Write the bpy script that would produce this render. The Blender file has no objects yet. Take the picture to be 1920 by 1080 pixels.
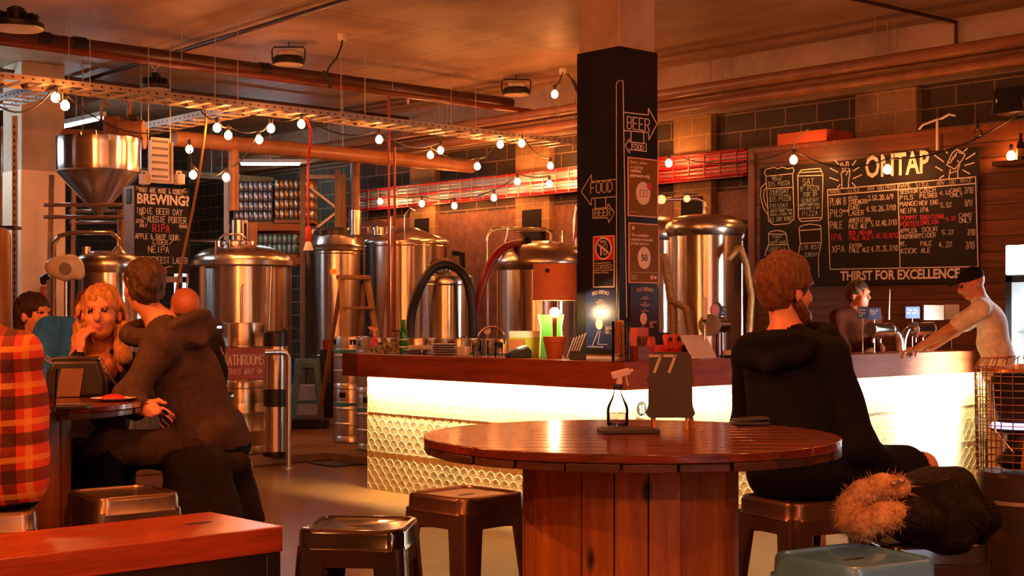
import bpy, math, random
import numpy as np
from math import sin, cos, pi, radians as R, atan2, sqrt, hypot
from mathutils import Vector as V, Matrix as M4

# ------------------------------------------------------------------ camera, sky, exposure
random.seed(7)
SC = bpy.context.scene
COL = SC.collection
EYE = 1.39                      # camera height; the room's long axis v runs 42 degrees off the view
FPX, CX, HY = 2667.0, 960.0, 592.0
YAW = atan2(.673, .739)
CS, SN = cos(YAW), sin(YAW)
cam_d = bpy.data.cameras.new('camera'); cam = bpy.data.objects.new('camera', cam_d); COL.objects.link(cam)
cam_d.sensor_width = 36; cam_d.lens = 36 * FPX / 1920; cam_d.shift_y = (HY - 540) / 1920
cam_d.clip_start = .05; cam_d.clip_end = 200
cam.location = (0, 0, EYE); cam.rotation_euler = (pi / 2, 0, -YAW)
SC.camera = cam
SC.view_settings.view_transform = 'Standard'; SC.view_settings.look = 'None'
SC.view_settings.exposure = 0.0; SC.view_settings.gamma = 1; SC.view_settings.use_curve_mapping = False
wd = bpy.data.worlds.new('night'); SC.world = wd; wd.use_nodes = True
wd.node_tree.nodes['Background'].inputs[0].default_value = (.5, .42, .35, 1)
wd.node_tree.nodes['Background'].inputs[1].default_value = .05
SC.cycles.use_denoising = True
SC.cycles.max_bounces = 7; SC.cycles.diffuse_bounces = 4; SC.cycles.glossy_bounces = 4
SC.cycles.transmission_bounces = 6; SC.cycles.transparent_max_bounces = 16; SC.cycles.sample_clamp_indirect = 6; SC.cycles.caustics_reflective = False
SC.cycles.caustics_refractive = False
WARM = (1, .25, .055); BULB = 212.0; LEDC = (1, .83, .44); LEDS = 1350.0

def cw(X, Y, z=0):              # camera-aligned ground coordinates to room coordinates
    return V((CS * X + SN * Y, -SN * X + CS * Y, z))
def W(px, py, Y):               # a sight line followed to depth Y
    return cw((px - CX) / FPX * Y, Y, EYE - (py - HY) / FPX * Y)
def onz(px, py, z):
    return W(px, py, (EYE - z) * FPX / (py - HY))
def onu(px, py, u):
    a = (px - CX) / FPX; return W(px, py, u / (CS * a + SN))
def onv(px, py, v):
    a = (px - CX) / FPX; return W(px, py, v / (-SN * a + CS))

def lamp_area(name, loc, target, sx, sy, power, color):
    d = bpy.data.lights.new(name, 'AREA'); d.shape = 'RECTANGLE'; d.size = sx; d.size_y = sy; d.energy = power; d.color = color
    o = bpy.data.objects.new(name, d); COL.objects.link(o); o.location = loc
    o.rotation_euler = (V(target) - V(loc)).to_track_quat('-Z', 'Y').to_euler(); return o
def lamp_point(name, loc, power, color, r=.04):
    d = bpy.data.lights.new(name, 'POINT'); d.energy = power; d.color = color; d.shadow_soft_size = r
    o = bpy.data.objects.new(name, d); COL.objects.link(o); o.location = loc; return o
# unseen warm fill lamps added over the seats, behind and above the camera
for k, (X, Y, z) in enumerate([(-2.2, 1.2, 3.1), (.6, 1.6, 3.2), (3.0, 2.4, 3.1), (-3.2, 4.2, 3.0), (3.6, 5.4, 3.1), (-.9, 5.2, 3.3), (1.6, 6.4, 3.4), (-1.0, -1.8, 2.9), (2.4, -1.2, 2.9)]):
    lamp_point('seat_fill_lamp', cw(X, Y, z), (170, 90, 90, 380, 60, 110, 60, 240, 210)[k], WARM)
lamp_area('cool_fill_lamp', cw(4.2, -2.6, 2.3), cw(2.2, 4.2, .8), 1.6, 2.0, 30, (.72, .86, 1))  # unseen cool fill added behind the camera to neutralise the blue stool and hoodie
lamp_area('brewhouse_tube_lamp', cw(-6.8, 15.0, 3.5), cw(-.5, 16.8, 1.9), 1.6, .5, 36, (.74, .87, 1))

# ------------------------------------------------------------------ helpers: materials
MATS = {}
def _n(nt, t, **kw):
    n = nt.nodes.new(t)
    for k, v in kw.items(): setattr(n, k, v)
    return n
def rgb(h):
    c = [int(h[i:i + 2], 16) / 255 for i in (0, 2, 4)]
    return tuple(x / 12.92 if x <= .04045 else ((x + .055) / 1.055) ** 2.4 for x in c)
def _base(name):
    m = bpy.data.materials.new(name); m.use_nodes = True
    nt = m.node_tree; b = nt.nodes['Principled BSDF']; return m, nt, b
def coords(nt, scale=(1, 1, 1), rot=(0, 0, 0), loc=(0, 0, 0)):
    tc = _n(nt, 'ShaderNodeTexCoord'); mp = _n(nt, 'ShaderNodeMapping')
    mp.inputs['Scale'].default_value = scale; mp.inputs['Rotation'].default_value = rot; mp.inputs['Location'].default_value = loc
    nt.links.new(tc.outputs['Object'], mp.inputs['Vector']); return mp.outputs['Vector']
def noise(nt, vec, scale, detail=4, rough=.55, dist=0):
    n = _n(nt, 'ShaderNodeTexNoise'); n.inputs['Scale'].default_value = scale; n.inputs['Detail'].default_value = detail
    n.inputs['Roughness'].default_value = rough; n.inputs['Distortion'].default_value = dist
    nt.links.new(vec, n.inputs['Vector']); return n.outputs['Fac']
def ramp(nt, fac, stops):
    r = _n(nt, 'ShaderNodeValToRGB'); cr = r.color_ramp
    while len(cr.elements) < len(stops): cr.elements.new(.5)
    for e, (p, c) in zip(cr.elements, stops): e.position = p; e.color = (*c[:3], 1)
    nt.links.new(fac, r.inputs['Fac']); return r.outputs['Color']
def mul(nt, a, b, f=1.0, mode='MULTIPLY'):
    m = _n(nt, 'ShaderNodeMix', data_type='RGBA', blend_type=mode)
    if isinstance(f, float): m.inputs['Factor'].default_value = f
    else: nt.links.new(f, m.inputs['Factor'])
    for s, i in ((a, 6), (b, 7)):
        if isinstance(s, tuple): m.inputs[i].default_value = (*s[:3], 1)
        else: nt.links.new(s, m.inputs[i])
    return m.outputs[2]
def math_(nt, op, a, b=None):
    m = _n(nt, 'ShaderNodeMath', operation=op)
    for i, s in enumerate((a, b)):
        if s is None: continue
        if isinstance(s, (int, float)): m.inputs[i].default_value = s
        else: nt.links.new(s, m.inputs[i])
    return m.outputs[0]
def bump(nt, b, h, strength=.3, dist=.01):
    n = _n(nt, 'ShaderNodeBump'); n.inputs['Strength'].default_value = strength; n.inputs['Distance'].default_value = dist
    nt.links.new(h, n.inputs['Height']); nt.links.new(n.outputs['Normal'], b.inputs['Normal'])
def S(b, **kw):
    for k, v in kw.items():
        b.inputs[k.replace('_', ' ')].default_value = (*v[:3], 1) if isinstance(v, tuple) else v

def pm(name, col, rough=.5, metal=0.0, var=.12, sc=6.0, bmp=0.0, coat=0.0, stretch=(1, 1, 1), sheen=0.0):
    """paint, fabric, plastic or metal with a little wear and grain"""
    if name in MATS: return MATS[name]
    m, nt, b = _base(name); vec = coords(nt, stretch); f = noise(nt, vec, sc)
    lo = tuple(max(0, c * (1 - var)) for c in col); hi = tuple(min(1, c * (1 + var)) for c in col)
    nt.links.new(ramp(nt, f, [(.3, lo), (.7, hi)]), b.inputs['Base Color'])
    S(b, Roughness=rough, Metallic=metal, Coat_Weight=coat, Coat_Roughness=.06, Sheen_Weight=sheen)
    if metal or coat or bmp == 0:
        rr = _n(nt, 'ShaderNodeMapRange'); rr.inputs['To Min'].default_value = max(.02, rough - .06); rr.inputs['To Max'].default_value = min(1, rough + .08)
        nt.links.new(f, rr.inputs['Value']); nt.links.new(rr.outputs[0], b.inputs['Roughness'])
    if bmp: bump(nt, b, noise(nt, vec, sc * 5, 6), bmp, .004)
    MATS[name] = m; return m
def emit(name, col, strength, base=(.8, .8, .8)):
    if name in MATS: return MATS[name]
    m, nt, b = _base(name); S(b, Base_Color=base, Emission_Color=col, Emission_Strength=strength); MATS[name] = m; return m
def glass(name, col=(.95, .95, .95), rough=.02):
    if name in MATS: return MATS[name]
    m, nt, b = _base(name); nt.nodes.remove(b)          # thin clear wall: a tinted see-through layer under a mirror-like sheen
    tr = _n(nt, 'ShaderNodeBsdfTransparent'); tr.inputs[0].default_value = (*col, 1); gl = _n(nt, 'ShaderNodeBsdfGlossy'); gl.inputs['Roughness'].default_value = max(.03, rough)
    lw = _n(nt, 'ShaderNodeLayerWeight'); lw.inputs['Blend'].default_value = .25; mx = _n(nt, 'ShaderNodeMixShader')
    nt.links.new(lw.outputs['Fresnel'], mx.inputs[0]); nt.links.new(tr.outputs[0], mx.inputs[1]); nt.links.new(gl.outputs[0], mx.inputs[2])
    nt.links.new(mx.outputs[0], nt.nodes['Material Output'].inputs['Surface']); MATS[name] = m; return m
def wood(name, c0, c1, scale=1.0, axis=0, rough=.4, coat=0.0, plank=None, gap=.06, knots=False):
    """grain runs along the given local axis; plank=(across axis, width) cuts it into boards with dark joints"""
    if name in MATS: return MATS[name]
    m, nt, b = _base(name); st = [9, 9, 9]; st[axis] = .7
    vec = coords(nt, tuple(s * scale for s in st))
    f1 = noise(nt, vec, 2.2, 8, .62, .6); f2 = noise(nt, coords(nt, tuple(s * scale * 4 for s in st)), 4, 3)
    col = ramp(nt, f1, [(.28, c0), (.5, tuple((a + 2 * d) / 3 for a, d in zip(c0, c1))), (.72, c1)])
    col = mul(nt, col, ramp(nt, f2, [(.35, (.72, .7, .68)), (.6, (1, 1, 1))]), .8)
    hgt = f1
    if plank:
        ax, w = plank
        sx = _n(nt, 'ShaderNodeSeparateXYZ'); tc = _n(nt, 'ShaderNodeTexCoord'); nt.links.new(tc.outputs['Object'], sx.inputs[0])
        t = math_(nt, 'DIVIDE', sx.outputs[ax], w)
        idn = _n(nt, 'ShaderNodeTexWhiteNoise', noise_dimensions='1D'); nt.links.new(math_(nt, 'FLOOR', t), idn.inputs['W'])
        tone = ramp(nt, idn.outputs['Value'], [(0, (.62, .6, .58)), (1, (1.15, 1.12, 1.1))]); col = mul(nt, col, tone, 1.0)
        fr = math_(nt, 'FRACT', t); ed = math_(nt, 'MINIMUM', fr, math_(nt, 'SUBTRACT', 1, fr))
        g = math_(nt, 'GREATER_THAN', ed, gap); col = mul(nt, (.012, .008, .005), col, g, 'MIX')
        hgt = math_(nt, 'ADD', f1, math_(nt, 'MULTIPLY', g, 3))
    if knots:
        vo = _n(nt, 'ShaderNodeTexVoronoi'); vo.inputs['Scale'].default_value = 1
        st2 = [5, 5, 5]; st2[axis] = 2.2; nt.links.new(coords(nt, tuple(st2)), vo.inputs['Vector'])
        col = mul(nt, (.03, .012, .005), col, ramp(nt, vo.outputs['Distance'], [(.05, (0, 0, 0)), (.13, (1, 1, 1))]), 'MIX')
    nt.links.new(col, b.inputs['Base Color']); S(b, Roughness=rough, Coat_Weight=coat, Coat_Roughness=.12)
    bump(nt, b, hgt, .35, .003); MATS[name] = m; return m
def steel(name, col=(.78, .74, .70), rough=.2, axis=2, aniso=0.0):
    """brushed stainless sheet: fine streaks along one axis"""
    if name in MATS: return MATS[name]
    m, nt, b = _base(name); st = [30, 30, 30]; st[axis] = .8
    f = noise(nt, coords(nt, tuple(st)), 1.5, 4); g = noise(nt, coords(nt), 3, 3)
    nt.links.new(ramp(nt, g, [(.3, tuple(c * .86 for c in col)), (.7, col)]), b.inputs['Base Color'])
    S(b, Metallic=1.0)
    if aniso:
        tg = _n(nt, 'ShaderNodeTangent', direction_type='RADIAL', axis='Z'); nt.links.new(tg.outputs[0], b.inputs['Tangent']); S(b, Anisotropic=aniso, Anisotropic_Rotation=.25)
    rr = _n(nt, 'ShaderNodeMapRange'); rr.inputs['To Min'].default_value = rough * .7; rr.inputs['To Max'].default_value = rough * 1.4
    nt.links.new(f, rr.inputs['Value']); nt.links.new(rr.outputs[0], b.inputs['Roughness']); bump(nt, b, f, .2 if aniso else .06, .003)
    MATS[name] = m; return m
def concrete(name, c0, c1, scale=1.0, joint=None, rough=.75, bmp=.25, streak=(1, 1, 1)):
    if name in MATS: return MATS[name]
    m, nt, b = _base(name); vec = coords(nt, tuple(scale * s for s in streak))
    f = noise(nt, vec, .9, 8, .6, .4); g = noise(nt, vec, 7, 6)
    col = mul(nt, ramp(nt, f, [(.3, c0), (.68, c1)]), ramp(nt, g, [(.3, (.85, .84, .83)), (.65, (1, 1, 1))]), .7)
    if joint:
        sx = _n(nt, 'ShaderNodeSeparateXYZ'); tc = _n(nt, 'ShaderNodeTexCoord'); nt.links.new(tc.outputs['Object'], sx.inputs[0])
        for ax, w, th in joint:
            fr = math_(nt, 'FRACT', math_(nt, 'DIVIDE', sx.outputs[ax], w)); gg = math_(nt, 'GREATER_THAN', fr, th / w)
            col = mul(nt, (.05, .035, .025), col, gg, 'MIX')
    nt.links.new(col, b.inputs['Base Color']); S(b, Roughness=rough); bump(nt, b, g, bmp, .01); MATS[name] = m; return m

# ------------------------------------------------------------------ helpers: mesh building
class MB:
    def __init__(s): s.v = []; s.f = []; s.m = []
    def add(s, vs, fs, mi=0, mat=None):
        o = len(s.v); s.v += [tuple(mat @ V(p)) if mat else tuple(p) for p in vs]
        s.f += [tuple(i + o for i in f) for f in fs]; s.m += [mi] * len(fs); return s
    def box(s, c, d, rz=0, mi=0, rx=0, ry=0):
        x, y, z = d[0] / 2, d[1] / 2, d[2] / 2
        vs = [(a * x, b * y, e * z) for e in (-1, 1) for b in (-1, 1) for a in (-1, 1)]
        fs = [(0, 2, 3, 1), (4, 5, 7, 6), (0, 1, 5, 4), (2, 6, 7, 3), (0, 4, 6, 2), (1, 3, 7, 5)]
        T = M4.Translation(c) @ M4.Rotation(rz, 4, 'Z') @ M4.Rotation(ry, 4, 'Y') @ M4.Rotation(rx, 4, 'X')
        return s.add(vs, fs, mi, T)
    def span(s, a, b, mi=0):
        return s.box([(p + q) / 2 for p, q in zip(a, b)], [abs(q - p) for p, q in zip(a, b)], 0, mi)
    def beam(s, p0, p1, w, h, mi=0, up=(0, 0, 1)):
        p0, p1 = V(p0), V(p1); d = p1 - p0; L = d.length; z = d.normalized(); u = V(up)
        if abs(z.dot(u)) > .98: u = V((1, 0, 0))
        x = u.cross(z).normalized(); y = z.cross(x)
        T = M4((x.to_4d(), y.to_4d(), z.to_4d(), (0, 0, 0, 1))).transposed(); T.translation = (p0 + p1) / 2
        for i in range(3): T[3][i] = 0
        a, b, c = w / 2, h / 2, L / 2
        vs = [(i * a, j * b, k * c) for k in (-1, 1) for j in (-1, 1) for i in (-1, 1)]
        fs = [(0, 2, 3, 1), (4, 5, 7, 6), (0, 1, 5, 4), (2, 6, 7, 3), (0, 4, 6, 2), (1, 3, 7, 5)]
        return s.add(vs, fs, mi, T)
    def lathe(s, prof, c=(0, 0, 0), n=32, mi=0, T=None, a0=0, a1=2 * pi):
        full = abs(a1 - a0 - 2 * pi) < 1e-6; k = n if full else n + 1
        vs = [(r * cos(a0 + (a1 - a0) * i / n), r * sin(a0 + (a1 - a0) * i / n), z) for r, z in prof for i in range(k)]
        fs = [(j * k + i, j * k + (i + 1) % k, (j + 1) * k + (i + 1) % k, (j + 1) * k + i) for j in range(len(prof) - 1) for i in range(n)]
        if full and prof[0][0] > 1e-5: fs.append(tuple(range(n))[::-1])
        if full and prof[-1][0] > 1e-5: fs.append(tuple((len(prof) - 1) * k + i for i in range(n)))
        TT = M4.Translation(c) @ (T if T else M4.Identity(4)); return s.add(vs, fs, mi, TT)
    def cyl(s, p0, p1, r, r1=None, n=16, mi=0): return s.tube([p0, p1], [r, r if r1 is None else r1], n, mi)
    def tube(s, path, r, n=10, mi=0, cap=True, closed=False):
        P = [V(p) for p in path]; N = len(P); rr = r if isinstance(r, (list, tuple)) else [r] * N
        vs = []; px = None
        for i, p in enumerate(P):
            if closed: t = P[(i + 1) % N] - P[i - 1]
            else: t = (P[min(i + 1, N - 1)] - P[max(i - 1, 0)])
            t.normalize()
            if px is None: px = t.orthogonal().normalized()
            else:
                px = px - t * px.dot(t)
                px = px.normalized() if px.length > 1e-6 else t.orthogonal().normalized()
            py = t.cross(px)
            vs += [p + (px * cos(2 * pi * k / n) + py * sin(2 * pi * k / n)) * rr[i] for k in range(n)]
        fs = [(j * n + k, j * n + (k + 1) % n, ((j + 1) % N) * n + (k + 1) % n, ((j + 1) % N) * n + k) for j in range(N if closed else N - 1) for k in range(n)]
        if cap and not closed: fs += [tuple(range(n))[::-1], tuple((N - 1) * n + k for k in range(n))]
        return s.add(vs, fs, mi)
    def ball(s, c, r, n=12, mi=0, sc=(1, 1, 1)):
        prof = [(max(1e-6, sin(pi * i / n)), -cos(pi * i / n)) for i in range(n + 1)]
        T = M4.Diagonal((r * sc[0], r * sc[1], r * sc[2], 1)); return s.lathe(prof, c, n * 2, mi, T)
    def prism(s, poly, h, T=None, mi=0):
        n = len(poly); vs = [(x, y, 0) for x, y in poly] + [(x, y, h) for x, y in poly]
        fs = [tuple(range(n))[::-1], tuple(range(n, 2 * n))] + [(i, (i + 1) % n, n + (i + 1) % n, n + i) for i in range(n)]
        return s.add(vs, fs, mi, T)
    def rbox(s, c, d, r, rz=0, mi=0, n=5):            # box with rounded vertical corners
        x, y = d[0] / 2 - r, d[1] / 2 - r
        poly = [(sx * x + r * cos(a0 + pi / 2 * i / n), sy * y + r * sin(a0 + pi / 2 * i / n)) for sx, sy, a0 in ((1, 1, 0), (-1, 1, pi / 2), (-1, -1, pi), (1, -1, 1.5 * pi)) for i in range(n + 1)]
        return s.prism(poly, d[2], M4.Translation((c[0], c[1], c[2] - d[2] / 2)) @ M4.Rotation(rz, 4, 'Z'), mi)
    def out(s, name, mats, parent=None, bevel=0.0, smooth=True, loc=None, rz=0, subsurf=0):
        me = bpy.data.meshes.new(name); me.from_pydata(s.v, [], s.f)
        mats = mats if isinstance(mats, (list, tuple)) else [mats]
        for m in mats: me.materials.append(m)
        me.polygons.foreach_set('material_index', [min(i, len(mats) - 1) for i in s.m])
        if smooth:
            me.polygons.foreach_set('use_smooth', [True] * len(s.f)); me.set_sharp_from_angle(angle=R(38))
        me.validate(); me.update()
        o = bpy.data.objects.new(name, me); COL.objects.link(o)
        if parent: o.parent = parent
        if loc is not None: o.location = loc
        o.rotation_euler.z = rz
        if bevel:
            b = o.modifiers.new('bevel', 'BEVEL'); b.width = bevel; b.segments = 2; b.limit_method = 'ANGLE'; b.angle_limit = R(40)
        if subsurf:
            b = o.modifiers.new('sub', 'SUBSURF'); b.levels = subsurf; b.render_levels = subsurf
        return o
def thing(name, label, cat, loc=(0, 0, 0), rz=0, group=None):
    o = bpy.data.objects.new(name, None); COL.objects.link(o); o.empty_display_size = .1
    o.location = loc; o.rotation_euler.z = rz; return tag(o, label, cat, group)
def tag(o, label, cat, group=None):
    o['label'] = label; o['category'] = cat
    if group: o['group'] = group
    return o
def struct(o, label=None):
    o['kind'] = 'structure'
    if label: o['label'] = label
    return o
def dup(root, loc, rz, label, group=None):
    r = root.copy(); COL.objects.link(r); r.location = loc; r.rotation_euler.z = rz; r['label'] = label
    if group: r['group'] = group
    for ch in list(root.children):
        c = ch.copy(); COL.objects.link(c); c.parent = r
        for g in list(ch.children):
            d = g.copy(); COL.objects.link(d); d.parent = c
    return r
def arc(c, r, a0, a1, n, ax=0, ay=2):
    out = []
    for i in range(n + 1):
        a = a0 + (a1 - a0) * i / n; p = list(c); p[ax] += r * cos(a); p[ay] += r * sin(a); out.append(tuple(p))
    return out
def frame(o, x, y):              # matrix with origin o, first axis x, second axis y
    x = V(x).normalized(); y = V(y); y = (y - x * y.dot(x)).normalized(); z = x.cross(y)
    T = M4.Identity(4)
    for i in range(3): T[i][0] = x[i]; T[i][1] = y[i]; T[i][2] = z[i]; T[i][3] = V(o)[i]
    return T

# stroke lettering: each glyph is a list of pen strokes on a 0..4 by 0..6 grid
_G = {'A': '00,26,40;12,32', 'B': '00,06,36,45,44,33,03;33,42,41,30,00', 'C': '45,36,16,05,01,10,30,41', 'D': '00,06,26,44,42,20,00', 'E': '40,00,06,46;03,33',
 'F': '00,06,46;03,33', 'G': '45,36,16,05,01,10,30,41,43,23', 'H': '00,06;40,46;03,43', 'I': '20,26', 'J': '01,10,20,31,36', 'K': '00,06;46,03,40', 'L': '06,00,40',
 'M': '00,06,23,46,40', 'N': '00,06,40,46', 'O': '10,01,05,16,36,45,41,30,10', 'P': '00,06,36,45,44,33,03', 'Q': '10,01,05,16,36,45,41,30,10;21,40', 'R': '00,06,36,45,44,33,03;23,40',
 'S': '01,10,30,41,42,33,13,04,05,16,36,45', 'T': '20,26;06,46', 'U': '06,01,10,30,41,46', 'V': '06,20,46', 'W': '06,10,24,30,46', 'X': '00,46;06,40', 'Y': '06,23,46;23,20', 'Z': '06,46,00,40',
 '0': '10,01,05,16,36,45,41,30,10', '1': '15,26,20', '2': '05,16,36,45,44,00,40', '3': '05,16,36,45,44,33,42,41,30,10,01', '4': '30,36,02,42', '5': '46,06,03,33,42,41,30,10,01',
 '6': '36,14,02,01,10,30,41,42,33,13,02', '7': '06,46,10', '8': '13,04,05,16,36,45,44,33,13,02,01,10,30,41,42,33', '9': '44,33,13,04,05,16,36,45,44,42,10',
 '.': '10,11', ',': '21,10', '%': '00,46;05,16,15,05;41,30,31,41', '/': '00,46', '&': '40,05,16,25,02,01,10,20,42', '$': '01,10,30,41,42,33,13,04,05,16,36,45;2-,27', '?': '05,16,36,45,44,23,22;20,21',
 '+': '23,21;12,32', '-': '13,33', ':': '21,22;24,25', "'": '25,26', '>': '05,43,01', '~': '03,14,32,43', ' ': '', '=': '02,42;04,44', '"': '15,16;35,36', '(': '36,14,12,30', ')': '16,34,32,10'}
def stroke_text(mb, T, text, x, y, h, w=None, th=.004, mi=0, lift=.0015, slant=0, sp=1.35, align='l'):
    """chalk or paint strokes laid on the surface whose matrix is T (x right, y up, z out)"""
    cwid = (w / (len(text) * sp - (sp - 1)) if w else h * .6); ux = cwid / 4; uy = h / 6
    if align == 'c': x -= ((len(text) - 1) * sp + 1) * cwid / 2
    for i, ch in enumerate(text):
        for st in _G.get(ch.upper(), '').split(';'):
            if not st: continue
            P = []
            for q in st.split(','):
                gx = int(q[0]); gy = -1 if q[1] == '-' else int(q[1])
                P.append((x + i * cwid * sp + gx * ux + gy * uy * slant, y + gy * uy))
            line(mb, T, P, th, mi, lift)
def line(mb, T, P, th, mi=0, lift=.0015, closed=False):
    P = [V((p[0], p[1])) for p in P]
    if closed: P = P + [P[0]]
    for a, b in zip(P[:-1], P[1:]):
        d = b - a
        if d.length < 1e-6: continue
        d.normalize(); n = V((-d.y, d.x)) * th / 2; e = d * th * .35
        q = [a - e + n, a - e - n, b + e - n, b + e + n]
        vs = [(p.x, p.y, lift) for p in q] + [(p.x, p.y, 0.0002) for p in q]
        mb.add(vs, [(0, 1, 2, 3), (0, 4, 5, 1), (1, 5, 6, 2), (2, 6, 7, 3), (3, 7, 4, 0)], mi, T)
def font_text(name, text, T, size, mat, parent=None, bold=0.0, align='LEFT', lift=.001):
    """printed lettering from the built-in typeface, turned into a mesh"""
    c = bpy.data.curves.new(name, 'FONT'); c.body = text; c.size = size; c.align_x = align; c.offset = bold; c.extrude = .0006; c.space_line = .95; c.resolution_u = 2
    o = bpy.data.objects.new(name, c); COL.objects.link(o); bpy.context.view_layer.update()
    me = bpy.data.meshes.new_from_object(o.evaluated_get(bpy.context.evaluated_depsgraph_get())); me.name = name
    bpy.data.objects.remove(o); me.transform(T @ M4.Translation((0, 0, lift))); me.materials.clear(); me.materials.append(mat)
    ob = bpy.data.objects.new(name, me); COL.objects.link(ob)
    if parent: ob.parent = parent
    return ob

# ------------------------------------------------------------------ the room
CEIL = 4.2; UW = 12.3; VB = 21.5
m_ceil = concrete('slab_concrete', rgb('8a6e54'), rgb('bd9c7c'), .8, joint=[(0, 2.4, .012), (1, 3.6, .012)], rough=.55, bmp=.12, streak=(1.6, .5, 1))
m_floor = concrete('floor_concrete', rgb('6a4626'), rgb('956636'), .7, rough=.3, bmp=.06)
m_conc = concrete('column_concrete', rgb('a08d78'), rgb('c9b49c'), 1.3)
m_plinth = concrete('plinth_concrete', rgb('6a4e34'), rgb('8e6c48'), 1.5)
def block_mat(name, c0, c1, mort, axis):
    m, nt, b = _base(name); rot = (pi / 2, 0, pi / 2) if axis == 0 else (pi / 2, 0, 0)
    tc = _n(nt, 'ShaderNodeTexCoord'); sx = _n(nt, 'ShaderNodeSeparateXYZ'); cb = _n(nt, 'ShaderNodeCombineXYZ')
    nt.links.new(tc.outputs['Object'], sx.inputs[0]); nt.links.new(sx.outputs[1 - axis], cb.inputs[0]); nt.links.new(sx.outputs[2], cb.inputs[1])
    br = _n(nt, 'ShaderNodeTexBrick'); nt.links.new(cb.outputs[0], br.inputs['Vector'])
    br.inputs['Color1'].default_value = (*c0, 1); br.inputs['Color2'].default_value = (*c1, 1); br.inputs['Mortar'].default_value = (*mort, 1)
    br.inputs['Scale'].default_value = 1; br.inputs['Brick Width'].default_value = .4; br.inputs['Row Height'].default_value = .2; br.inputs['Mortar Size'].default_value = .007
    g = noise(nt, coords(nt), 20, 5)
    nt.links.new(mul(nt, br.outputs['Color'], ramp(nt, g, [(.3, (.75, .75, .75)), (.7, (1, 1, 1))]), 1.0), b.inputs['Base Color']); S(b, Roughness=.85)
    bump(nt, b, math_(nt, 'SUBTRACT', 1, br.outputs['Fac']), .5, .006); return m
m_block = block_mat('grey_blockwork', rgb('4a443a'), rgb('5a5142'), rgb('a8906c'), 0)
m_block2 = block_mat('grey_blockwork_end', rgb('43413c'), rgb('504c44'), rgb('7d6f5a'), 1)
m_pier = block_mat('pale_blockwork', rgb('a08258'), rgb('ae9066'), rgb('c8a878'), 0)
struct(MB().span((-7, -6, -.2), (UW + .4, VB + .4, 0)).out('floor', m_floor))
struct(MB().span((-7, -6, CEIL), (UW + .4, VB + .4, CEIL + .2)).out('ceiling', m_ceil))
struct(MB().span((UW, -6, 0), (UW + .3, VB + .3, CEIL)).out('wall_right', m_block))
struct(MB().span((-7, VB, 0), (UW, VB + .3, CEIL)).out('wall_back', m_block2))
struct(MB().span((-7.3, -6, 0), (-7, VB + .3, CEIL)).out('wall_left', m_conc))
struct(MB().span((-7, -6.3, 0), (UW + .3, -6, CEIL)).out('wall_front', m_conc))
struct(MB().span((UW - .14, -6, 3.62), (UW, VB, CEIL)).out('edge_beam', m_conc), 'concrete beam along the top of the block wall')
struct(MB().prism([(3.3, 11.3), (7.9, 11.3), (7.9, 7.5), (UW, 7.5), (UW, VB), (3.3, VB)], .08).out('raised_floor_slab', m_plinth, bevel=.01), 'low concrete plinth under the brewing tanks')
# slab band and downstands that cross the ceiling
struct(MB().span((-7, 5.2, CEIL - .14), (3.0, 9.0, CEIL)).out('ceiling_beam', m_ceil), 'thickened concrete band across the ceiling')
# pale block piers along the right wall, black below, and the plywood between them
m_black = pm('black_wall_paint', (.006, .005, .005), .95, sc=3)
m_osb = None
def osb():
    m, nt, b = _base('oriented_strand_board'); vec = coords(nt, (1, 1, 1))
    vo = _n(nt, 'ShaderNodeTexVoronoi'); vo.inputs['Scale'].default_value = 28; nt.links.new(coords(nt, (1, 1, .6), (.5, .4, .3)), vo.inputs['Vector'])
    f = noise(nt, vec, 9, 6, .7); col = mul(nt, ramp(nt, f, [(.3, rgb('6a442e')), (.7, rgb('94694c'))]), ramp(nt, vo.outputs['Distance'], [(.1, (.8, .76, .72)), (.6, (1, 1, 1))]), .7)
    nt.links.new(col, b.inputs['Base Color']); S(b, Roughness=.6); bump(nt, b, f, .3, .004); return m
m_osb = osb()
for k, (px, w) in enumerate([(797, .55), (1003, .62), (1303, .55), (1665, .7)]):
    c = onu(px, 330, UW - .05)
    struct(MB().span((UW - .1, c.y - w / 2, 2.45 if k < 3 else 1), (UW, c.y + w / 2, 3.62)).out('wall_pier', m_pier, bevel=.006), 'pale blockwork pier on the block wall')
    if k < 3: struct(MB().span((UW - .115, c.y - w / 2 * .55, .08), (UW, c.y + w / 2 * .55, 2.72)).out('wall_pier', m_black), 'black painted strip between plywood sheets')
for y0, y1 in ((16.0, 16.9), (13.1, 15.9), (10.75, 12.9), (8.35, 10.55)):
    struct(MB().span((UW - .03, y0, .1), (UW, y1, 2.76)).out('wall_panel', m_osb), 'strand board sheet fixed to the block wall')
# columns: one clad in black chalkboard at the bar, one painted pale near the hopper
m_chalkcol = pm('black_chalkboard_paint', (.014, .012, .009), .33, var=.35, sc=2.2)
CU, CV = 7.2, 6.8
struct(MB().span((CU, CV, 0), (CU + .37, CV + .39, CEIL)).out('column', m_conc, bevel=.008), 'square concrete column standing behind the bar corner')
struct(MB().span((CU - .012, CV - .012, 1.12), (CU + .382, CV + .402, 3.26)).out('column_panel', m_chalkcol), 'black chalkboard cladding around the concrete column')
m_cream = pm('cream_column_paint', rgb('f0d6b8'), .6, sc=2)
LC = onv(62, 600, 15.4)
struct(MB().span((LC.x - .22, 15.2, 0), (LC.x + .28, 15.7, CEIL)).out('column', m_conc, bevel=.008), 'concrete column by the grain hopper, bare above')
struct(MB().span((LC.x - .225, 15.195, 0), (LC.x + .285, 15.705, 3.0)).out('column_panel', m_cream), 'cream painted lower half of the column')
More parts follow.
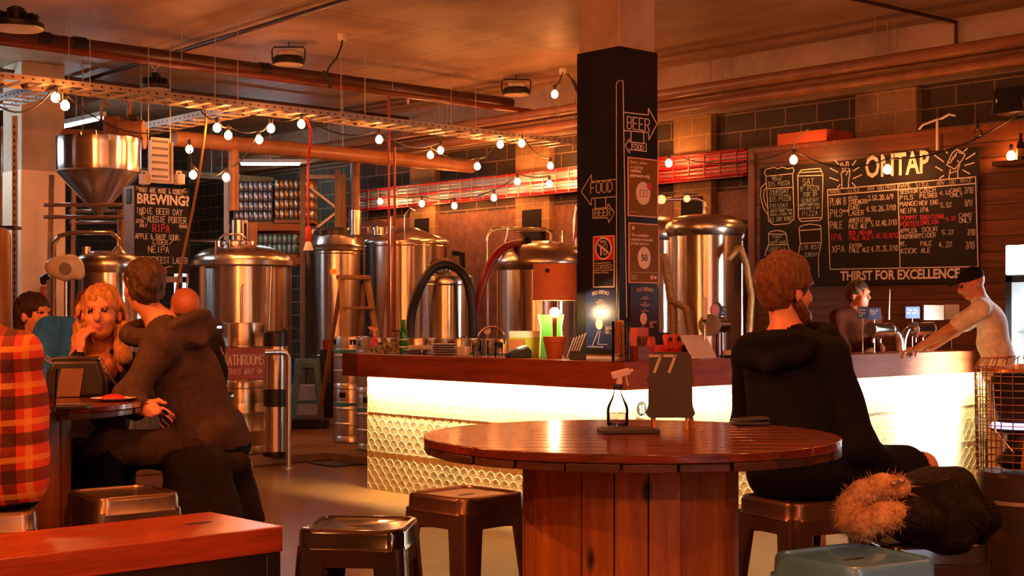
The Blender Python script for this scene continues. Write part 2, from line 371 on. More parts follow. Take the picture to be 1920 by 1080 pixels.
# timber clad partition behind the taps
UP = 11.7
m_clad = wood('partition_boards', rgb('4a2a12'), rgb('86522a'), 1.0, 1, .45, plank=(2, .14), gap=.03)
pe = onu(1412, 400, UP)
struct(MB().span((UP, 1.5, 0), (UP + .1, pe.y, 3.08)).out('partition_wall', m_clad), 'wall of horizontal dark timber boards behind the taps')
m_cap = wood('partition_trim', rgb('5c3014'), rgb('8a5228'), 1, 2, .4)
struct(MB().span((UP - .02, pe.y - .03, 0), (UP + .12, pe.y + .05, 3.1)).out('trim_1', m_cap), 'timber end post of the partition')
struct(MB().span((UP - .025, 1.5, 3.06), (UP + .13, pe.y, 3.1)).out('trim_2', m_cap), 'timber capping on the partition')

# ------------------------------------------------------------------ the bar
m_bar = wood('bar_timber', rgb('6e2f14'), rgb('a8562a'), 1.0, 1, .28, coat=.35)
m_bar2 = wood('bar_timber_end', rgb('7a3416'), rgb('b05c2e'), 1.0, 0, .55, coat=0)
m_tile = pm('cream_pressed_tile', rgb('dcd2a4'), .34, var=.06, sc=3)
m_dark = pm('dark_interior', (.02, .016, .013), .7)
m_led = emit('led_strip_glow', LEDC, LEDS)
BU, BV, ZT, ZB = 6.75, 6.33, 1.089, .905
bar = thing('bar_counter', 'long L-shaped timber bar counter with glowing cream scalloped front', 'bar counter', (BU, BV, 0))
L1, L2 = 3.12, 4.72
MB().prism([(0, 0), (L2, 0), (L2, .42), (.42, .42), (.42, L1), (0, L1)], ZT - .93, M4.Translation((0, 0, .93))).out('countertop', m_bar, bar, bevel=.004)
mb = MB(); mb.span((0, .0, ZB), (.03, L1, .93)).out('apron_lip', m_bar, bar); MB().span((.03, 0, ZB), (L2, .03, .93)).out('apron_lip', m_bar2, bar)
MB().span((-.003, -.004, ZB), (L2, 0, ZT)).out('apron_board', m_bar2, bar)
MB().span((-.004, L1 - .2, ZB), (0, L1, ZT)).out('apron_board', wood('bar_timber_dark', rgb('4a2010'), rgb('6e3a1c'), 1, 1, .3), bar)
def scalloped(name, length, T, parent, row0=0):
    mb = MB(); n = int(length / .1)
    mb.add([(0, 0, 0), (length, 0, 0), (length, .93, 0), (0, .93, 0)], [(0, 1, 2, 3)])
    mb.add([(0, 0, -.02), (length, 0, -.02), (length, .93, -.02), (0, .93, -.02)], [(3, 2, 1, 0)])
    for r in range(18):
        y0 = r * .0517 + .004
        for k in range(n + 1):
            x0 = k * .1 + (.05 if r % 2 else 0)
            N = 10; ring = []
            for i in range(N + 1):
                a = pi * i / N
                ring.append((max(0, min(length, x0 + .05 * cos(a))), min(.93, y0 + .048 * sin(a)), cos(a), sin(a)))
            o = len(mb.v)
            for x, y, ca, sa in ring:
                xi, yi = max(0, min(length, x - .007 * ca)), y - .007 * sa; xj, yj = max(0, min(length, x - .0035 * ca)), y - .0035 * sa
                xk, yk = max(0, min(length, x0 + .038 * .6 * ca)), y0 + .03 * sa
                mb.v += [tuple((x, y, .0002)), tuple((xj, yj, .0024)), tuple((xi, yi, .0016)), tuple((xk, yk, .0012))]
            for i in range(N):
                for q in range(3): mb.f.append((o + 4 * i + q, o + 4 * i + 4 + q, o + 4 * i + 5 + q, o + 4 * i + 1 + q)); mb.m.append(0)
    for zz in (.31, .62): mb.box((length / 2, zz, .003), (length, .005, .004), mi=1)
    mb.v = [tuple(T @ V(p)) for p in mb.v]
    mb.f = [f[::-1] if T.determinant() < 0 else f for f in mb.f]
    return mb.out(name, [m_tile, pm('tile_joint', rgb('e8dfb8'), .5)], parent)
# front faces stand .1 behind the apron
scalloped('front_panel', L1 - .3, frame((.1, L1 - .2, 0), (0, -1, 0), (0, 0, 1)), bar)
scalloped('front_panel', L2 - .1, frame((.1, .1, 0), (1, 0, 0), (0, 0, 1)), bar)
MB().span((.125, .125, 0), (.40, L1 - .22, .93)).out('carcass', m_dark, bar); MB().span((.4, .125, 0), (L2 - .02, .40, .93)).out('carcass', m_dark, bar)
MB().span((.040, .045, .929), (.048, L1 - .22, .9298)).out('led_strip', m_led, bar); MB().span((.045, .040, .929), (L2 - .04, .048, .9298)).out('led_strip', m_led, bar)
m_white = pm('white_paper', rgb('e8e2d8'), .6, var=.04)
m_ink = pm('black_ink', (.01, .009, .008), .6)
m_redp = pm('red_print', rgb('d2281c'), .5)
st = tag(MB().lathe([(.062, 0), (.062, .003), (1e-4, .003)], n=24, T=M4.Identity(4)).out('sticker', m_white), 'round under 18 warning sticker on the cream bar front below the corner', 'sticker')
p = onv(1202, 766, BV + .095); st.location = p; st.rotation_euler = (pi / 2, 0, 0)
MB().lathe([(.05, .0032), (.05, .0042), (1e-4, .0042)], n=24).out('disc', m_ink, st)
mb = MB(); stroke_text(mb, frame((0, 0, .0045), (1, 0, 0), (0, 1, 0)), '18', -.022, -.03, .05, .045, th=.009); mb.out('number', m_white, st)

# ------------------------------------------------------------------ things on the bar
def on_left(px, du=.2): q = onu(px, 670, BU + du); return V((q.x, q.y, ZT))
def on_right(px, dv=.2): q = onv(px, 670, BV + dv); return V((q.x, q.y, ZT))
m_chrome = steel('chrome', (.82, .80, .77), .08); m_steel = steel('brushed_steel', (.74, .70, .66), .22)
m_blackp = pm('black_plastic', (.015, .014, .013), .35)
m_greeng = glass('green_glass', (.10, .55, .10), .05)
m_clear = glass('clear_glass'); m_pinkg = pm('pink_plastic', rgb('e0485a'), .3)
m_green = pm('green_print', rgb('3f9a34'), .5); m_lime = pm('lime_card', rgb('a8c83c'), .5)
m_card = pm('brown_card', rgb('b07a48'), .7); m_wht = pm('white_plastic', rgb('e6e0d6'), .35, var=.03)
m_terra = pm('terracotta', rgb('b0602c'), .55, var=.1)
def sprayer(name, label, loc, rz, h, m_body, m_head, liquid=None):
    t = thing(name, label, 'spray bottle', loc, rz); r = h * .19
    MB().lathe([(1e-4, 0), (r * .92, 0), (r, h * .04), (r, h * .28), (r * .9, h * .36), (r * .5, h * .5), (r * .34, h * .6), (r * .34, h * .64), (1e-4, h * .64)], n=24).out('bottle', m_body, t)
    if liquid: MB().lathe([(1e-4, .004), (r * .88, .004), (r * .95, h * .04), (r * .95, h * .22), (1e-4, h * .22)], n=24).out('liquid', liquid, t)
    MB().lathe([(r * .46, h * .62), (r * .46, h * .7), (r * .3, h * .72)], n=16).out('collar', m_head if not liquid else m_blackp, t)
    mb = MB(); mb.box((r * .15, 0, h * .78), (r * .5, r * .45, h * .14)); mb.box((r * .3, 0, h * .9), (r * 1.7, r * .5, h * .12), ry=-.25); mb.cyl((r * 1.1, 0, h * .93), (r * 1.45, 0, h * .96), r * .18, r * .14)
    mb.out('spray_head', m_head, t, bevel=h * .012); mb = MB(); mb.beam((r * .75, 0, h * .86), (r * .95, 0, h * .68), r * .25, r * .16); mb.out('trigger', m_head, t, bevel=.002); return t
sprayer('spray_bottle', 'small pink spray bottle on the bar end beside a crumpled cloth', on_left(703, .3), pi * .8, .215, m_pinkg, pm('pale_pink', rgb('e8a090'), .4))
def blob_cloth(name, label, cat, loc, sx, sy, sz, mats, seed, rz=0, n=26):
    rnd = np.random.RandomState(seed); mb = MB(); ph = rnd.rand(8) * 6; K = 18
    for j in range(K + 1):
        for i in range(n):
            a = 2 * pi * i / n; t = j / K; r = sin(pi / 2 * min(1, t * 1.02)) ** .7
            w = 1 + .22 * sin(3 * a + ph[0] + 3 * t) + .14 * sin(7 * a + ph[1] - 5 * t) + .08 * sin(11 * a + ph[2])
            z = (1 - t ** 2.4) * (1 + .35 * sin(5 * a + ph[3]) * t + .2 * sin(9 * t + ph[4]))
            mb.v.append((sx * r * w * cos(a), sy * r * w * sin(a), max(.002, sz * z)))
    for j in range(K):
        for i in range(n): mb.f.append((j * n + i, j * n + (i + 1) % n, (j + 1) * n + (i + 1) % n, (j + 1) * n + i)[::-1]); mb.m.append(0)
    mb.f.append(tuple(K * n + i for i in range(n))[::-1]); mb.m.append(0)
    return tag(mb.out(name, mats, None, loc=loc, rz=rz), label, cat)
def camo():
    m, nt, b = _base('patterned_cloth'); f = noise(nt, coords(nt), 22, 2)
    nt.links.new(ramp(nt, f, [(.40, rgb('2a2c1c')), (.47, rgb('8a8460')), (.56, rgb('c8b48c')), (.62, rgb('5a5a38'))]), b.inputs['Base Color']); S(b, Roughness=.9); return m
blob_cloth('bar_towel', 'crumpled patterned towel on the bar beside the pink spray bottle', 'towel', on_left(728, .2), .13, .17, .075, camo(), 3)
t = thing('bottle', 'tall green glass bottle with paper bands standing near the bar end', 'bottle', on_left(757, .16))
MB().lathe([(1e-4, 0), (.033, 0), (.036, .01), (.036, .15), (.030, .18), (.016, .21), (.0145, .26), (1e-4, .262)], n=24).out('glass_body', pm('dark_green_glass', rgb('1d7a24'), .12), t)
MB().lathe([(.0368, .05), (.0368, .062)], n=24).out('paper_band', m_white, t); MB().lathe([(.0368, .11), (.0368, .118)], n=24).out('paper_band', m_white, t)
MB().lathe([(.0165, .235), (.0165, .27), (1e-4, .271)], n=16).out('cap', m_green, t)
t = thing('condiment_tray', 'small steel tray of white sachets on the bar beside the green bottle', 'tray', on_left(787, .2))
MB().box((0, 0, .02), (.15, .24, .04)).out('tray', m_steel, t, bevel=.004)
for k in range(3): MB().box((0, -.075 + k * .075, .055), (.09, .055, .03), rz=.1 * k).out('sachet', m_white, t, bevel=.004)
for k in range(9):
    tag(MB().lathe([(.05, 0), (.085, .006), (.105, .012), (.103, .014), (.08, .009), (1e-4, .006)], n=32).out('plate', m_steel if k % 2 else m_wht, loc=on_left(833, .22) + V((0, 0, .009 * k))), 'steel or white plate in the low stack of plates on the bar', 'plate', 'stacked plates on the bar')
t = thing('menu_clip', 'white block with wire loops standing on the bar beside stacked plates', 'menu clip', on_left(869, .18))
MB().box((0, 0, .035), (.05, .1, .07)).out('block', m_wht, t, bevel=.006)
MB().tube([(0, -.03, .06), (0, -.03, .145), (0, -.015, .15), (0, .012, .15), (0, .02, .145), (0, .02, .06)], .004, 8).out('wire_loop', m_steel, t)
for k, (px, h) in enumerate(((893, .085), (908, .12), (922, .07), (935, .1))):
    lab = ['short clear glass tumbler on the bar nearest the white menu clip', 'tall clear glass tumbler under the tap spout on the bar', 'shortest clear glass tumbler on the bar under the chrome spout', 'clear glass tumbler on the bar next to the card machine'][k]
    tag(MB().lathe([(1e-4, 0), (.026, 0), (.033, h), (.030, h), (.024, .008), (1e-4, .008)], n=20).out('tumbler', m_clear, loc=on_left(px, .16 + .05 * (k % 2))), lab, 'glass', 'tumblers on the bar')
q = on_left(922, .33)
t = thing('water_tap', 'arched chrome water tap rising behind the tumblers on the bar', 'tap', q, atan2(-CS, -SN) * 0)
ax = cw(1, 0).normalized()
MB().lathe([(.03, 0), (.03, .02), (.014, .03), (.014, .06)], c=tuple(-ax * .1)).out('base', m_chrome, t)
MB().tube([tuple(-ax * .1 + V((0, 0, .05)))] + [tuple(-ax * (.1 * cos(a)) + V((0, 0, .12 + .1 * sin(a)))) for a in [pi * i / 14 for i in range(13)]] + [tuple(ax * .1 + V((0, 0, .09)))], .010, 12).out('spout', m_chrome, t)
t = thing('tissue_box', 'lime green and white cardboard box on the bar behind the card machine', 'box', on_left(985, .3), YAW * -1)
MB().box((0, 0, .07), (.25, .14, .14)).out('carton', m_lime, t, bevel=.003); MB().box((-.06, -.001, .07), (.12, .141, .12)).out('side_panel', m_card, t); MB().box((0, 0, .165), (.24, .13, .05)).out('flap', m_white, t, bevel=.004)
t = thing('card_machine', 'black card payment machine with lit screen lying on the bar', 'card machine', on_left(972, .1), -YAW + .5)
mb = MB(); mb.prism([(-.09, 0), (.09, 0), (.09, .055), (.05, .085), (-.09, .04)], .085, frame((0, .0425, 0), (1, 0, 0), (0, 0, 1))); mb.out('body', m_blackp, t, bevel=.008)
MB().box((.02, 0, .078), (.07, .06, .004), ry=-.31).out('screen', emit('card_screen', (.9, .85, .8), .5), t)
mb = MB()
for i in range(4):
    for j in range(3): mb.box((-.03 - .017 * i, -.022 + .022 * j, .068 - .0055 * i), (.011, .015, .004), ry=-.31)
mb.out('keypad', pm('grey_keys', rgb('8a8580'), .5), t)
t = thing('carry_bag', 'green printed paper bag with white edges standing behind the pot', 'bag', on_left(1033, .34), -YAW)
mb = MB(); mb.prism([(-.085, 0), (.085, 0), (.075, .22), (.09, .31), (-.095, .31), (-.075, .22)], .09, frame((0, .045, 0), (1, 0, 0), (0, 0, 1))); mb.out('bag_body', m_green, t, bevel=.003)
mb = MB(); line(mb, frame((0, -.046, 0), (1, 0, 0), (0, 0, 1)), [(-.083, .005), (-.073, .22), (-.093, .308)], .008); line(mb, frame((0, -.046, 0), (1, 0, 0), (0, 0, 1)), [(.083, .005), (.073, .22), (.088, .308)], .008); mb.out('white_edge', m_white, t)
# table lamp: pot, stem, bare bulb and a linen drum shade above it
q = on_left(1040, .2); t = thing('table_lamp', 'table lamp with drum linen shade over a bare bulb in terracotta pot', 'table lamp', q)
MB().lathe([(1e-4, 0), (.052, 0), (.075, .11), (.082, .115), (.082, .155), (.07, .155), (.066, .12), (1e-4, .11)], n=32).out('pot', m_terra, t)
MB().cyl((0, 0, .11), (0, 0, .29), .012, .016).out('stem', pm('dark_wood_stem', rgb('5c2c10'), .5), t)
MB().ball((0, 0, .325), .034, 10).out('bulb', emit('lamp_bulb', (1, .62, .30), 260), t)
sh = MB(); sh.lathe([(.155, .41), (.152, .665), (.149, .665), (.152, .41), (.155, .41)], n=48); ms = pm('linen_shade', rgb('c87e58'), .8, bmp=.3, sc=14)
ob = sh.out('shade', ms, t); mb = MB(); mb.tube([(0, 0, .29), (.03, 0, .36), (.03, 0, .43), (0, 0, .46)], .004); 
for a in (0, 2.1, 4.2): mb.cyl((0, 0, .46), (.152 * cos(a), .152 * sin(a), .46), .003, n=6)
mb.out('shade_ring', m_steel, t); MB().lathe([(.1535, .408), (.157, .41), (.1535, .416)], n=48).out('shade_hem', m_card, t); MB().lathe([(.1505, .66), (.155, .665), (.1505, .668)], n=48).out('shade_hem', m_card, t)
em = cw(-.055, -.145, .615); mb = MB(); mb.ball((em.x, em.y, em.z), .016, 8); mb.out('shade_emblem', m_ink, t)
t = thing('card_holder', 'black holder of white receipts leaning beside the posters on the bar', 'card holder', on_left(1078, .12), -YAW)
MB().box((.02, 0, .03), (.11, .08, .06)).out('holder', m_blackp, t, bevel=.004)
for k in range(5): MB().box((-.03 + .02 * k, 0, .085 + .008 * k), (.004, .055, .14), ry=.35).out('receipt', m_white, t)
t = thing('card_jar', 'clear glass jar packed with pale cards beside the black column', 'jar', on_right(1164, .06))
MB().lathe([(1e-4, 0), (.058, 0), (.06, .01), (.06, .265), (.056, .265), (.056, .012), (1e-4, .012)], n=28).out('glass_jar', m_clear, t)
rnd = random.Random(5)
for k in range(12): MB().box((rnd.uniform(-.022, .022), rnd.uniform(-.022, .022), .03 + .1 + .035 * rnd.random()), (.045, .0035, .20 * rnd.uniform(.7, 1.15)), rz=rnd.uniform(0, 3), rx=rnd.uniform(-.12, .12)).out('card', m_card if k % 3 else pm('buff_card', rgb('d8b890'), .7), t)
t = thing('stirrer_box', 'small wooden box of stirring sticks on the bar beside the jar', 'box', on_right(1196, .07), .1)
MB().box((0, 0, .05), (.125, .11, .10)).out('box_body', wood('box_wood', rgb('6a3012'), rgb('98501f'), 2, 0, .5), t, bevel=.003)
for k in range(14): MB().box((-.05 + .1 * rnd.random(), -.04 + .08 * rnd.random(), .115), (.012, .004, .1), rz=rnd.random(), rx=rnd.uniform(-.25, .25), ry=rnd.uniform(-.3, .3)).out('stirrer', pm('dark_stick', rgb('5a2c14'), .6), t)
m_orange = pm('orange_foil', rgb('d8502a'), .28, var=.25, sc=18)
t = tag(MB().box((0, 0, .11), (.15, .08, .22)).out('snack_carton', pm('red_orange_card', rgb('e06a4a'), .5), bevel=.003, loc=on_right(1196, .27), rz=.15), 'upright plain red orange carton behind the wooden stirrer box', 'box')
t = thing('snack_box', 'dark display box holding two orange snack packets on the bar', 'display box', on_right(1254, .2), .06)
MB().box((0, .02, .05), (.19, .12, .10)).out('display_tray', m_redp, t, bevel=.003); MB().box((0, .07, .13), (.19, .02, .11)).out('display_back', m_dark, t)
for k in (-1, 1):
    pk = MB(); pk.box((.046 * k, -.03, .12), (.086, .03, .11), rx=-.15); o = pk.out('packet', m_orange, t, bevel=.012)
    mb = MB(); mb.lathe([(.016, 0), (.016, .002), (1e-4, .002)], T=M4.Translation((.046 * k, -.048, .14)) @ M4.Rotation(pi / 2 - .15, 4, 'X')); mb.out('emblem', m_ink, o)
tag(MB().box((0, 0, .08), (.075, .04, .16), rx=-.12).out('snack_packet', m_orange, bevel=.012, loc=on_right(1220, .13)), 'single orange snack packet standing between the stirrer box and display box', 'packet')
t = thing('tablet_stand', 'white tablet on a sloping stand facing away on the bar', 'tablet', on_right(1310, .10), .08)
MB().box((0, 0, .085), (.29, .012, .19), rx=-.55).out('tablet', m_wht, t, bevel=.004); MB().box((0, .07, .05), (.1, .08, .1)).out('stand', m_blackp, t, bevel=.004)
tag(MB().box((0, 0, .01), (.26, .14, .02)).out('drip_tray', m_blackp, bevel=.004, loc=on_right(1392, .1)), 'flat black drip tray on the bar beside the white tablet', 'tray')
tag(MB().box((0, 0, .035), (.11, .07, .05)).out('napkin_block', m_white, bevel=.004, loc=on_right(1370, .26) - V((0, 0, .01))), 'low white napkin pack under the horizontal brass toned beer tap', 'napkins')
# beer taps
def badge(t, p, r, m, sx=1):
    MB().lathe([(r, -.006), (r, .006), (1e-4, .006)], T=M4.Translation(p) @ M4.Rotation(pi / 2, 4, 'X') @ M4.Diagonal((1, sx, 1, 1))).out('tap_badge', m, t)
t = thing('beer_tap', 'horizontal chrome beer tap with round grey end plate and badges', 'beer tap', on_right(1350, .2))
MB().cyl((-.13, -.02, .235), (.17, .12, .235), .062, n=28).out('tap_barrel', m_chrome, t)
MB().cyl((-.135, -.022, .235), (-.165, -.036, .235), .078, n=28).out('end_plate', pm('grey_end_plate', rgb('7d8078'), .5), t)
MB().cyl((.10, .09, 0), (.10, .09, .2), .035, .03).out('column', m_chrome, t)
mb = MB(); mb.cyl((-.2, -.05, .24), (-.30, -.10, .245), .012); mb.tube([(-.27, -.085, .24), (-.275, -.09, .2), (-.28, -.09, .13)], .009); mb.out('spout', m_chrome, t)
MB().lathe([(.012, 0), (.02, .05), (.022, .12), (.014, .16), (1e-4, .165)], c=(-.265, -.08, .27)).out('tap_handle', m_wht, t)
MB().cyl((-.265, -.08, .24), (-.265, -.08, .28), .013).out('handle_ferrule', m_blackp, t)
badge(t, (-.12, -.05, .34), .045, pm('pink_badge', rgb('e89a94'), .5)); badge(t, (-.02, 0, .345), .042, pm('dark_red_badge', rgb('3a1512'), .4), 1.2)
b_ = MB().box((.09, .05, .335), (.09, .012, .075), rz=.45).out('tap_badge', m_ink, t)
font_text('badge_lettering', 'Mr Sim\nMild', frame((.052, .026, .34), (cos(.45), sin(.45), 0), (0, 0, 1)), .028, m_white, b_)
MB().cyl((-.12, -.035, .29), (-.12, -.04, .31), .008).out('badge_stem', m_chrome, t); MB().cyl((-.02, .01, .29), (-.02, .005, .31), .008).out('badge_stem', m_chrome, t)
t = thing('twin_beer_tap', 'Y-shaped twin chrome beer tap with two horizontal barrels', 'beer tap', on_right(1690, .22))
A, B = cw(-1, .0).normalized(), cw(1, 0).normalized()
for sgn, L in ((-1, .36), (1, .36)):
    d = V((sgn, 0, 0)); b0 = d * .02
    P = [tuple(b0 * .5 + V((0, 0, .0)))] + [tuple(d * (.02 + .12 * (1 - cos(a))) + V((0, 0, .05 + .135 * sin(a)))) for a in [pi / 2 * i / 8 for i in range(9)]] + [tuple(d * .2 + V((0, 0, .187)))]
    MB().tube(P, [.034] + [.034] * 9 + [.044], 16).out('curved_neck', m_chrome, t)
    p0 = d * .17 + V((0, 0, .187)); p1 = d * (L + .08) + V((0, 0, .192))
    bo = MB().cyl(p0, p1, .055, n=28).out('tap_barrel', m_chrome, t); MB().cyl(p1, p1 + d * .012, .058, n=28).out('end_cap', m_steel, bo)
    MB().cyl(p0, p0 + d * .012, .06, n=28).out('collar_ring', m_steel, bo)
    for f in (.35, .75):
        pp = p0.lerp(p1, f); fw = cw(0, -1); MB().tube([pp + V((0, 0, -.04)), pp + V((0, .03, -.075)), pp + V((0, .03, -.11))], [.012, .010, .008], 10).out('spout', m_chrome, t)
MB().lathe([(.05, 0), (.05, .012), (.03, .02), (.03, .06)], n=24).out('base', m_chrome, t)
h = MB(); h.cyl(tuple(cw(-.11, -.02, .27)), tuple(cw(-.10, -.02, .52)), .008, .004); h.out('tap_handle', m_steel, t)
m_navy = pm('navy_card', rgb('2a3c66'), .5)
def price_card(px, py, wpx, hpx, m, label, text=None, dv=.36):
    p = onv(px, py, BV + dv); Y = (p - V((0, 0, EYE))).dot(V((SN, CS, 0))); w = wpx * Y / FPX / .9; h = hpx * Y / FPX
    t = thing('tap_card', label, 'card', (p.x, p.y, p.z - h / 2), -YAW)
    c_ = MB().box((0, 0, h / 2), (w, .008, h)).out('card_face', m, t, bevel=.001)
    MB().cyl((0, .006, ZT - p.z + h / 2), (0, .006, .02), .004, n=8).out('wire_stem', m_steel, t)
    if text: font_text('card_lettering', text, frame((-w * .42, -.0045, h * .66), (1, 0, 0), (0, 0, 1)), h * .28, m_white, c_)
price_card(1618, 586, 18, 22, m_navy, 'navy card lettered Brew Pony above the tap, first of the blue cards', 'Brew\nPony\n4.7')
price_card(1640, 588, 20, 22, pm('slate_card', rgb('3a4a70'), .5), 'paler blue card standing second above the tap barrel', 'Day B\nTXT')
price_card(1711, 586, 24, 22, pm('mid_blue_card', rgb('3a5aa0'), .5), 'bright blue card above the twin beer tap next to white card', 'The 1st\nale  no 1')
price_card(1751, 586, 34, 28, m_white, 'white card marked with a ring behind the twin beer tap')
price_card(1785, 585, 24, 28, pm('cream_card', rgb('e4d4b4'), .5), 'cream card behind the twin beer tap by the man in white', None)

# ------------------------------------------------------------------ brewing tanks and gear behind the bar
m_tank = steel('tank_steel', (.86, .78, .70), .22, 2, .9); m_tank2 = pm('tank_dome_steel', (.70, .64, .56), .24, 1.0, .06, 3)
m_rub = pm('black_rubber', (.016, .015, .016), .45); m_red = pm('red_hose', rgb('a01a1c'), .4); m_pipe = steel('polished_pipe', (.8, .75, .7), .15)
m_copper = pm('painted_pipe', rgb('9c6c48'), .38, var=.2); m_galv = pm('galvanised', rgb('b8b2a8'), .38, .75, .15, 12)
def floor_at(px, Y): p = W(px, 600, Y); return V((p.x, p.y, .08 if p.y > 11.3 or (p.x > 7.9 and p.y > 7.5) else 0))
def tank(label, px, Y, Rr, ysh, ytop, style='dome', man=None, legs=True):
    b = floor_at(px, Y); zs = EYE - (ysh - HY) / FPX * Y - b.z; zt = EYE - (ytop - HY) / FPX * Y - b.z
    t = thing('brewing_tank', label, 'tank', b, -YAW, 'stainless brewing tanks')
    mb = MB(); zb = .42
    mb.lathe([(1e-4, zb - .12), (Rr * .6, zb - .08), (Rr * .93, zb - .02), (Rr, zb + .05)] + [(Rr, zb + .05 + (zs - zb - .05) * k / 6) for k in range(1, 7)], n=64); mb.out('tank_shell', m_tank, t)
    mb = MB()
    if style == 'cone': pr = [(Rr * 1.012, -.03), (Rr * 1.012, .0), (Rr * .97, .03), (Rr * .25, zt - zs), (1e-4, zt - zs)]
    elif style == 'flange': pr = [(Rr * 1.1, -.05), (Rr * 1.12, -.04), (Rr * 1.12, .01), (Rr * 1.0, .015)] + [(Rr * cos(a), .02 + (zt - zs - .02) * sin(a)) for a in [pi / 2 * k / 12 for k in range(1, 13)]]
    elif style == 'lid': pr = [(Rr * 1.0, -.02), (Rr * 1.02, 0), (Rr * .97, .05), (Rr * .9, .07), (Rr * .86, (zt - zs) * .6), (Rr * .84, zt - zs - .03), (Rr * .6, zt - zs), (1e-4, zt - zs + .02)]
    else: pr = [(Rr * 1.02, -.10), (Rr * 1.09, -.05), (Rr * 1.1, .0)] + [(Rr * 1.06 * cos(a) ** .8, .02 + (zt - zs - .02) * sin(a)) for a in [pi / 2 * k / 14 for k in range(1, 14)]] + [(1e-4, zt - zs)]
    mb.lathe([(max(r, 1e-4), zs + z) for r, z in pr], n=64); mb.out('domed_top', m_tank2, t)
    for zz in (zb + .35, zs - .06): MB().lathe([(Rr + .001, zz), (Rr + .006, zz + .008), (Rr + .001, zz + .016)], n=64).out('weld_band', m_tank, t)
    if legs:
        for a in (45, 135, 225, 315): c, s = cos(R(a)), sin(R(a)); MB().cyl((Rr * .8 * c, Rr * .8 * s, 0), (Rr * .8 * c, Rr * .8 * s, zb + .1), .03).out('leg', m_tank, t)
    if man:
        mx, my, mr, mh = man
        z0 = zs + (zt - zs) * .45; o = MB().lathe([(mr, z0), (mr, z0 + mh), (mr * 1.12, z0 + mh), (mr * 1.12, z0 + mh + .03), (mr * .9, z0 + mh + .05), (1e-4, z0 + mh + .06)], c=(mx, my, 0), n=32).out('manway', m_tank, t)
        for k in range(6):
            a = k * pi / 3 + .3; MB().box((mx + mr * 1.15 * cos(a), my + mr * 1.15 * sin(a), z0 + mh), (.03, .03, .09), rz=a).out('clamp', m_pipe, o, bevel=.004)
        MB().tube([(mx - mr, my - mr * .9, z0 + mh + .05), (mx - mr * .6, my - mr * 1.0, z0 + mh + .11), (mx + mr * .6, my - mr * 1.0, z0 + mh + .11), (mx + mr, my - mr * .9, z0 + mh + .05)], .012, 8).out('lid_handle', m_pipe, o)
    return t, zs, zt
def fit(t, path, r, m, name='pipe', n=10): return MB().tube(path, r, n).out(name, m, t)
def valve(t, p, s=1.0):
    o = MB().cyl(V(p) - V((0, .05 * s, 0)), V(p) + V((0, .02, 0)), .028 * s).out('valve', m_pipe, t); MB().box(V(p) + V((.03 * s, -.05 * s, .035 * s)), (.11 * s, .014, .014)).out('valve_lever', m_blackp, o); return o
# mash tun with flanged rim
t, zs, zt = tank('wide brewing tank with flanged rim and vent stack beside the chalkboard cabinet', 455, 16, .54, 492, 458, 'flange', (-.06, -.1, .16, .10))
MB().lathe([(.10, zt - .12), (.10, zt + .27), (.085, zt + .28)], c=(-.05, .05, 0), n=28).out('vent_sleeve', m_tank, t); MB().lathe([(.055, zt - .1), (.055, zt + .24)], c=(.11, .0, 0), n=20).out('vent_sleeve', m_copper, t)
fit(t, [(-.56, -.4, zs - .0), (-.56, -.4, zs + .22), (-.2, -.5, zs + .22), (-.2, -.5, zs + .02)], .014, m_pipe, 'guard_rail')
fit(t, [(-.53, -.42, .9), (-.53, -.42, zs - .05)], .014, m_pipe, 'sight_tube'); fit(t, [(-.5, -.5, 1.12), (.42, -.52, 1.12)], .012, m_pipe, 'guard_rail')
fit(t, [(.1, -.6, .55), (.1, -.6, zs - .3), (.1, -.5, zs - .25)], .014, m_pipe)
fit(t, [(.36, -.5, .5), (.40, -.46, zs - .06)], .012, m_pipe)
for k in (-.1, .1, .3): valve(t, (k, -.58, .66))
# fermenter with raised lid, then conical-roofed one
t, zs, zt = tank('slim brewing tank with raised lid behind the stepladder', 632, 19.4, .42, 470, 441, 'lid')
MB().lathe([(.22, zt - .02), (.235, zt + .05), (.2, zt + .09), (1e-4, zt + .1)], c=(0, -.1, 0), n=32).out('manway', m_tank2, t)
fit(t, [(-.3, -.2, zt), (-.3, -.2, zt + .08), (-.1, -.24, zt + .09)], .012, m_pipe); fit(t, [(.3, -.1, zt), (.3, -.1, zt + .1), (.7, -.2, zt + .1)], .014, m_pipe)
MB().box((0, -.422, 1.9), (.09, .012, .07)).out('name_plate', pm('brass_plate', rgb('c89048'), .3, .8), t)
for k in range(16): MB().box((-.22, -.345, .75 + .04 * k), (.035, .02, .018), rz=-.5).out('level_mark', m_blackp, t)
t, zs, zt = tank('tall brewing tank with shallow conical roof beside the stepladder', 762, 17, .51, 455, 428, 'cone', (-.28, -.14, .14, .06))
fit(t, [(-.14, -.52, .6), (-.14, -.55, zs - .1), (-.14, -.5, zt + .1)], .016, m_pipe); fit(t, [(.02, -.5, zt - .2), (.02, -.5, zt + .12), (.08, -.5, zt + .2), (.14, -.5, zt + .17)], .013, m_pipe)
valve(t, (-.1, -.55, 1.1)); valve(t, (-.02, -.55, .98)); fit(t, [(-.3, -.55, .5), (-.3, -.55, .75), (.1, -.57, .75), (.1, -.57, 1.2)], .016, m_rub)
# small tank with a black hose over it
t, zs, zt = tank('small brewing tank with black hose looped over its top', 838, 14.4, .27, 525, 498, 'cone', (-.06, -.06, .11, .03))
fit(t, [(.15, .1, zt - .02), (.15, .1, zt + .12), (.05, .1, zt + .13)], .035, m_blackp, 'elbow_pipe')
MB().box((.0, -.3, .62), (.62, .16, .30)).out('pump_box', m_blackp, t, bevel=.01)
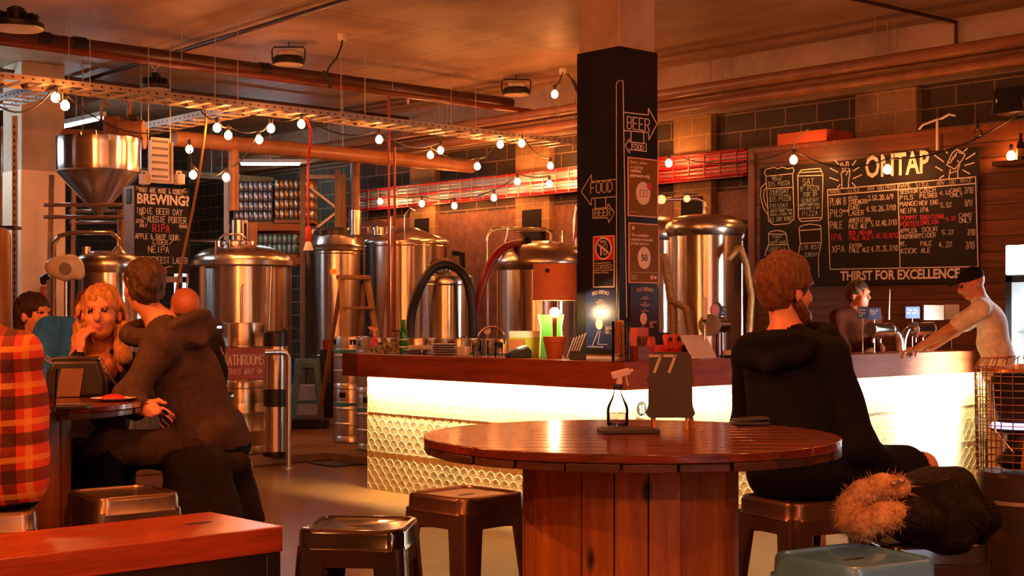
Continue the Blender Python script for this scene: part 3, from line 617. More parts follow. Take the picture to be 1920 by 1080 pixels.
# large tank by the lamp
t, zs, zt = tank('broad brewing tank with bulging lid behind the table lamp', 1014, 15, .475, 490, 452, 'dome')
fit(t, [(-.56, -.1, .7), (-.56, -.1, zt + .0)] + [(-.56 + .12 * (1 - cos(a)), -.1, zt + .12 * sin(a)) for a in [pi / 2 * k / 6 for k in range(1, 7)]] + [(.04, -.1, zt + .12), (.10, -.1, zt + .08), (.10, -.1, zt - .04)], .021, m_pipe, 'arched_pipe', 12)
MB().lathe([(.03, zt - .03), (.03, zt + .06), (.02, zt + .07), (.02, zt + .10)], c=(.22, -.12, 0)).out('pressure_valve', m_pipe, t); MB().lathe([(.06, zt - .06), (.05, zt + .02), (.04, zt + .03)], c=(-.15, -.2, 0)).out('lug', m_blackp, t)
MB().lathe([(.035, zt - .08), (.03, zt + .02), (1e-4, zt + .03)], c=(.38, -.15, 0)).out('lug', m_tank2, t)
fit(t, [(-.42, -.3, zs), (-.36, -.32, zs + .22), (-.34, -.32, zs + .34)], .012, m_pipe); valve(t, (-.56, -.16, 1.15), 1.3); valve(t, (-.56, -.16, 1.0), 1.2)
# tank right of the column with braided hoses
t, zs, zt = tank('domed brewing tank beside the timber partition with braided hoses', 1322, 14, .355, 425, 402, 'dome')
fit(t, [(-.5, -.1, zt + .13), (-.1, -.1, zt + .15), (-.02, -.1, zt + .12), (-.02, -.1, zt - .02)], .02, m_pipe); valve(t, (-.45, -.12, zt + .13), 1.6); valve(t, (-.2, -.12, zt + .14), 1.2)
m_braid = pm('braided_hose', rgb('b08a58'), .45, .4, .3, 30, .3)
def rings(path, r, k=3):
    P = [V(p) for p in path]; out = []; rr = []
    for a, b in zip(P[:-1], P[1:]):
        for j in range(k): out.append(a.lerp(b, j / k)); rr.append(r * (1.0 if j % 2 else .88))
    return out + [P[-1]], rr + [r]
def hose(t, path, r, m, name='hose', k=4):
    p, q = rings(path, r, k); return MB().tube(p, q, 12).out(name, m, t)
hose(t, [(.16, -.45, 1.85)] + [(.16 + .20 * sin(a) , -.45, 1.85 + .12 * (sin(2 * a))) for a in (.3, .6)] + [(.33, -.45, 1.8), (.38, -.45, 1.5), (.36, -.45, 1.15), (.36, -.45, .9)], .036, m_braid, k=6)
hose(t, [(-.46, -.42, 1.9), (-.40, -.42, 1.6), (-.36, -.42, 1.3), (-.36, -.42, .95)], .045, m_braid, k=8); hose(t, [(-.40, -.46, 1.46), (-.24, -.46, 1.38), (-.20, -.46, 1.15), (-.2, -.46, .9)], .034, m_braid, k=6)
tank('brewing tank mostly hidden between the black column and the domed tank', 1228, 15.6, .34, 436, 404, 'dome')
tank('brewing tank edge showing behind the domed tank at the partition', 1376, 15.0, .26, 436, 410, 'dome')
t, zs, zt = tank('brewing tank with arched pipe below the grain hopper', 203, 13.1, .26, 492, 470, 'dome')
fit(t, [(-.47, -.1, .6), (-.47, -.1, zt + .05), (-.42, -.1, zt + .13), (-.3, -.1, zt + .16), (.06, -.1, zt + .16), (.12, -.1, zt + .1), (.12, -.1, zt + .03)], .022, m_pipe, 'arched_pipe')
MB().lathe([(.028, zt - .02), (.075, zt - .03), (.02, zt + .04), (1e-4, zt + .05)], c=(.12, -.1, .0), n=20).out('spray_fitting', m_tank2, t); MB().lathe([(.04, zs + .02), (.04, zt + .03)], c=(-.16, -.14, 0)).out('port', m_tank, t)
# grain hopper on its stand
b = floor_at(185, 14.4); zr = lambda y, Y=14.4: EYE - (y - HY) / FPX * Y - b.z
t = thing('grain_hopper', 'cone-bottomed steel grain hopper on a stand beside the pale column', 'hopper', b, -YAW)
MB().lathe([(.035, zr(404)), (.05, zr(398)), (.412, zr(326)), (.418, zr(324))] + [(.418, zr(324) + (zr(262) - zr(324)) * k / 4) for k in range(1, 5)] + [(.425, zr(262) + .01), (.41, zr(262))], n=56).out('hopper_shell', m_tank, t)
MB().lathe([(.419, zr(325)), (.428, zr(324)), (.419, zr(322))], n=56).out('seam_ring', m_tank, t); MB().tube([(-.05, -.42, zr(262)), (-.05, -.43, zr(255)), (.1, -.43, zr(255)), (.1, -.42, zr(262))], .01).out('lifting_handle', m_pipe, t)
for sx in (-1, 1):
    for sy in (-1, 1): MB().beam((sx * .40, sy * .40, 0), (sx * .36, sy * .36, zr(335)), .04, .04).out('leg', m_pipe, t)
for y in (390, 412):
    for sy in (-1, 1): MB().cyl((-.42, sy * .4, zr(y)), (.42, sy * .4, zr(y)), .02).out('rail', m_pipe, t)
MB().lathe([(.05, 0), (.05, .1)], c=(0, 0, zr(410))).out('slide_gate', m_blackp, t); MB().cyl((.22, .1, zr(392)), (.22, .1, .9), .06).out('feed_pipe', m_copper, t)
# grain mill and auger slung above the hopper
p = W(228, 246, 14.6); t = thing('grain_mill', 'brown motor and auger tube slung under the ceiling above the hopper', 'mill', p, -YAW)
MB().cyl((-.6, 0, -.06), (.24, 0, -.10), .085, n=20).out('auger_tube', m_copper, t); MB().cyl((.02, -.12, .0), (.26, -.12, .0), .095, n=20).out('motor', m_copper, t)
MB().box((-.05, -.1, .03), (.16, .2, .2)).out('gear_box', pm('brown_casing', rgb('7a4a28'), .5), t, bevel=.012); MB().box((.15, -.12, .12), (.1, .1, .05)).out('terminal_box', m_blackp, t, bevel=.006)
MB().tube([(.1, -.13, .05), (.12, -.14, .25), (.08, -.14, .31), (.04, -.14, .3)], .022).out('bent_pipe', m_copper, t); MB().tube([(-.18, -.1, .1), (-.18, -.1, .26), (-.14, -.1, .30), (-.1, -.1, .24)], .016).out('bent_pipe', m_copper, t)
for x in (-.4, .2): MB().cyl((x, 0, -.03), (x, 0, CEIL - p.z), .006, n=6).out('hanger_rod', m_galv, t)
# overhead ducts
def run(name, label, cat, path, r, m, n=20, group=None, hang=(), parts='duct_tube'):
    t = thing(name, label, cat, path[0], 0, group); o0 = V(path[0])
    MB().tube([V(p) - o0 for p in path], r, n).out(parts, m, t)
    for q in hang: MB().cyl(V(q) - o0, V((q[0], q[1], CEIL)) - o0, .005, n=6).out('hanger_rod', m_galv, t)
    return t
def bend(a, b, c, r, k=6):
    a, b, c = V(a), V(b), V(c); p = b + (a - b).normalized() * r; q = b + (c - b).normalized() * r
    return [p.lerp(b, s).lerp(b.lerp(q, s), s) for s in [j / k for j in range(k + 1)]]
v0 = W(438, 395, 16); e0 = V((v0.x, v0.y, EYE - (270 - HY) / FPX * 16)); e1 = V((UW - .3, v0.y, e0.z))
t = run('vent_duct', 'large brown duct rising from the flanged tank and crossing to the wall', 'duct', [e0 - V((.75, 0, 0)), e1], .088, m_copper, 24, hang=[(e0.x + 1.5, e0.y, e0.z), (e0.x + 3, e0.y, e0.z)])
MB().tube([v0 - e0 + V((.75, 0, 0)), V((.75, 0, 0))], .06, 20).out('drop_duct', m_copper, t)
v1 = W(666, 396, 19.1); e2 = V((v1.x, v1.y, EYE - (292 - HY) / FPX * 19.1)); e3 = V((v1.x + .02, v1.y - 4.9, e2.z))
t = run('vent_duct', 'orange vent duct rising behind the slim tank and turning along the wall', 'duct', [v1] + bend(v1, e2, e3, .18) + [e3], .062, m_copper, 24, hang=[(e3.x, e3.y + 3, e2.z), (e3.x, e3.y + 1, e2.z)])
MB().cyl((0, 0, -.32), (0, 0, .01), .085, n=28).out('steel_sleeve', m_tank, t)
# pipes along the right wall
for k, (pa, pb, u, r, lab) in enumerate((((1240, 175), (1920, 78), 11.55, .056, 'thick copper toned pipe, upper of the pair along the beam'), ((1240, 212), (1700, 135), 11.75, .048, 'copper toned pipe, lower of the pair along the beam'), ((1240, 194), (1700, 122), 11.9, .02, 'thin pipe running between the two thick wall pipes'))):
    a, b = onu(*pa, u), onu(*pb, u); z = (a.z + b.z) / 2
    run('wall_pipe', lab, 'pipe', [(u, 1.5, z), (u, 19.5, z)], r, m_copper, 18, 'pipes along the right wall', [(u, y, z) for y in (4.5, 7.6, 9.6, 11.8, 14, 16.5)], 'pipe_tube')
a = onv(0, 72, 12.75); b = onv(1050, 200, 12.75); z = (a.z + b.z) / 2
t = run('sprinkler_main', 'dark brown pipe crossing below the ceiling, thicker of two', 'pipe', [(-1, 12.75, z), (UW - .7, 12.75, z)], .062, pm('dark_brown_pipe', rgb('4a2818'), .35), 18, None, [(x, 12.75, z) for x in (5.9, 8.0, 10.2)], 'pipe_tube')
for x in (5.7, 6.05, 8.1): MB().cyl((x + 1 - .06, 0, 0), (x + 1 + .06, 0, 0), .075, n=18).out('coupling', m_blackp, t)
run('sprinkler_branch', 'thinner dark pipe running just under the thick ceiling pipe', 'pipe', [(-1, 12.5, z - .12), (UW - .6, 12.5, z - .12)], .034, pm('red_brown_pipe', rgb('6a3018'), .3), 14, None, [(x, 12.5, z - .12) for x in (7, 9.6)], 'pipe_tube')
c0, c1 = onz(265, 118, 4.14), onz(650, 0, 4.14); run('ceiling_conduit', 'slim dark conduit running diagonally across the ceiling', 'pipe', [c0 + (c0 - c1) * .6, c1 + (c1 - c0) * .4], .022, pm('dark_conduit', rgb('3c2012'), .4), 10, None, (), 'pipe_tube')
c0, c1 = onz(1610, 0, 4.16), onz(1780, 38, 4.16); run('ceiling_conduit', 'dark conduit across the ceiling dropping down the concrete beam', 'pipe', [c0 + (c0 - c1) * .6, V((UW - .17, c1.y, 4.16)), V((UW - .17, c1.y, 3.85))], .018, MATS['dark_conduit'], 10, None, (), 'pipe_tube')
c0, c1 = onz(880, 164, 4.1), onz(110, 135, 4.1); run('ceiling_conduit', 'slender brown conduit under the ceiling behind the thick pipe', 'pipe', [(5.5, 15.4, 4.1), (UW - .2, 15.4, 4.1)], .02, MATS['dark_conduit'], 10, None, (), 'pipe_tube')
# cable trays
def tray(label, p0, p1, w=.3, h=.08, hang=True, m=None, name='cable_tray', step=.25):
    p0, p1 = V(p0), V(p1); d = (p1 - p0).normalized(); s = V((0, 0, 1)).cross(d).normalized(); L = (p1 - p0).length
    t = thing(name, label, 'cable tray', p0); m = m or m_trayp
    for sg in (-1, 1):
        q = s * sg * w / 2; mb = MB(); mb.beam(q, q + d * L, .004, h)
        n = int(L / .09)
        for k in range(n): mb.box(q + d * (.05 + .09 * k) - s * sg * 0 , (.022 if abs(d.x) > .5 else .0065, .0065 if abs(d.x) > .5 else .022, .013), mi=1)
        mb.out('side_rail', [m, m_slot], t)
    for k in range(int(L / step)): MB().beam(d * (k + .5) * step - s * w / 2 + V((0, 0, -h / 2)), d * (k + .5) * step + s * w / 2 + V((0, 0, -h / 2)), .06, .006).out('rung', m, t)
    if hang:
        k = .6
        while k < L:
            for sg in (-1, 1): MB().cyl(d * k + s * sg * w / 2, d * k + s * sg * w / 2 + V((0, 0, CEIL - p0.z)), .004, n=5).out('hanger_rod', m_galv, t)
            k += 1.5
    return t
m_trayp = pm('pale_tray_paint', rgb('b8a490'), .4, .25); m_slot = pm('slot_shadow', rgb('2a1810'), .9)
zt_ = 3.42
tray('long pale perforated cable tray hung across the room from the ceiling', (3.6, 12, zt_), (UW - .35, 12, zt_), .42, .055, step=.2)
q = onv(470, 235, 12); tray('short perforated tray branching from the long tray towards the cabinet', (q.x, 12.25, zt_), (q.x, 14.9, zt_), .3, .07, False)
q = onv(110, 182, 12); tray('perforated tray branching off the long tray at the pale column', (q.x, 12.25, zt_), (q.x, 14.9, zt_), .25, .07, False)
tray('brown perforated tray in front of the rear blockwork above the pallet rack', (7.4, 18.6, 3.45), (UW - .4, 18.6, 3.45), .3, .09, True, pm('brown_tray', rgb('7a5a34'), .5))
# silver mesh tray along the right wall and its red stretch
def wall_tray(label, y0, y1, m, zc=3.04, hh=.30):
    t = thing('wall_tray', label, 'cable tray', (UW - .16, y0, zc)); L = y1 - y0
    MB().box((.03, L / 2, 0), (.006, L, hh)).out('back_plate', m, t)
    for k in range(7): MB().cyl((0, 0, -hh / 2 + .03 + k * hh / 7), (0, L, -hh / 2 + .03 + k * hh / 7), .008 if k % 3 else .016, n=8).out('cable' if k % 3 == 0 else 'wire', m_red if k % 3 == 0 else m_galv, t)
    n = int(L / .22)
    for k in range(n): MB().box((-.01, (k + .5) * L / n, 0), (.012, .012, hh)).out('strut', m_galv if m is not m_redtray else m_red, t)
    MB().box((.0, L / 2, -hh / 2), (.09, L, .012)).out('bottom_lip', m_red, t); MB().box((.03, L / 2, hh / 2), (.06, L, .01)).out('top_lip', m_galv if m is not m_redtray else m_copper, t)
m_redtray = pm('red_mesh', rgb('d83a38'), .4, .2, .3, 20); m_foil = pm('silver_foil', rgb('c4d8f4'), .34, .6, .2, 9, .4)
ya = onu(1238, 300, UW - .1).y; yb = onu(1404, 300, UW - .1).y
wall_tray('silver foil backed tray with red cables along the block wall', ya + .4, onu(672, 370, UW - .1).y, m_foil)
wall_tray('red mesh tray on the block wall beside the timber partition', yb, ya + .3, m_redtray)
# wrapped pallets of cans on a steel rack
def cans_pallet(label, px, y0, Y, nx, ny, nz, m1, m2, sc=1.0, rz=-YAW):
    p = W(px, y0, Y); t = thing('can_pallet', label, 'pallet', p, rz)
    mb = MB(); r, h = .033 * sc, .125 * sc
    for k in range(nz):
        for i in range(nx):
            for j in range(ny):
                if 0 < i < nx - 1 and 0 < j < ny - 1 and k < nz - 1: continue
                mb.lathe([(r * .8, 0), (r, .01), (r, h - .012), (r * .78, h)], c=((i - nx / 2 + .5) * r * 2.03, (j - ny / 2 + .5) * r * 2.03, .06 + k * (h + .012)), n=10, mi=(i + j + k) % 2)
    o = mb.out('cans', [m1, m2], t); o['kind'] = 'stuff'
    for k in range(nz + 1): MB().box((0, 0, .054 + k * (h + .012)), (nx * r * 2.06, ny * r * 2.06, .006)).out('layer_board', pm('grey_board', rgb('6a6258'), .8), t)
    MB().box((0, 0, .02), (nx * r * 2.06, ny * r * 2.06, .05)).out('pallet_base', m_card, t)
m_can = pm('silver_can', rgb('c8d0d4'), .25, .7, .2, 20); m_can2 = pm('gold_can', rgb('c89a60'), .28, .7, .25, 20); m_teal = pm('teal_can', rgb('7ab4bc'), .3, .4)
rk = W(548, 600, 20.0)
t = thing('pallet_rack', 'steel pallet rack carrying wrapped cans below the rear wall', 'rack', (rk.x, rk.y, .08), -YAW); zz = lambda y: EYE - (y - HY) / FPX * 20.0 - .08
for x in (-.85, .2, .68):
    for y in (-.35, .35): MB().box((x, y, zz(322) / 2), (.07, .06, zz(322))).out('upright', pm('rack_paint', rgb('9a7a5a'), .5, .2) if x > 0 else m_galv, t)
for y in (-.35, .35):
    for z in (zz(424), zz(486)): MB().box((-.33, y, z - .04), (1.1, .05, .09)).out('shelf_beam', pm('orange_beam', rgb('b86a2a'), .5), t)
MB().beam((.2, -.35, zz(345)), (.68, -.35, zz(395)), .04, .03).out('brace', m_galv, t); MB().beam((.68, -.35, zz(400)), (.2, -.35, zz(450)), .04, .03).out('brace', m_galv, t); MB().box((.44, -.35, zz(336)), (.48, .04, .05)).out('brace', m_galv, t)
for z in (zz(424), zz(486)): MB().box((-.33, 0, z), (1.05, .7, .02)).out('shelf_board', m_card, t)
cans_pallet('film-wrapped pallet of silver cans on the rack, under the vent duct', 481, 424, 20.0, 8, 8, 4, m_can, pm('blue_can', rgb('9aa8c8'), .25, .6))
cans_pallet('film-wrapped pallet of gold toned cans beside the rack upright', 556, 420, 19.95, 8, 8, 4, m_can2, m_can)
cans_pallet('lower pallet of teal cans on the rack behind the flanged tank', 512, 484, 20.0, 11, 8, 2, m_teal, pm('pale_teal_can', rgb('a8d0d4'), .3, .5))
# kegs
m_keg = steel('keg_steel', (.78, .70, .60), .30, 2, .7); m_band = pm('teal_band', rgb('3a8a90'), .5)
def keg_proto(label, loc, h, band, group):
    t = thing('beer_keg', label, 'keg', loc, 0, group); r = .2; s = h / .585
    MB().lathe([(r * .92, 0), (r, .01), (r, .06 * s), (r * .95, .075 * s), (r * .98, .1 * s), (r * .98, .19 * s), (r * 1.02, .2 * s), (r * 1.02, .215 * s), (r * .98, .225 * s), (r * .98, .36 * s), (r * 1.02, .37 * s), (r * 1.02, .385 * s), (r * .98, .395 * s), (r * .98, .455 * s), (r * .94, .475 * s), (r * .4, .5 * s), (1e-4, .5 * s)], n=40).out('keg_body', m_keg, t)
    mb = MB()                                            # collar with two hand holes
    for a0, a1 in ((-1.9, -.0), (.5, 2.65), (3.15, 4.0)): mb.lathe([(r * .97, .46 * s), (r * .99, .575 * s), (r * .97, .585 * s), (r * .95, .575 * s), (r * .94, .46 * s)], n=16, a0=a0 - pi / 2 + .9, a1=a1 - pi / 2 + .9)
    mb.lathe([(r * .97, .46 * s), (r * .975, .50 * s), (r * .94, .50 * s)], n=40); mb.lathe([(r * .975, .555 * s), (r * .99, .575 * s), (r * .97, .588 * s), (r * .94, .57 * s), (r * .94, .555 * s)], n=40); mb.out('collar', m_keg, t)
    if band: MB().lathe([(r * .985, .41 * s), (r * .99, .412 * s), (r * .99, .445 * s), (r * .985, .447 * s)], n=40).out('paint_band', m_band, t)
    MB().cyl((0, 0, .49 * s), (0, 0, .53 * s), .035).out('spear_valve', m_keg, t); return t
b = floor_at(661, 14.8); b.z = .08
k0 = keg_proto('steel keg with teal band, lower of the pair at the bar end', b, .545, True, 'kegs behind the bar')
dup(k0, b + V((0, 0, .545)), .6, 'steel keg with teal band, upper of the pair at the bar end')
row = ['upper keg second from the bar end, behind the pink spray bottle', 'upper keg behind the green bottle with a hand hole showing', 'upper keg behind the stacked plates', 'upper keg behind the arched water tap', 'upper keg by the card machine']
for k, px in enumerate((706, 786, 866, 946)):
    b = floor_at(px, 13.95 - .18 * k)
    dup(k0, b, .3 * k, row[k].replace('upper', 'lower')); dup(k0, b + V((0, 0, .545)), -.45 + .2 * k, row[k])
b = floor_at(455, 13.54)
k1 = keg_proto('tall steel keg under the Bathrooms sign, lower of its stack', b, .62, False, 'kegs beside the rail'); dup(k1, b + V((0, 0, .62)), -.5, 'steel keg topping the stack behind the Bathrooms sign')
b2 = floor_at(418, 14.4); dup(k0, b2, .2, 'steel keg half hidden behind the stack with the Bathrooms sign', 'kegs beside the rail'); dup(k0, b2 + V((0, 0, .545)), .9, 'upper keg half hidden behind the stack with the Bathrooms sign', 'kegs beside the rail')
b = floor_at(517, 13.3); t = thing('steel_canister', 'tall stainless cylinder with black bands beside the stacked kegs', 'canister', b)
MB().lathe([(.112, .04), (.112, 1.10)], n=36).out('cylinder', m_keg, t)
for z0, z1 in ((0, .06), (.46, .64), (1.02, 1.17)): MB().lathe([(.1, z0), (.118, z0 + .005), (.118, z1 - .02), (.1, z1), (1e-4, z1)], n=36).out('black_band', m_blackp, t)
MB().ball((.05, -.08, 1.17), .03, 8).out('tap_knob', m_blackp, t)
# steel rail with the sign
b = V((7.22, 10.95, 0)); t = thing('guard_rail', 'steel tube rail with round foot in front of the stacked kegs', 'rail', b)
MB().tube([(0, 0, .01), (0, 0, .98)] + [(-.08 * (1 - cos(a)), 0, .98 + .08 * sin(a)) for a in [pi / 2 * k / 6 for k in range(1, 7)]] + [(-2.4, 0, 1.06)], .026, 14).out('rail_tube', m_keg, t); MB().cyl((0, 0, 0), (0, 0, .012), .07, n=24).out('foot_flange', m_keg, t); MB().cyl((-2.4, 0, 0), (-2.4, 0, 1.06), .026).out('post', m_keg, t)
a_, b_ = onv(414, 654, 10.9), onv(496, 654, 10.9); z1 = onv(455, 712, 10.9).z; zc = (a_.z + z1) / 2
sg = thing('bathrooms_sign', 'brown timber sign chalked Bathrooms this way hanging on the rail', 'sign', (a_.x, 10.9, zc))
w_ = b_.x - a_.x; MB().box((w_ / 2, 0, 0), (w_, .02, a_.z - z1)).out('board', wood('sign_board', rgb('8a3c18'), rgb('b4562a'), 2, 0, .5), sg, bevel=.002)
mb = MB(); T = frame((0, -.0105, 0), (1, 0, 0), (0, 0, 1)); stroke_text(mb, T, 'BATHROOMS', .02, -.005, .085, w_ * .92, .011); stroke_text(mb, T, 'this way', .06, -.09, .05, .26, .006, slant=.2); line(mb, T, [(.36, -.066), (w_ - .04, -.066)], .007); line(mb, T, [(w_ - .075, -.04), (w_ - .035, -.066), (w_ - .075, -.092)], .007)
mb.out('chalk_lettering', pm('pale_chalk', rgb('fce8d4'), .8), sg)
mb = MB(); mb.tube([(.1, 0, .09), (.1, .05, .16), (.1, .08, .13)], .004); mb.out('hook', m_galv, sg)
# stepladder, bucket, boxes, mat
b = floor_at(664, 16.2); zt_l = EYE - (520 - HY) / FPX * 16.2 - .08
t = thing('stepladder', 'worn aluminium stepladder standing open behind the kegs', 'stepladder', b, -YAW + .55); m_alu = pm('worn_aluminium', rgb('b08a68'), .5, .3)
for s in (-1, 1):
    MB().beam((s * .16, 0, zt_l), (s * .27, -.42, 0), .07, .03).out('front_stile', m_alu, t); MB().beam((s * .14, .05, zt_l - .08), (s * .24, .5, 0), .045, .025).out('rear_stile', m_alu, t)
for k in range(1, 5): f = k / 5; MB().box((0, -.42 * f + .0, zt_l * (1 - f)), (.34 + .18 * f, .11, .03)).out('tread', m_alu, t, bevel=.004)
MB().box((0, .02, zt_l), (.36, .16, .05)).out('top_cap', m_alu, t, bevel=.006)
t = thing('bucket', 'small red bucket of brushes behind the kegs', 'bucket', W(613, 655, 18.3)); MB().lathe([(1e-4, 0), (.05, 0), (.06, .12), (.055, .12), (.045, .01)], n=20).out('pail', m_redp, t); MB().tube([(-.06, 0, .11), (-.04, 0, .18), (.04, 0, .18), (.06, 0, .11)], .004).out('handle', m_galv, t)
tk = tag(MB().box((0, 0, .34), (.17, .17, .68)).out('bucket_stand', m_blackp, bevel=.02, loc=(W(613, 655, 18.3).x, W(613, 655, 18.3).y, .08), rz=-YAW), 'slim dark stand carrying the red bucket', 'stand')
tk.scale.z = (W(613, 655, 18.3).z - .08) / .68
tag(MB().rbox((0, 0, .2), (.60, .2, .40), .05).out('white_tub', pm('white_tub_paint', rgb('d8cfc4'), .5), bevel=.01, loc=floor_at(590, 18.78), rz=-YAW), 'low white tub behind the teal stool', 'tub')
tag(MB().box((0, 0, .055), (.42, .3, .11)).out('floor_box', m_blackp, bevel=.006, loc=floor_at(581, 16.6), rz=-YAW), 'flat black box on the concrete plinth under the teal stool', 'box')
tag(MB().box((0, 0, .006), (.75, .42, .012)).out('floor_mat', m_rub, bevel=.003, loc=(7.95, 10.95, 0), rz=.0), 'black rubber mat on the floor between the rail and the bar', 'mat')
t = thing('blue_display', 'small glowing blue display panel behind the keg stack', 'display', W(403, 622, 15.2), -YAW); MB().box((0, 0, .0), (.2, .1, .2)).out('case', m_blackp, t); MB().box((0, -.052, .05), (.17, .004, .018)).out('blue_light', emit('blue_glow', (.35, .5, 1), 45), t)
MB().box((0, .0, -.55), (.05, .05, .95)).out('stand', m_blackp, t)
# hoses and cables
def cable(label, cat, pts, r, m, name='hose'):
    o0 = V(pts[0]); P = [V(p) for p in pts]; out = []
    for i in range(len(P) - 1):
        p0, p1, p2, p3 = P[max(i - 1, 0)], P[i], P[i + 1], P[min(i + 2, len(P) - 1)]
        for k in range(8):
            s = k / 8; out.append(.5 * ((2 * p1) + (p2 - p0) * s + (2 * p0 - 5 * p1 + 4 * p2 - p3) * s * s + (3 * p1 - p0 - 3 * p2 + p3) * s ** 3) - o0)
    out.append(P[-1] - o0); return tag(MB().tube(out, r, 10).out(name, m, loc=o0), label, cat)
cable('black hose looped over the small brewing tank', 'hose', [W(x, y, Y) for x, y, Y in ((768, 660, 14.1), (772, 590, 14.1), (790, 535, 14.05), (815, 502, 14.05), (845, 498, 14.05), (872, 520, 14), (884, 570, 14), (886, 640, 14))], .045, m_rub)
cable('thick red hose hung behind the arched pipe of the broad tank', 'hose', [W(x, y, Y) for x, y, Y in ((893, 590, 14.3), (903, 540, 14.3), (922, 490, 14.35), (950, 462, 14.5), (985, 456, 14.9))], .042, m_red)
cable('red hose draped behind the black column', 'hose', [W(x, y, 16) for x, y in ((1078, 820), (1079, 600), (1080, 500), (1082, 455), (1088, 420), (1102, 385))], .05, m_red)
cable('steel pipe curving up behind the black column', 'pipe', [W(x, y, 16) for x, y in ((1072, 820), (1075, 600), (1076, 505), (1077, 420), (1083, 385), (1096, 375), (1112, 370))], .02, m_pipe)
cable('red and black cable drop hanging from the long tray beside the rack', 'cable', [W(x, y, Y) for x, y, Y in ((572, 218, 14.3), (583, 250, 14.6), (578, 300, 15), (577, 360, 15), (578, 425, 15))], .014, m_red, 'cable')
cable('yellowed rope hanging from the long tray past the chalkboard cabinet', 'rope', [W(x, y, Y) for x, y, Y in ((372, 190, 13.9), (386, 215, 13.8), (380, 280, 13.5), (364, 380, 12.6), (335, 520, 12.4), (325, 590, 12.4))], .012, pm('rope_fibre', rgb('a8803c'), .8), 'rope')
for k, px in enumerate((729, 740)):
    a = W(px, 180 if k == 0 else 275, 16.2); cable(['red vertical drop pipe in front of the conical-roofed tank, taller of two', 'red vertical drop pipe in front of the conical-roofed tank, shorter of two'][k], 'pipe', [a, V((a.x, a.y, 1.3)), V((a.x, a.y, .5))], .014, pm('red_brown_paint', rgb('9a3a20'), .45), 'drop_pipe')
t = thing('wash_gun', 'red and white wash gun hanging on the cable drop by the slim tank', 'wash gun', W(578, 470, 15), -YAW)
MB().lathe([(.02, .08), (.035, .12), (.03, .24), (.015, .26)], n=16).out('grip', m_redp, t); MB().lathe([(.055, 0), (.05, .02), (.03, .09), (.02, .1)], n=16).out('nozzle', m_wht, t)

# ------------------------------------------------------------------ festoon bulbs, cables, high bay lamps
m_bulb = emit('festoon_bulb_glow', (1, .30, .075), BULB)
m_cord = pm('black_cord', (.012, .010, .009), .5)
BULBS = [  # image position, plane (v or u) the string hangs in, what tells the bulb apart
 (122, 198, 'v', 11.6, 'lit festoon bulb alone under the long tray by the pale column'),
 (104, 183, 'v', 11.75, 'lit festoon bulb tucked at the tray corner by the pale column'),
 (407, 240, 'v', 12.0, 'lit festoon bulb under the long tray, first of four where the short tray branches'),
 (428, 254, 'v', 12.3, 'lit festoon bulb second where the short tray branches off'),
 (486, 262, 'v', 12.5, 'lit festoon bulb in front of the large brown duct'),
 (508, 241, 'v', 11.7, 'lit festoon bulb close under the long tray above the brown duct'),
 (355, 280, 'v', 13.2, 'lit festoon bulb beside the white slotted tray drop'),
 (362, 328, 'v', 12.8, 'lit festoon bulb low beside the chalkboard cabinet top'),
 (424, 333, 'v', 12.8, 'lit festoon bulb hanging before the orange stack of the flanged tank'),
 (565, 233, 'v', 11.9, 'lit festoon bulb at the cable drop on the long tray'),
 (711, 262, 'v', 12.0, 'lit festoon bulb above the red drop pipes'),
 (807, 291, 'v', 12.9, 'lit festoon bulb, lower of the close pair against the blockwork'),
 (826, 282, 'v', 12.7, 'lit festoon bulb, upper of the close pair against the blockwork'),
 (895, 312, 'v', 12.6, 'lit festoon bulb alone against the blockwork above the silver tray'),
 (938, 271, 'v', 12.0, 'lit festoon bulb under the long tray, first of two towards the black column'),
 (978, 269, 'v', 11.8, 'lit festoon bulb under the long tray, second of two towards the black column'),
 (1032, 311, 'u', 11.9, 'lit festoon bulb above the silver tray beside the black column'),
 (713, 378, 'u', 11.95, 'lit festoon bulb under the silver tray by the orange vent duct'),
 (791, 382, 'u', 11.95, 'lit festoon bulb at the top of a black wall strip'),
 (852, 386, 'u', 11.95, 'lit festoon bulb at the top edge of the strand board'),
 (926, 371, 'u', 11.95, 'lit festoon bulb under the silver tray above the broad tank'),
 (970, 341, 'u', 11.95, 'lit festoon bulb on the face of the silver tray'),
 (1030, 345, 'u', 11.95, 'lit festoon bulb on the silver tray end beside the column'),
 (1040, 177, 'v', 11.1, 'lit festoon bulb hanging high near the ceiling by the black column'),
 (1254, 306, 'u', 11.95, 'lit bulb glowing in front of the red mesh tray'),
 (1488, 300, 'u', 11.35, 'lit festoon bulb over the drawn beer mug on the tap board'),
 (1664, 318, 'u', 11.35, 'lit festoon bulb shining over the On Tap heading'),
]
BP = []; proto = None
for px, py, ax, d, lab in BULBS:
    p = onv(px, py, d) if ax == 'v' else onu(px, py, d); BP.append(p)
    if proto is None:
        proto = thing('festoon_bulb', lab, 'light bulb', p, 0, 'festoon bulbs')
        MB().lathe([(1e-4, -.042), (.018, -.038), (.033, -.022), (.038, 0), (.033, .022), (.018, .038), (.014, .046)], n=12).out('glass_globe', m_bulb, proto)
        MB().lathe([(.016, .044), (.019, .05), (.019, .095), (.008, .105), (1e-4, .106)], n=12).out('socket', m_cord, proto)
    else: dup(proto, p, 0, lab)
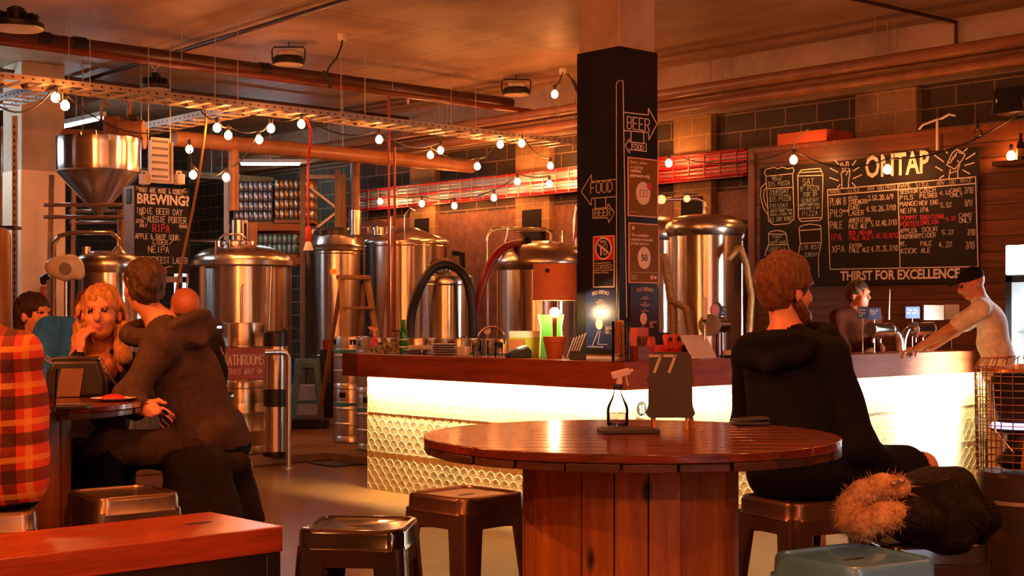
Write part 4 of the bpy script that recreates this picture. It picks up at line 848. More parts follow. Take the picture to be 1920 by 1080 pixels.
def cord(label, ids, ends=(), sag=.1, r=.007):
    P = [V(BP[i]) + V((0, 0, .1)) for i in ids]
    P = ([V(ends[0])] if ends and ends[0] is not None else []) + P + ([V(ends[1])] if len(ends) > 1 and ends[1] is not None else [])
    out = []
    for a, b in zip(P[:-1], P[1:]):
        for k in range(8): s = k / 8; out.append(a.lerp(b, s) - V((0, 0, sag * 4 * s * (1 - s))))
    out.append(P[-1]); o0 = out[0]
    tag(MB().tube([q - o0 for q in out], r, 6).out('festoon_cable', m_cord, loc=o0), label, 'cable', 'festoon cables')
cord('black festoon cord slung from the long tray past the hopper', [1, 0], (onv(0, 200, 11.5), W(300, 248, 13.4)), .12)
cord('black festoon cord along the branching tray by the cabinet', [2, 3, 4, 5, 9], (W(372, 200, 13.8),), .05)
cord('black festoon cord dipping past the chalkboard cabinet', [6, 7, 8, 4], (), .10)
cord('black festoon cord between the cable drop and the close pair of bulbs', [9, 10, 12], (), .12); cord('black festoon cord joining the close pair of bulbs to the column', [11, 13, 14, 15, 16], (), .08)
cord('black festoon cord zigzagging along the silver tray', [17, 18, 19, 20, 21, 22], (), .03); cord('black festoon cord along the timber partition over the tap board', [24, 25, 26], (None, onu(1920, 205, 11.4)), .12)
cord('black festoon cord hung from a ceiling hook by the column', [23], (None, V((W(1056, 121, 16.2).x, W(1056, 121, 16.2).y, CEIL - .02))), .05)
for k in (0, 7, 10, 13, 23, 26):
    pass
t = dup(proto, onu(1833, 250, 11.35), 0, 'unlit clear festoon bulb on the timber partition beyond the tap board', 'festoon bulbs')
for c in t.children:
    if c.name.startswith('glass_globe'): c.data = c.data.copy(); c.data.materials.clear(); c.data.materials.append(m_clear)
# high bay lamps
m_lampb = pm('dark_lamp_metal', (.02, .017, .015), .4, .4); m_lens = pm('frosted_lens', rgb('c8b8a0'), .3)
def highbay(label, px, py, Y, tilt=0, r=.2):
    p = W(px, py, Y); t = thing('high_bay_lamp', label, 'ceiling lamp', p, -YAW, 'unlit high bay lamps')
    MB().lathe([(r * .96, -.03), (r, -.025), (r, .01), (r * .8, .03), (r * .35, .05), (r * .33, .13), (r * .18, .15), (1e-4, .15)], n=40).out('housing', m_lampb, t); MB().lathe([(1e-4, -.028), (r * .9, -.028), (r * .95, -.032)], n=40).out('lens', m_lens, t)
    o = MB()
    for k in range(16): a = 2 * pi * k / 16; o.box((r * .55 * cos(a), r * .55 * sin(a), .055), (r * .5, .012, .06), rz=a)
    o.out('cooling_fins', m_lampb, t)
    MB().tube([(0, 0, .15), (0, 0, .2)] + [(.035 * sin(a), 0, .235 - .035 * cos(a)) for a in [2 * pi * k / 12 for k in range(13)]], .008).out('hook', m_galv, t)
    MB().cyl((0, 0, .27), (0, 0, CEIL - p.z), .006, n=6).out('chain', m_cord, t); return t
highbay('round black high bay lamp hanging highest by the ceiling band', 30, 47, 11.5, 0, .22); highbay('round black high bay lamp hanging above the long tray near the hopper', 291, 162, 15.5, 0, .17)
def boxbay(label, px, py, Y):
    p = W(px, py, Y); t = thing('high_bay_lamp', label, 'ceiling lamp', p, -YAW, 'unlit high bay lamps')
    MB().lathe([(.15, -.05), (.165, -.04), (.165, .0), (.14, .03), (1e-4, .03)], n=36).out('housing', m_lampb, t); MB().lathe([(1e-4, -.048), (.14, -.048), (.15, -.052)], n=36).out('lens', m_lens, t)
    MB().box((0, 0, .06), (.2, .14, .06)).out('driver_box', m_galv, t, bevel=.01); MB().tube([(-.165, 0, -.01), (-.17, 0, .1), (-.15, 0, .13), (.15, 0, .13), (.17, 0, .1), (.165, 0, -.01)], .008).out('bracket', m_lampb, t)
    MB().cyl((0, 0, .13), (0, 0, CEIL - p.z), .006, n=6).out('chain', m_cord, t); return t
boxbay('high bay lamp with square driver box near the coiled flex', 541, 112, 14.6); boxbay('high bay lamp with square driver box nearest the black column', 968, 170, 16.6)
def drop_socket(label, px, py, Y, pts):
    p = W(px, py, Y); t = thing('ceiling_socket', label, 'socket', (p.x, p.y, CEIL), -YAW)
    MB().lathe([(.045, -.06), (.05, -.0), (1e-4, 0)], n=16).out('socket_base', m_wht, t); MB().tube([(0, 0, -.05)] + pts, .010, 6).out('flex', m_cord, t)
    a = V(pts[-1]); MB().beam(a + V((-.03, 0, .05)), a + V((.05, 0, -.12)), .05, .04).out('coil', m_cord, t)
drop_socket('white ceiling socket with coiled black flex beside the high bay lamp', 642, 60, 14.2, [(-.01, 0, -.12), (-.06, 0, -.24), (-.14, 0, -.34), (-.16, 0, -.42)])
drop_socket('ceiling hook with hanging black flex beside the black column', 1056, 121, 16.2, [(.05, 0, -.06), (.10, 0, -.12), (.14, 0, -.18)])
p = W(765, 190, 17.5); t = thing('ceiling_socket', 'small white ceiling socket behind the thick pipe', 'socket', (p.x, p.y, CEIL)); MB().lathe([(.04, -.05), (.055, -.0), (1e-4, 0)], n=16).out('socket_base', m_wht, t); MB().cyl((0, 0, -.05), (0, 0, -.2), .015).out('flex', m_wht, t)
# cool tube light far back in the brewhouse
p = W(143, 231, 18.2); t = thing('tube_light', 'cool white tube light far back behind the hopper', 'tube light', p)
MB().box((0, 0, .04), (.08, 1.5, .06)).out('fitting', m_wht, t); MB().cyl((0, -.72, -.01), (0, .72, -.01), .018).out('tube', emit('cool_tube_glow', (.78, .9, 1), 60), t); MB().cyl((0, 0, .05), (0, 0, CEIL - p.z), .008).out('hanger_rod', m_galv, t)
p = W(507, 306, 20.5); t = thing('tube_light', 'cool white tube light over the pallet rack at the back', 'tube light', p, -YAW)
MB().box((0, 0, .03), (.9, .08, .05)).out('fitting', m_wht, t); MB().cyl((-.42, 0, -.01), (.42, 0, -.01), .018).out('tube', MATS['cool_tube_glow'], t); MB().cyl((0, 0, .05), (0, 0, CEIL - p.z), .008).out('hanger_rod', m_galv, t)

# ------------------------------------------------------------------ tables, bench, stools
def island_wood(name, c0, c1, axis, rough, coat, dark=(.62, 1.15), knots=True, scale=1.0):
    m, nt, b = _base(name); st = [10 * scale] * 3; st[axis] = .8 * scale; vec = coords(nt, tuple(st)); f = noise(nt, vec, 2.0, 8, .65, .8)
    col = ramp(nt, f, [(.3, c0), (.7, c1)])
    ge = _n(nt, 'ShaderNodeNewGeometry'); col = mul(nt, col, ramp(nt, ge.outputs['Random Per Island'], [(0, (dark[0],) * 3), (1, (dark[1],) * 3)]), 1.0)
    if knots:
        vo = _n(nt, 'ShaderNodeTexVoronoi'); vo.inputs['Scale'].default_value = 1; st2 = [7, 7, 7]; st2[axis] = 2.6; nt.links.new(coords(nt, tuple(st2)), vo.inputs['Vector'])
        col = mul(nt, (.02, .008, .004), col, ramp(nt, vo.outputs['Distance'], [(.05, (0, 0, 0)), (.12, (1, 1, 1))]), 'MIX')
    nt.links.new(col, b.inputs['Base Color']); S(b, Roughness=rough, Coat_Weight=coat, Coat_Roughness=.12)
    bump(nt, b, f, .6, .005); return m
m_spool = island_wood('reel_top_timber', rgb('3e160a'), rgb('84391b'), 0, .26, .6)
m_rim = island_wood('reel_rim_timber', rgb('20120a'), rgb('4e2c16'), 0, .5, .2, knots=False)
m_drum = island_wood('reel_drum_timber', rgb('7a4014'), rgb('b4702e'), 2, .5, .05, (.7, 1.1))
def spool_table(label, X, Y, zt=1.052, Rr=.587, rd=.30):
    t = thing('cable_reel_table', label, 'table', cw(X, Y, 0), -YAW, 'cable reel tables')
    mb = MB(); w = .098; n = int(2 * Rr / w) + 1
    for k in range(n):
        y0, y1 = -Rr + k * w + .0022, min(Rr - .002, -Rr + (k + 1) * w - .0022)
        if y1 - y0 < .01: continue
        y0 = max(y0, -Rr + .003); ys = [y0 + (y1 - y0) * i / 6 for i in range(7)]
        poly = [(sqrt(max(0, Rr * Rr - y * y)), y) for y in ys] + [(-sqrt(max(0, Rr * Rr - y * y)), y) for y in reversed(ys)]
        mb.prism(poly, .024, M4.Translation((0, 0, zt - .024)))
    mb.out('top_boards', m_spool, t, bevel=.003)
    mb = MB(); n = 26
    for k in range(n):
        a0, a1 = 2 * pi * k / n + .006, 2 * pi * (k + 1) / n - .006; r1 = Rr - .004 * ((k * 7) % 3)
        mb.prism([(r1 * cos(a0 + (a1 - a0) * i / 4), r1 * sin(a0 + (a1 - a0) * i / 4)) for i in range(5)] + [((rd - .05) * cos(a1), (rd - .05) * sin(a1)), ((rd - .05) * cos(a0), (rd - .05) * sin(a0))], .022, M4.Translation((0, 0, zt - .047)))
    mb.out('lower_boards', m_rim, t, bevel=.002)
    mb = MB(); n = 21
    for k in range(n):
        a0, a1 = 2 * pi * k / n, 2 * pi * (k + 1) / n; g = .006; am = (a0 + a1) / 2; rr = rd + .003 * ((k * 5) % 3)
        p = [V((rr * cos(a0 + g), rr * sin(a0 + g))), V((rr * 1.004 * cos(am), rr * 1.004 * sin(am))), V((rr * cos(a1 - g), rr * sin(a1 - g))), V(((rd - .025) * cos(a1 - g), (rd - .025) * sin(a1 - g))), V(((rd - .025) * cos(a0 + g), (rd - .025) * sin(a0 + g)))]
        mb.prism([(q.x, q.y) for q in p], zt - .047 - .045, M4.Translation((0, 0, .045)))
    mb.out('drum_staves', m_drum, t); MB().lathe([(Rr * .9, 0), (Rr * .9, .045), (1e-4, .045)], n=48).out('base_flange', m_rim, t)
    rnd = random.Random(4)
    o = t.children[0]
    for k in range(5):
        a, r = rnd.uniform(0, 6.28), rnd.uniform(.1, .45); mb = MB(); mb.lathe([(1e-4, zt + .0008), (.006, zt + .0008), (.008, zt - .002)], c=(r * cos(a), r * sin(a), 0), n=10); mb.out('bolt_hole', m_ink, o)
    return t
TX, TY = .337, 4.05
tb = spool_table('big round cable reel table with glossy dark top holding the number 77 stand', TX, TY)
tb2 = dup(tb, cw(-2.06, 5.62, 0), -YAW + .4, 'round cable reel table under the handbag and plates')
# bench table
m_bench = wood('bench_timber', rgb('7a3216'), rgb('b8562c'), 1.2, 0, .3, coat=.4)
t = thing('bar_bench', 'long narrow red brown timber bench table with black steel frame', 'bench', (2.4, 3.67, 0))
MB().span((-2.6, 0, .672), (0, .43, .75)).out('bench_top', m_bench, t, bevel=.004)
for x in (-.03, -2.5):
    for y in (.03, .40): MB().span((x - .025, y - .025, 0), (x + .025, y + .025, .67)).out('leg', m_blackp, t, bevel=.003)
MB().span((-2.5, .01, .60), (-.03, .03, .67)).out('apron', m_blackp, t); MB().span((-2.5, .40, .60), (-.03, .42, .67)).out('apron', m_blackp, t); MB().span((-.04, .03, .60), (-.02, .4, .67)).out('apron', m_blackp, t)
hp = onz(372, 981, .75); mb = MB(); mb.lathe([(.05, 0), (.048, .0012), (1e-4, .0012)], n=24, T=M4.Diagonal((1, .32, 1, 1))); o = mb.out('hand_hole', m_ink, t); o.location = (hp.x - 2.4, hp.y - 3.67, .7498)
# pressed metal stools
def metal(name, col, rough=.25, var=.25):
    return pm(name, col, rough, .85, var, 5)
ST = {}
def stool_parts(t, mat, h=.76, w=.31):
    mb = MB(); N = 6; r = .045
    def ring(s, z, rr):
        out = []
        for sx, sy, a0 in ((1, 1, 0), (-1, 1, pi / 2), (-1, -1, pi), (1, -1, 1.5 * pi)):
            for i in range(N + 1): a = a0 + pi / 2 * i / N; out.append((sx * (s / 2 - rr) + rr * cos(a), sy * (s / 2 - rr) + rr * sin(a), z))
        return out
    rings = [ring(w + .018, h - .062, .05), ring(w + .016, h - .058, .05), ring(w + .010, h - .052, .05), ring(w + .008, h - .016, .05), ring(w, h - .004, .047), ring(w - .012, h, .045), ring(w - .030, h - .001, .04), ring(w - .040, h - .007, .038), ring(w * .45, h - .011, .03), ring(.02, h - .012, .009)]
    n = len(rings[0]); mb.v = [p for q in rings for p in q]
    for j in range(len(rings) - 1):
        for i in range(n): mb.f.append((j * n + i, j * n + (i + 1) % n, (j + 1) * n + (i + 1) % n, (j + 1) * n + i)); mb.m.append(0)
    mb.f.append(tuple((len(rings) - 1) * n + i for i in range(n))); mb.m.append(0)
    seat = mb.out('seat', mat, t)
    mb = MB(); mb.lathe([(.042, 0), (.041, .001), (1e-4, .001)], c=(0, 0, h - .0118), n=20, T=M4.Diagonal((1, .28, 1, 1))); mb.out('grip_slot', m_ink, seat)
    bw = w + .10
    for sx in (-1, 1):
        for sy in (-1, 1):
            mb = MB(); K = 6
            for j in range(K + 1):
                f = j / K; z = (h - .055) * (1 - f); hw = (w + .010) / 2 + (bw - w) / 2 * f; lw = .088 - .04 * f; rr = .028 - .012 * f
                P = [(hw - lw, hw), (hw - rr, hw)] + [(hw - rr + rr * sin(a), hw - rr + rr * cos(a)) for a in (pi / 8, pi / 4, 3 * pi / 8)] + [(hw, hw - rr), (hw, hw - lw)]
                Q = [(x - .006, y - .006) for x, y in P][::-1]
                mb.v += [(sx * x, sy * y, z) for x, y in P + Q]
            c = 14
            for j in range(K):
                for i in range(c):
                    q = (j * c + i, (j + 1) * c + i, (j + 1) * c + (i + 1) % c, j * c + (i + 1) % c); mb.f.append(q if sx * sy < 0 else q[::-1]); mb.m.append(0)
            e = tuple(K * c + i for i in range(c)); mb.f.append(e); mb.m.append(0)
            mb.out('leg', mat, t); f = .995
            hw = bw / 2 - .02; o = MB(); o.box((sx * hw, sy * hw, .006), (.05, .05, .012)); o.out('foot_cap', m_rub, t)
    for ax in (0, 1):
        for s in (-1, 1):
            c = [0, 0, h - .085]; c[ax] = s * ((w + .012) / 2 - .002); d = [w - .09, w - .09, .055]; d[ax] = .004; MB().box(c, d).out('skirt', mat, t)
            c = [0, 0, .20]; hw = (w + .01) / 2 + (bw - w) / 2 * .73 - .012; c[ax] = s * hw; d = [2 * hw - .05, 2 * hw - .05, .022]; d[ax] = .006; MB().box(c, d).out('footrest', mat, t)
    for s in (-1, 1): MB().beam((-w * .42, -s * w * .42, h - .125), (w * .42, s * w * .42, h - .125 - .004 * s), .018, .006).out('cross_brace', mat, t)
    return t
def stool(kind, mat, label, px, py, rz, z=.76, Y=None, base=0):
    p = onz(px, py, z + base) if Y is None else W(px, py, Y); p = V((p.x, p.y, base))
    if kind in ST: return dup(ST[kind], p, -YAW + rz, label)
    t = thing('metal_stool', label, 'stool', p, -YAW + rz, 'pressed metal bar stools'); ST[kind] = stool_parts(t, mat, z); return t
m_st_black = pm('glossy_black_paint', (.009, .008, .008), .14, 0, .2, 5, coat=.8)
m_st_brown = metal('bronze_lacquer', rgb('6e5a4e'), .3); m_st_grey = metal('gunmetal', rgb('8a7a6c'), .28)
m_st_blue = pm('dusty_blue_paint', rgb('5aa4e4'), .32, .1, .12, 4, coat=.25); m_st_teal = pm('teal_paint', rgb('6aa0a0'), .4, .1)
stool('black', m_st_black, 'glossy black metal stool standing in front of the bronze one', 675, 979, R(-6))
stool('bronze', m_st_brown, 'empty bronze metal stool beside the big reel table drum', 874, 921, R(46))
stool('grey', m_st_grey, 'empty gunmetal stool behind the timber bench', 230, 920, R(38))
stool('grey', m_st_grey, 'gunmetal stool under the person in the plaid shirt', -28, 952, R(20))
stool('grey', m_st_grey, 'gunmetal stool under the man in the charcoal hoodie', 392, 862, R(28))
stool('bronze', m_st_brown, 'bronze metal stool under the man in the dark navy hoodie', 1500, 930, R(28))
stool('black', m_st_black, 'glossy black metal stool under the fur trimmed jacket', 1720, 1004, R(8))
stool('blue', m_st_blue, 'dusty blue metal stool in front of the seated navy hoodie', 1600, 1040, R(32))
t = stool('teal', m_st_teal, 'teal metal stool on the plinth in the brewhouse', 576, 672, R(10), Y=18.25, base=.08)
# ------------------------------------------------------------------ things on the big table
def on_top(px, py, z=1.052): return onz(px, py, z)
m_slate = pm('black_slate', (.018, .016, .014), .5)
tag(MB().box((0, 0, .006), (.165, .12, .012)).out('slate_coaster', m_slate, bevel=.003, loc=on_top(1178, 811), rz=-YAW + .1), 'black slate slab under the clear spray bottle', 'coaster')
s_ = sprayer('spray_bottle', 'clear spray bottle half full of liquid on the slate slab', on_top(1158, 806) + V((0, 0, .012)), -YAW + .15, .172, m_clear, pm('pale_grey_plastic', rgb('c8b8a8'), .35), glass('pinkish_liquid', (.80, .66, .76)))
b = on_top(1257, 806); t = thing('table_number', 'small chalkboard table number 77 on four wooden legs', 'table sign', b, -YAW - .12)
def plaque(w, h):
    P = []
    prof = [(.0, .42), (.03, .46), (.07, .5), (.10, .48), (.2, .44), (.45, .44), (.5, .43), (.54, .46), (.6, .46), (.63, .43), (.80, .43), (.93, .42), (.985, .38), (1, .30)]
    R_ = [(x * w, y * h) for y, x in prof]; return R_ + [(-x, y) for x, y in reversed(R_)]
MB().prism(plaque(.148, .195), .010, M4.Translation((0, -.005, .036)) @ M4.Rotation(pi / 2 - .10, 4, 'X') @ M4.Translation((0, 0, -.005))).out('chalk_plaque', m_slate, t, bevel=.0015)
m_leg = wood('light_leg_wood', rgb('9a5a30'), rgb('c88850'), 3, 2, .5)
for x in (-.048, .048):
    MB().beam((x, .006, 0), (x * .96, .026, .19), .017, .009).out('leg', m_leg, t); MB().beam((x * 1.2 + .005, .075, 0), (x * 1.05, .02, .215), .014, .009).out('leg', m_leg, t)
mb = MB(); T = frame((0, -.0105, .0365), (1, 0, 0), (0, .0998, .995))
stroke_text(mb, T, '77', -.055, .135, .048, .075, .0085, lift=.0035, slant=-.12); mb.out('chalk_number', pm('grey_chalk', rgb('a8a49c'), .9), t)
t = thing('wallet', 'closed black leather wallet lying on the far edge of the reel table', 'wallet', on_top(1406, 797), -YAW + .1); MB().box((0, 0, .007), (.105, .085, .012)).out('lower_flap', m_rub, t, bevel=.004); MB().box((.003, .002, .018), (.10, .08, .01), ry=-.06).out('upper_flap', m_rub, t, bevel=.004)
# ------------------------------------------------------------------ things on the far table
t = thing('handbag', 'black handbag with tan front panel and chain rings on the far table', 'handbag', onz(148, 744, 1.052), -YAW + .12)
MB().prism([(-.125, 0), (.115, 0), (.11, .08), (.085, .155), (-.10, .155), (-.125, .09)], .10, frame((0, .05, 0), (1, 0, 0), (0, 0, 1))).out('bag_body', m_rub, t, bevel=.015)
MB().prism([(-.095, .004), (.012, .004), (.03, .12), (-.06, .12)], .004, frame((0, -.0515, 0), (1, 0, 0), (0, 0, 1))).out('tan_panel', pm('tan_leather', rgb('7a5a38'), .7, bmp=.3), t)
MB().prism([(-.105, .15), (.09, .15), (.08, .168), (-.095, .168)], .085, frame((0, .042, 0), (1, 0, 0), (0, 0, 1))).out('flap', m_blackp, t, bevel=.006)
for s in (-1, 1):
    for k in range(4): mb = MB(); mb.tube([(s * .10 + s * .008 * k + .006 * cos(a), -.045, .15 - .016 * k * (1 if s > 0 else -.3) + .010 * sin(a)) for a in [2 * pi * i / 10 for i in range(10)]], .0022, 6, closed=True); mb.out('chain_link', m_chrome, t)
MB().tube([(.12, -.045, .10), (.16, -.04, .05), (.19, -.03, .012), (.24, -.02, .008)], .006, 8).out('strap', m_rub, t)
t = thing('plate', 'small white plate with red food beside the hoodie sleeve', 'plate', onz(212, 752, 1.052), 0); MB().lathe([(1e-4, .004), (.05, .004), (.085, .012), (.087, .014), (.05, .008), (1e-4, .008)], n=32).out('dish', m_wht, t); blob = MB(); blob.ball((0, 0, .012), .04, 8, sc=(1.2, .9, .4)); blob.out('food', m_redp, t)
t = thing('slate_tray', 'dark tray of scattered cutlery in front of the handbag', 'tray', onz(128, 766, 1.052), -YAW); MB().box((0, 0, .006), (.16, .09, .012)).out('tray', m_slate, t, bevel=.003)
for k in range(4): MB().beam((-.07, -.03 + .018 * k, .016), (.06, -.025 + .02 * k, .016), .008, .003).out('cutlery', m_steel, t)
t = thing('pint_glass', 'pint glass standing between the plaid sleeve and handbag', 'glass', onz(88, 772, 1.052)); MB().lathe([(1e-4, 0), (.03, 0), (.042, .15), (.039, .15), (.028, .01), (1e-4, .01)], n=24).out('tumbler', m_clear, t); MB().lathe([(1e-4, .011), (.0275, .011), (.031, .05), (1e-4, .05)], n=24).out('beer', glass('amber_beer', (.85, .45, .1)), t)

# ------------------------------------------------------------------ bodies grown as one smooth surface
class Body:
    """tapered limbs and rounded masses blended into one continuous skin"""
    def __init__(s, vox=.010, k=.03): s.p = []; s.vox = vox; s.k = k
    def cap(s, a, b, ra, rb=None, m=0, k=None, sub=False): s.p.append(('c', np.array(a, float), np.array(b, float), ra, ra if rb is None else rb, m, s.k if k is None else k, sub)); return s
    def chain(s, pts, rs, m=0, k=None):
        for (a, b), (r0, r1) in zip(zip(pts[:-1], pts[1:]), zip(rs[:-1], rs[1:])): s.cap(a, b, r0, r1, m, k)
        return s
    def ell(s, c, r, m=0, R3=None, k=None, sub=False): s.p.append(('e', np.array(c, float), np.array(r, float), np.eye(3) if R3 is None else np.array(R3), 0, m, s.k if k is None else k, sub)); return s
    @staticmethod
    def dist(q, P):
        if q[0] == 'c':
            a, b = q[1], q[2]; ab = b - a; L = max(1e-9, ab @ ab)
            t = np.clip(((P - a) @ ab) / L, 0, 1); return np.sqrt(((P - a - t[..., None] * ab) ** 2).sum(-1)) - (q[3] + (q[4] - q[3]) * t)
        X = (P - q[1]) @ q[3]; k0 = np.sqrt(((X / q[2]) ** 2).sum(-1)); k1 = np.sqrt(((X / q[2] ** 2) ** 2).sum(-1)); return k0 * (k0 - 1) / np.maximum(k1, 1e-9)
    def box(s, q):
        if q[0] == 'c': r = max(q[3], q[4]); return np.minimum(q[1], q[2]) - r, np.maximum(q[1], q[2]) + r
        e = np.sqrt(((q[3] * q[2]) ** 2).sum(1)); return q[1] - e, q[1] + e
    def mesh(s, fold=None):
        h = s.vox; bs = [s.box(q) for q in s.p if not q[7]]; lo = np.min([b[0] for b in bs], 0) - .05; hi = np.max([b[1] for b in bs], 0) + .05
        n = np.ceil((hi - lo) / h).astype(int) + 1; D = np.full(n, .2)
        for q in s.p:
            b0, b1 = s.box(q); mg = q[6] + 3 * h + .02
            i0 = np.clip(((b0 - mg - lo) / h).astype(int), 0, n - 1); i1 = np.clip(((b1 + mg - lo) / h).astype(int) + 2, 1, n)
            g = np.stack(np.meshgrid(*[lo[a] + h * np.arange(i0[a], i1[a]) for a in range(3)], indexing='ij'), -1)
            d = s.dist(q, g); sl = tuple(slice(i0[a], i1[a]) for a in range(3)); o = D[sl]; k = max(q[6], 1e-4)
            if q[7]: d = -d; hh = np.clip(.5 - .5 * (o - d) / k, 0, 1); D[sl] = o + (d - o) * hh + k * hh * (1 - hh)
            else: hh = np.clip(.5 + .5 * (o - d) / k, 0, 1); D[sl] = o + (d - o) * hh - k * hh * (1 - hh)
        if fold is not None:
            g = np.stack(np.meshgrid(*[lo[a] + h * np.arange(n[a]) for a in range(3)], indexing='ij'), -1); D = D + fold(g)
        ins = D < 0; C = [(i, j, k) for i in (0, 1) for j in (0, 1) for k in (0, 1)]
        sh = lambda A, c: A[c[0]:n[0] - 1 + c[0], c[1]:n[1] - 1 + c[1], c[2]:n[2] - 1 + c[2]]
        cnt = sum(sh(ins, c).astype(np.int8) for c in C); act = np.argwhere((cnt > 0) & (cnt < 8)); idx = -np.ones(n, int); idx[tuple(act.T)] = np.arange(len(act))
        val = np.stack([D[act[:, 0] + c[0], act[:, 1] + c[1], act[:, 2] + c[2]] for c in C], 1)
        pos = np.zeros((len(act), 3)); num = np.zeros(len(act))
        for i, a in enumerate(C):
            for j, b in enumerate(C):
                if j <= i or sum(abs(x - y) for x, y in zip(a, b)) != 1: continue
                va, vb = val[:, i], val[:, j]; x = (va < 0) != (vb < 0); t = np.where(x, va / np.where(x, va - vb, 1), 0)
                pos += np.where(x[:, None], np.array(a) + t[:, None] * (np.array(b) - np.array(a)), 0); num += x
        vs = lo + h * (act + pos / num[:, None]); F = []
        for ax in range(3):
            o1, o2 = [(1, 2), (2, 0), (0, 1)][ax]; A = np.take(ins, range(0, n[ax] - 1), ax); B_ = np.take(ins, range(1, n[ax]), ax)
            e = np.argwhere(A != B_); e = e[(e[:, o1] > 0) & (e[:, o2] > 0)]; flip = A[tuple(e.T)]
            d1 = np.zeros(3, int); d1[o1] = 1; d2 = np.zeros(3, int); d2[o2] = 1
            q = np.stack([idx[tuple((e - d1 - d2).T)], idx[tuple((e - d2).T)], idx[tuple(e.T)], idx[tuple((e - d1).T)]], 1)
            q[~flip] = q[~flip][:, ::-1]; F.append(q)
        F = np.concatenate(F); F = F[(F >= 0).all(1)]
        best = np.full(len(vs), 9.); mat = np.zeros(len(vs), int); s.near = np.zeros(len(vs), int)
        for iq, q in enumerate(s.p):
            if q[7]: continue
            d = s.dist(q, vs); u = d < best; best[u] = d[u]; mat[u] = q[5]; s.near[u] = iq
        return vs, F, mat[F[:, 0]]
    def out(s, name, mats, parent=None, loc=(0, 0, 0), fold=None, smooth=1, hem=None):
        vs, F, mi = s.mesh(fold)
        if hem is not None:                         # a clean garment edge across the trunk
            c, nrm, trunk = hem; j = np.isin(s.near[F[:, 0]], trunk) & np.isin(mi, (1, 4)); mi = np.where(j, np.where((vs[F].mean(1) - c) @ nrm > 0, 1, 4), mi)
        me = bpy.data.meshes.new(name); me.from_pydata(vs.tolist(), [], F.tolist())
        for m in mats: me.materials.append(m)
        me.polygons.foreach_set('material_index', np.minimum(mi, len(mats) - 1).astype(np.int32)); me.polygons.foreach_set('use_smooth', np.ones(len(F), bool)); me.update()
        o = bpy.data.objects.new(name, me); COL.objects.link(o); o.location = loc
        if parent: o.parent = parent
        if smooth: b = o.modifiers.new('soften', 'SMOOTH'); b.factor = .5; b.iterations = smooth
        return o
def basis(f, up=(0, 0, 1), roll=0):               # columns: right, forward, up
    f = np.array(f, float); f /= np.linalg.norm(f); u = np.array(up, float); r = np.cross(f, u); r /= np.linalg.norm(r); u = np.cross(r, f)
    return np.stack([r, f, u], 1)
def cloth(name, col, rough=.9, var=.25, fold=.5, sc=9):
    m, nt, b = _base(name); vec = coords(nt); f = noise(nt, vec, sc, 5, .6, 1.2); g = noise(nt, vec, 220, 2)
    nt.links.new(ramp(nt, f, [(.3, tuple(c * (1 - var) for c in col)), (.7, tuple(c * (1 + var) for c in col))]), b.inputs['Base Color']); S(b, Roughness=rough); b.inputs['Specular IOR Level'].default_value = .12
    bump(nt, b, math_(nt, 'ADD', f, math_(nt, 'MULTIPLY', g, .06)), fold, .03); return m
def hairm(name, c0, c1, st=(60, 60, 9)):
    m, nt, b = _base(name); f = noise(nt, coords(nt, st), 1.6, 5, .7, .6); nt.links.new(ramp(nt, f, [(.3, c0), (.7, c1)]), b.inputs['Base Color']); S(b, Roughness=.5); bump(nt, b, f, .9, .012); return m
m_skin = pm('skin', rgb('c98a6a'), .5, var=.08, sc=14); m_skin2 = pm('skin_tanned', rgb('b8704e'), .5, var=.08, sc=14); m_eye = pm('eye_dark', (.02, .015, .012), .2); m_lip = pm('lips', rgb('a85848'), .45)
def head(B, c, Rm, s=1.0, m=0, face=True, eyes=2, lip=3):
    P = lambda x, y, z: np.array(c) + Rm @ (np.array([x, y, z]) * s); k = .02
    B.ell(P(0, -.012, .032), np.array([.076, .095, .086]) * s, m, Rm, k); B.ell(P(0, .022, -.035), np.array([.060, .070, .080]) * s, m, Rm, k); B.ell(P(0, .048, -.085), np.array([.038, .036, .026]) * s, m, Rm, k)
    for x in (-1, 1):
        B.ell(P(x * .077, -.008, -.018), np.array([.010, .022, .032]) * s, m, Rm, .006); B.ell(P(x * .040, .058, -.028), np.array([.022, .022, .020]) * s, m, Rm, k)
        B.ell(P(x * .031, .098, .010), np.array([.016, .010, .009]) * s, m, Rm, .012, True)
        if face: B.ell(P(x * .031, .0805, .009), np.array([.011, .010, .0055]) * s, eyes, Rm, .002)
    B.cap(P(-.04, .082, .030), P(.04, .082, .030), .010 * s, .010 * s, m, .012); B.chain([P(0, .088, .012), P(0, .104, -.022), P(0, .106, -.030)], [.009 * s, .013 * s, .012 * s], m, .010)
    if face: B.ell(P(0, .083, -.060), np.array([.024, .012, .007]) * s, lip, Rm, .004); B.ell(P(0, .082, -.071), np.array([.020, .012, .007]) * s, lip, Rm, .004)
    return P
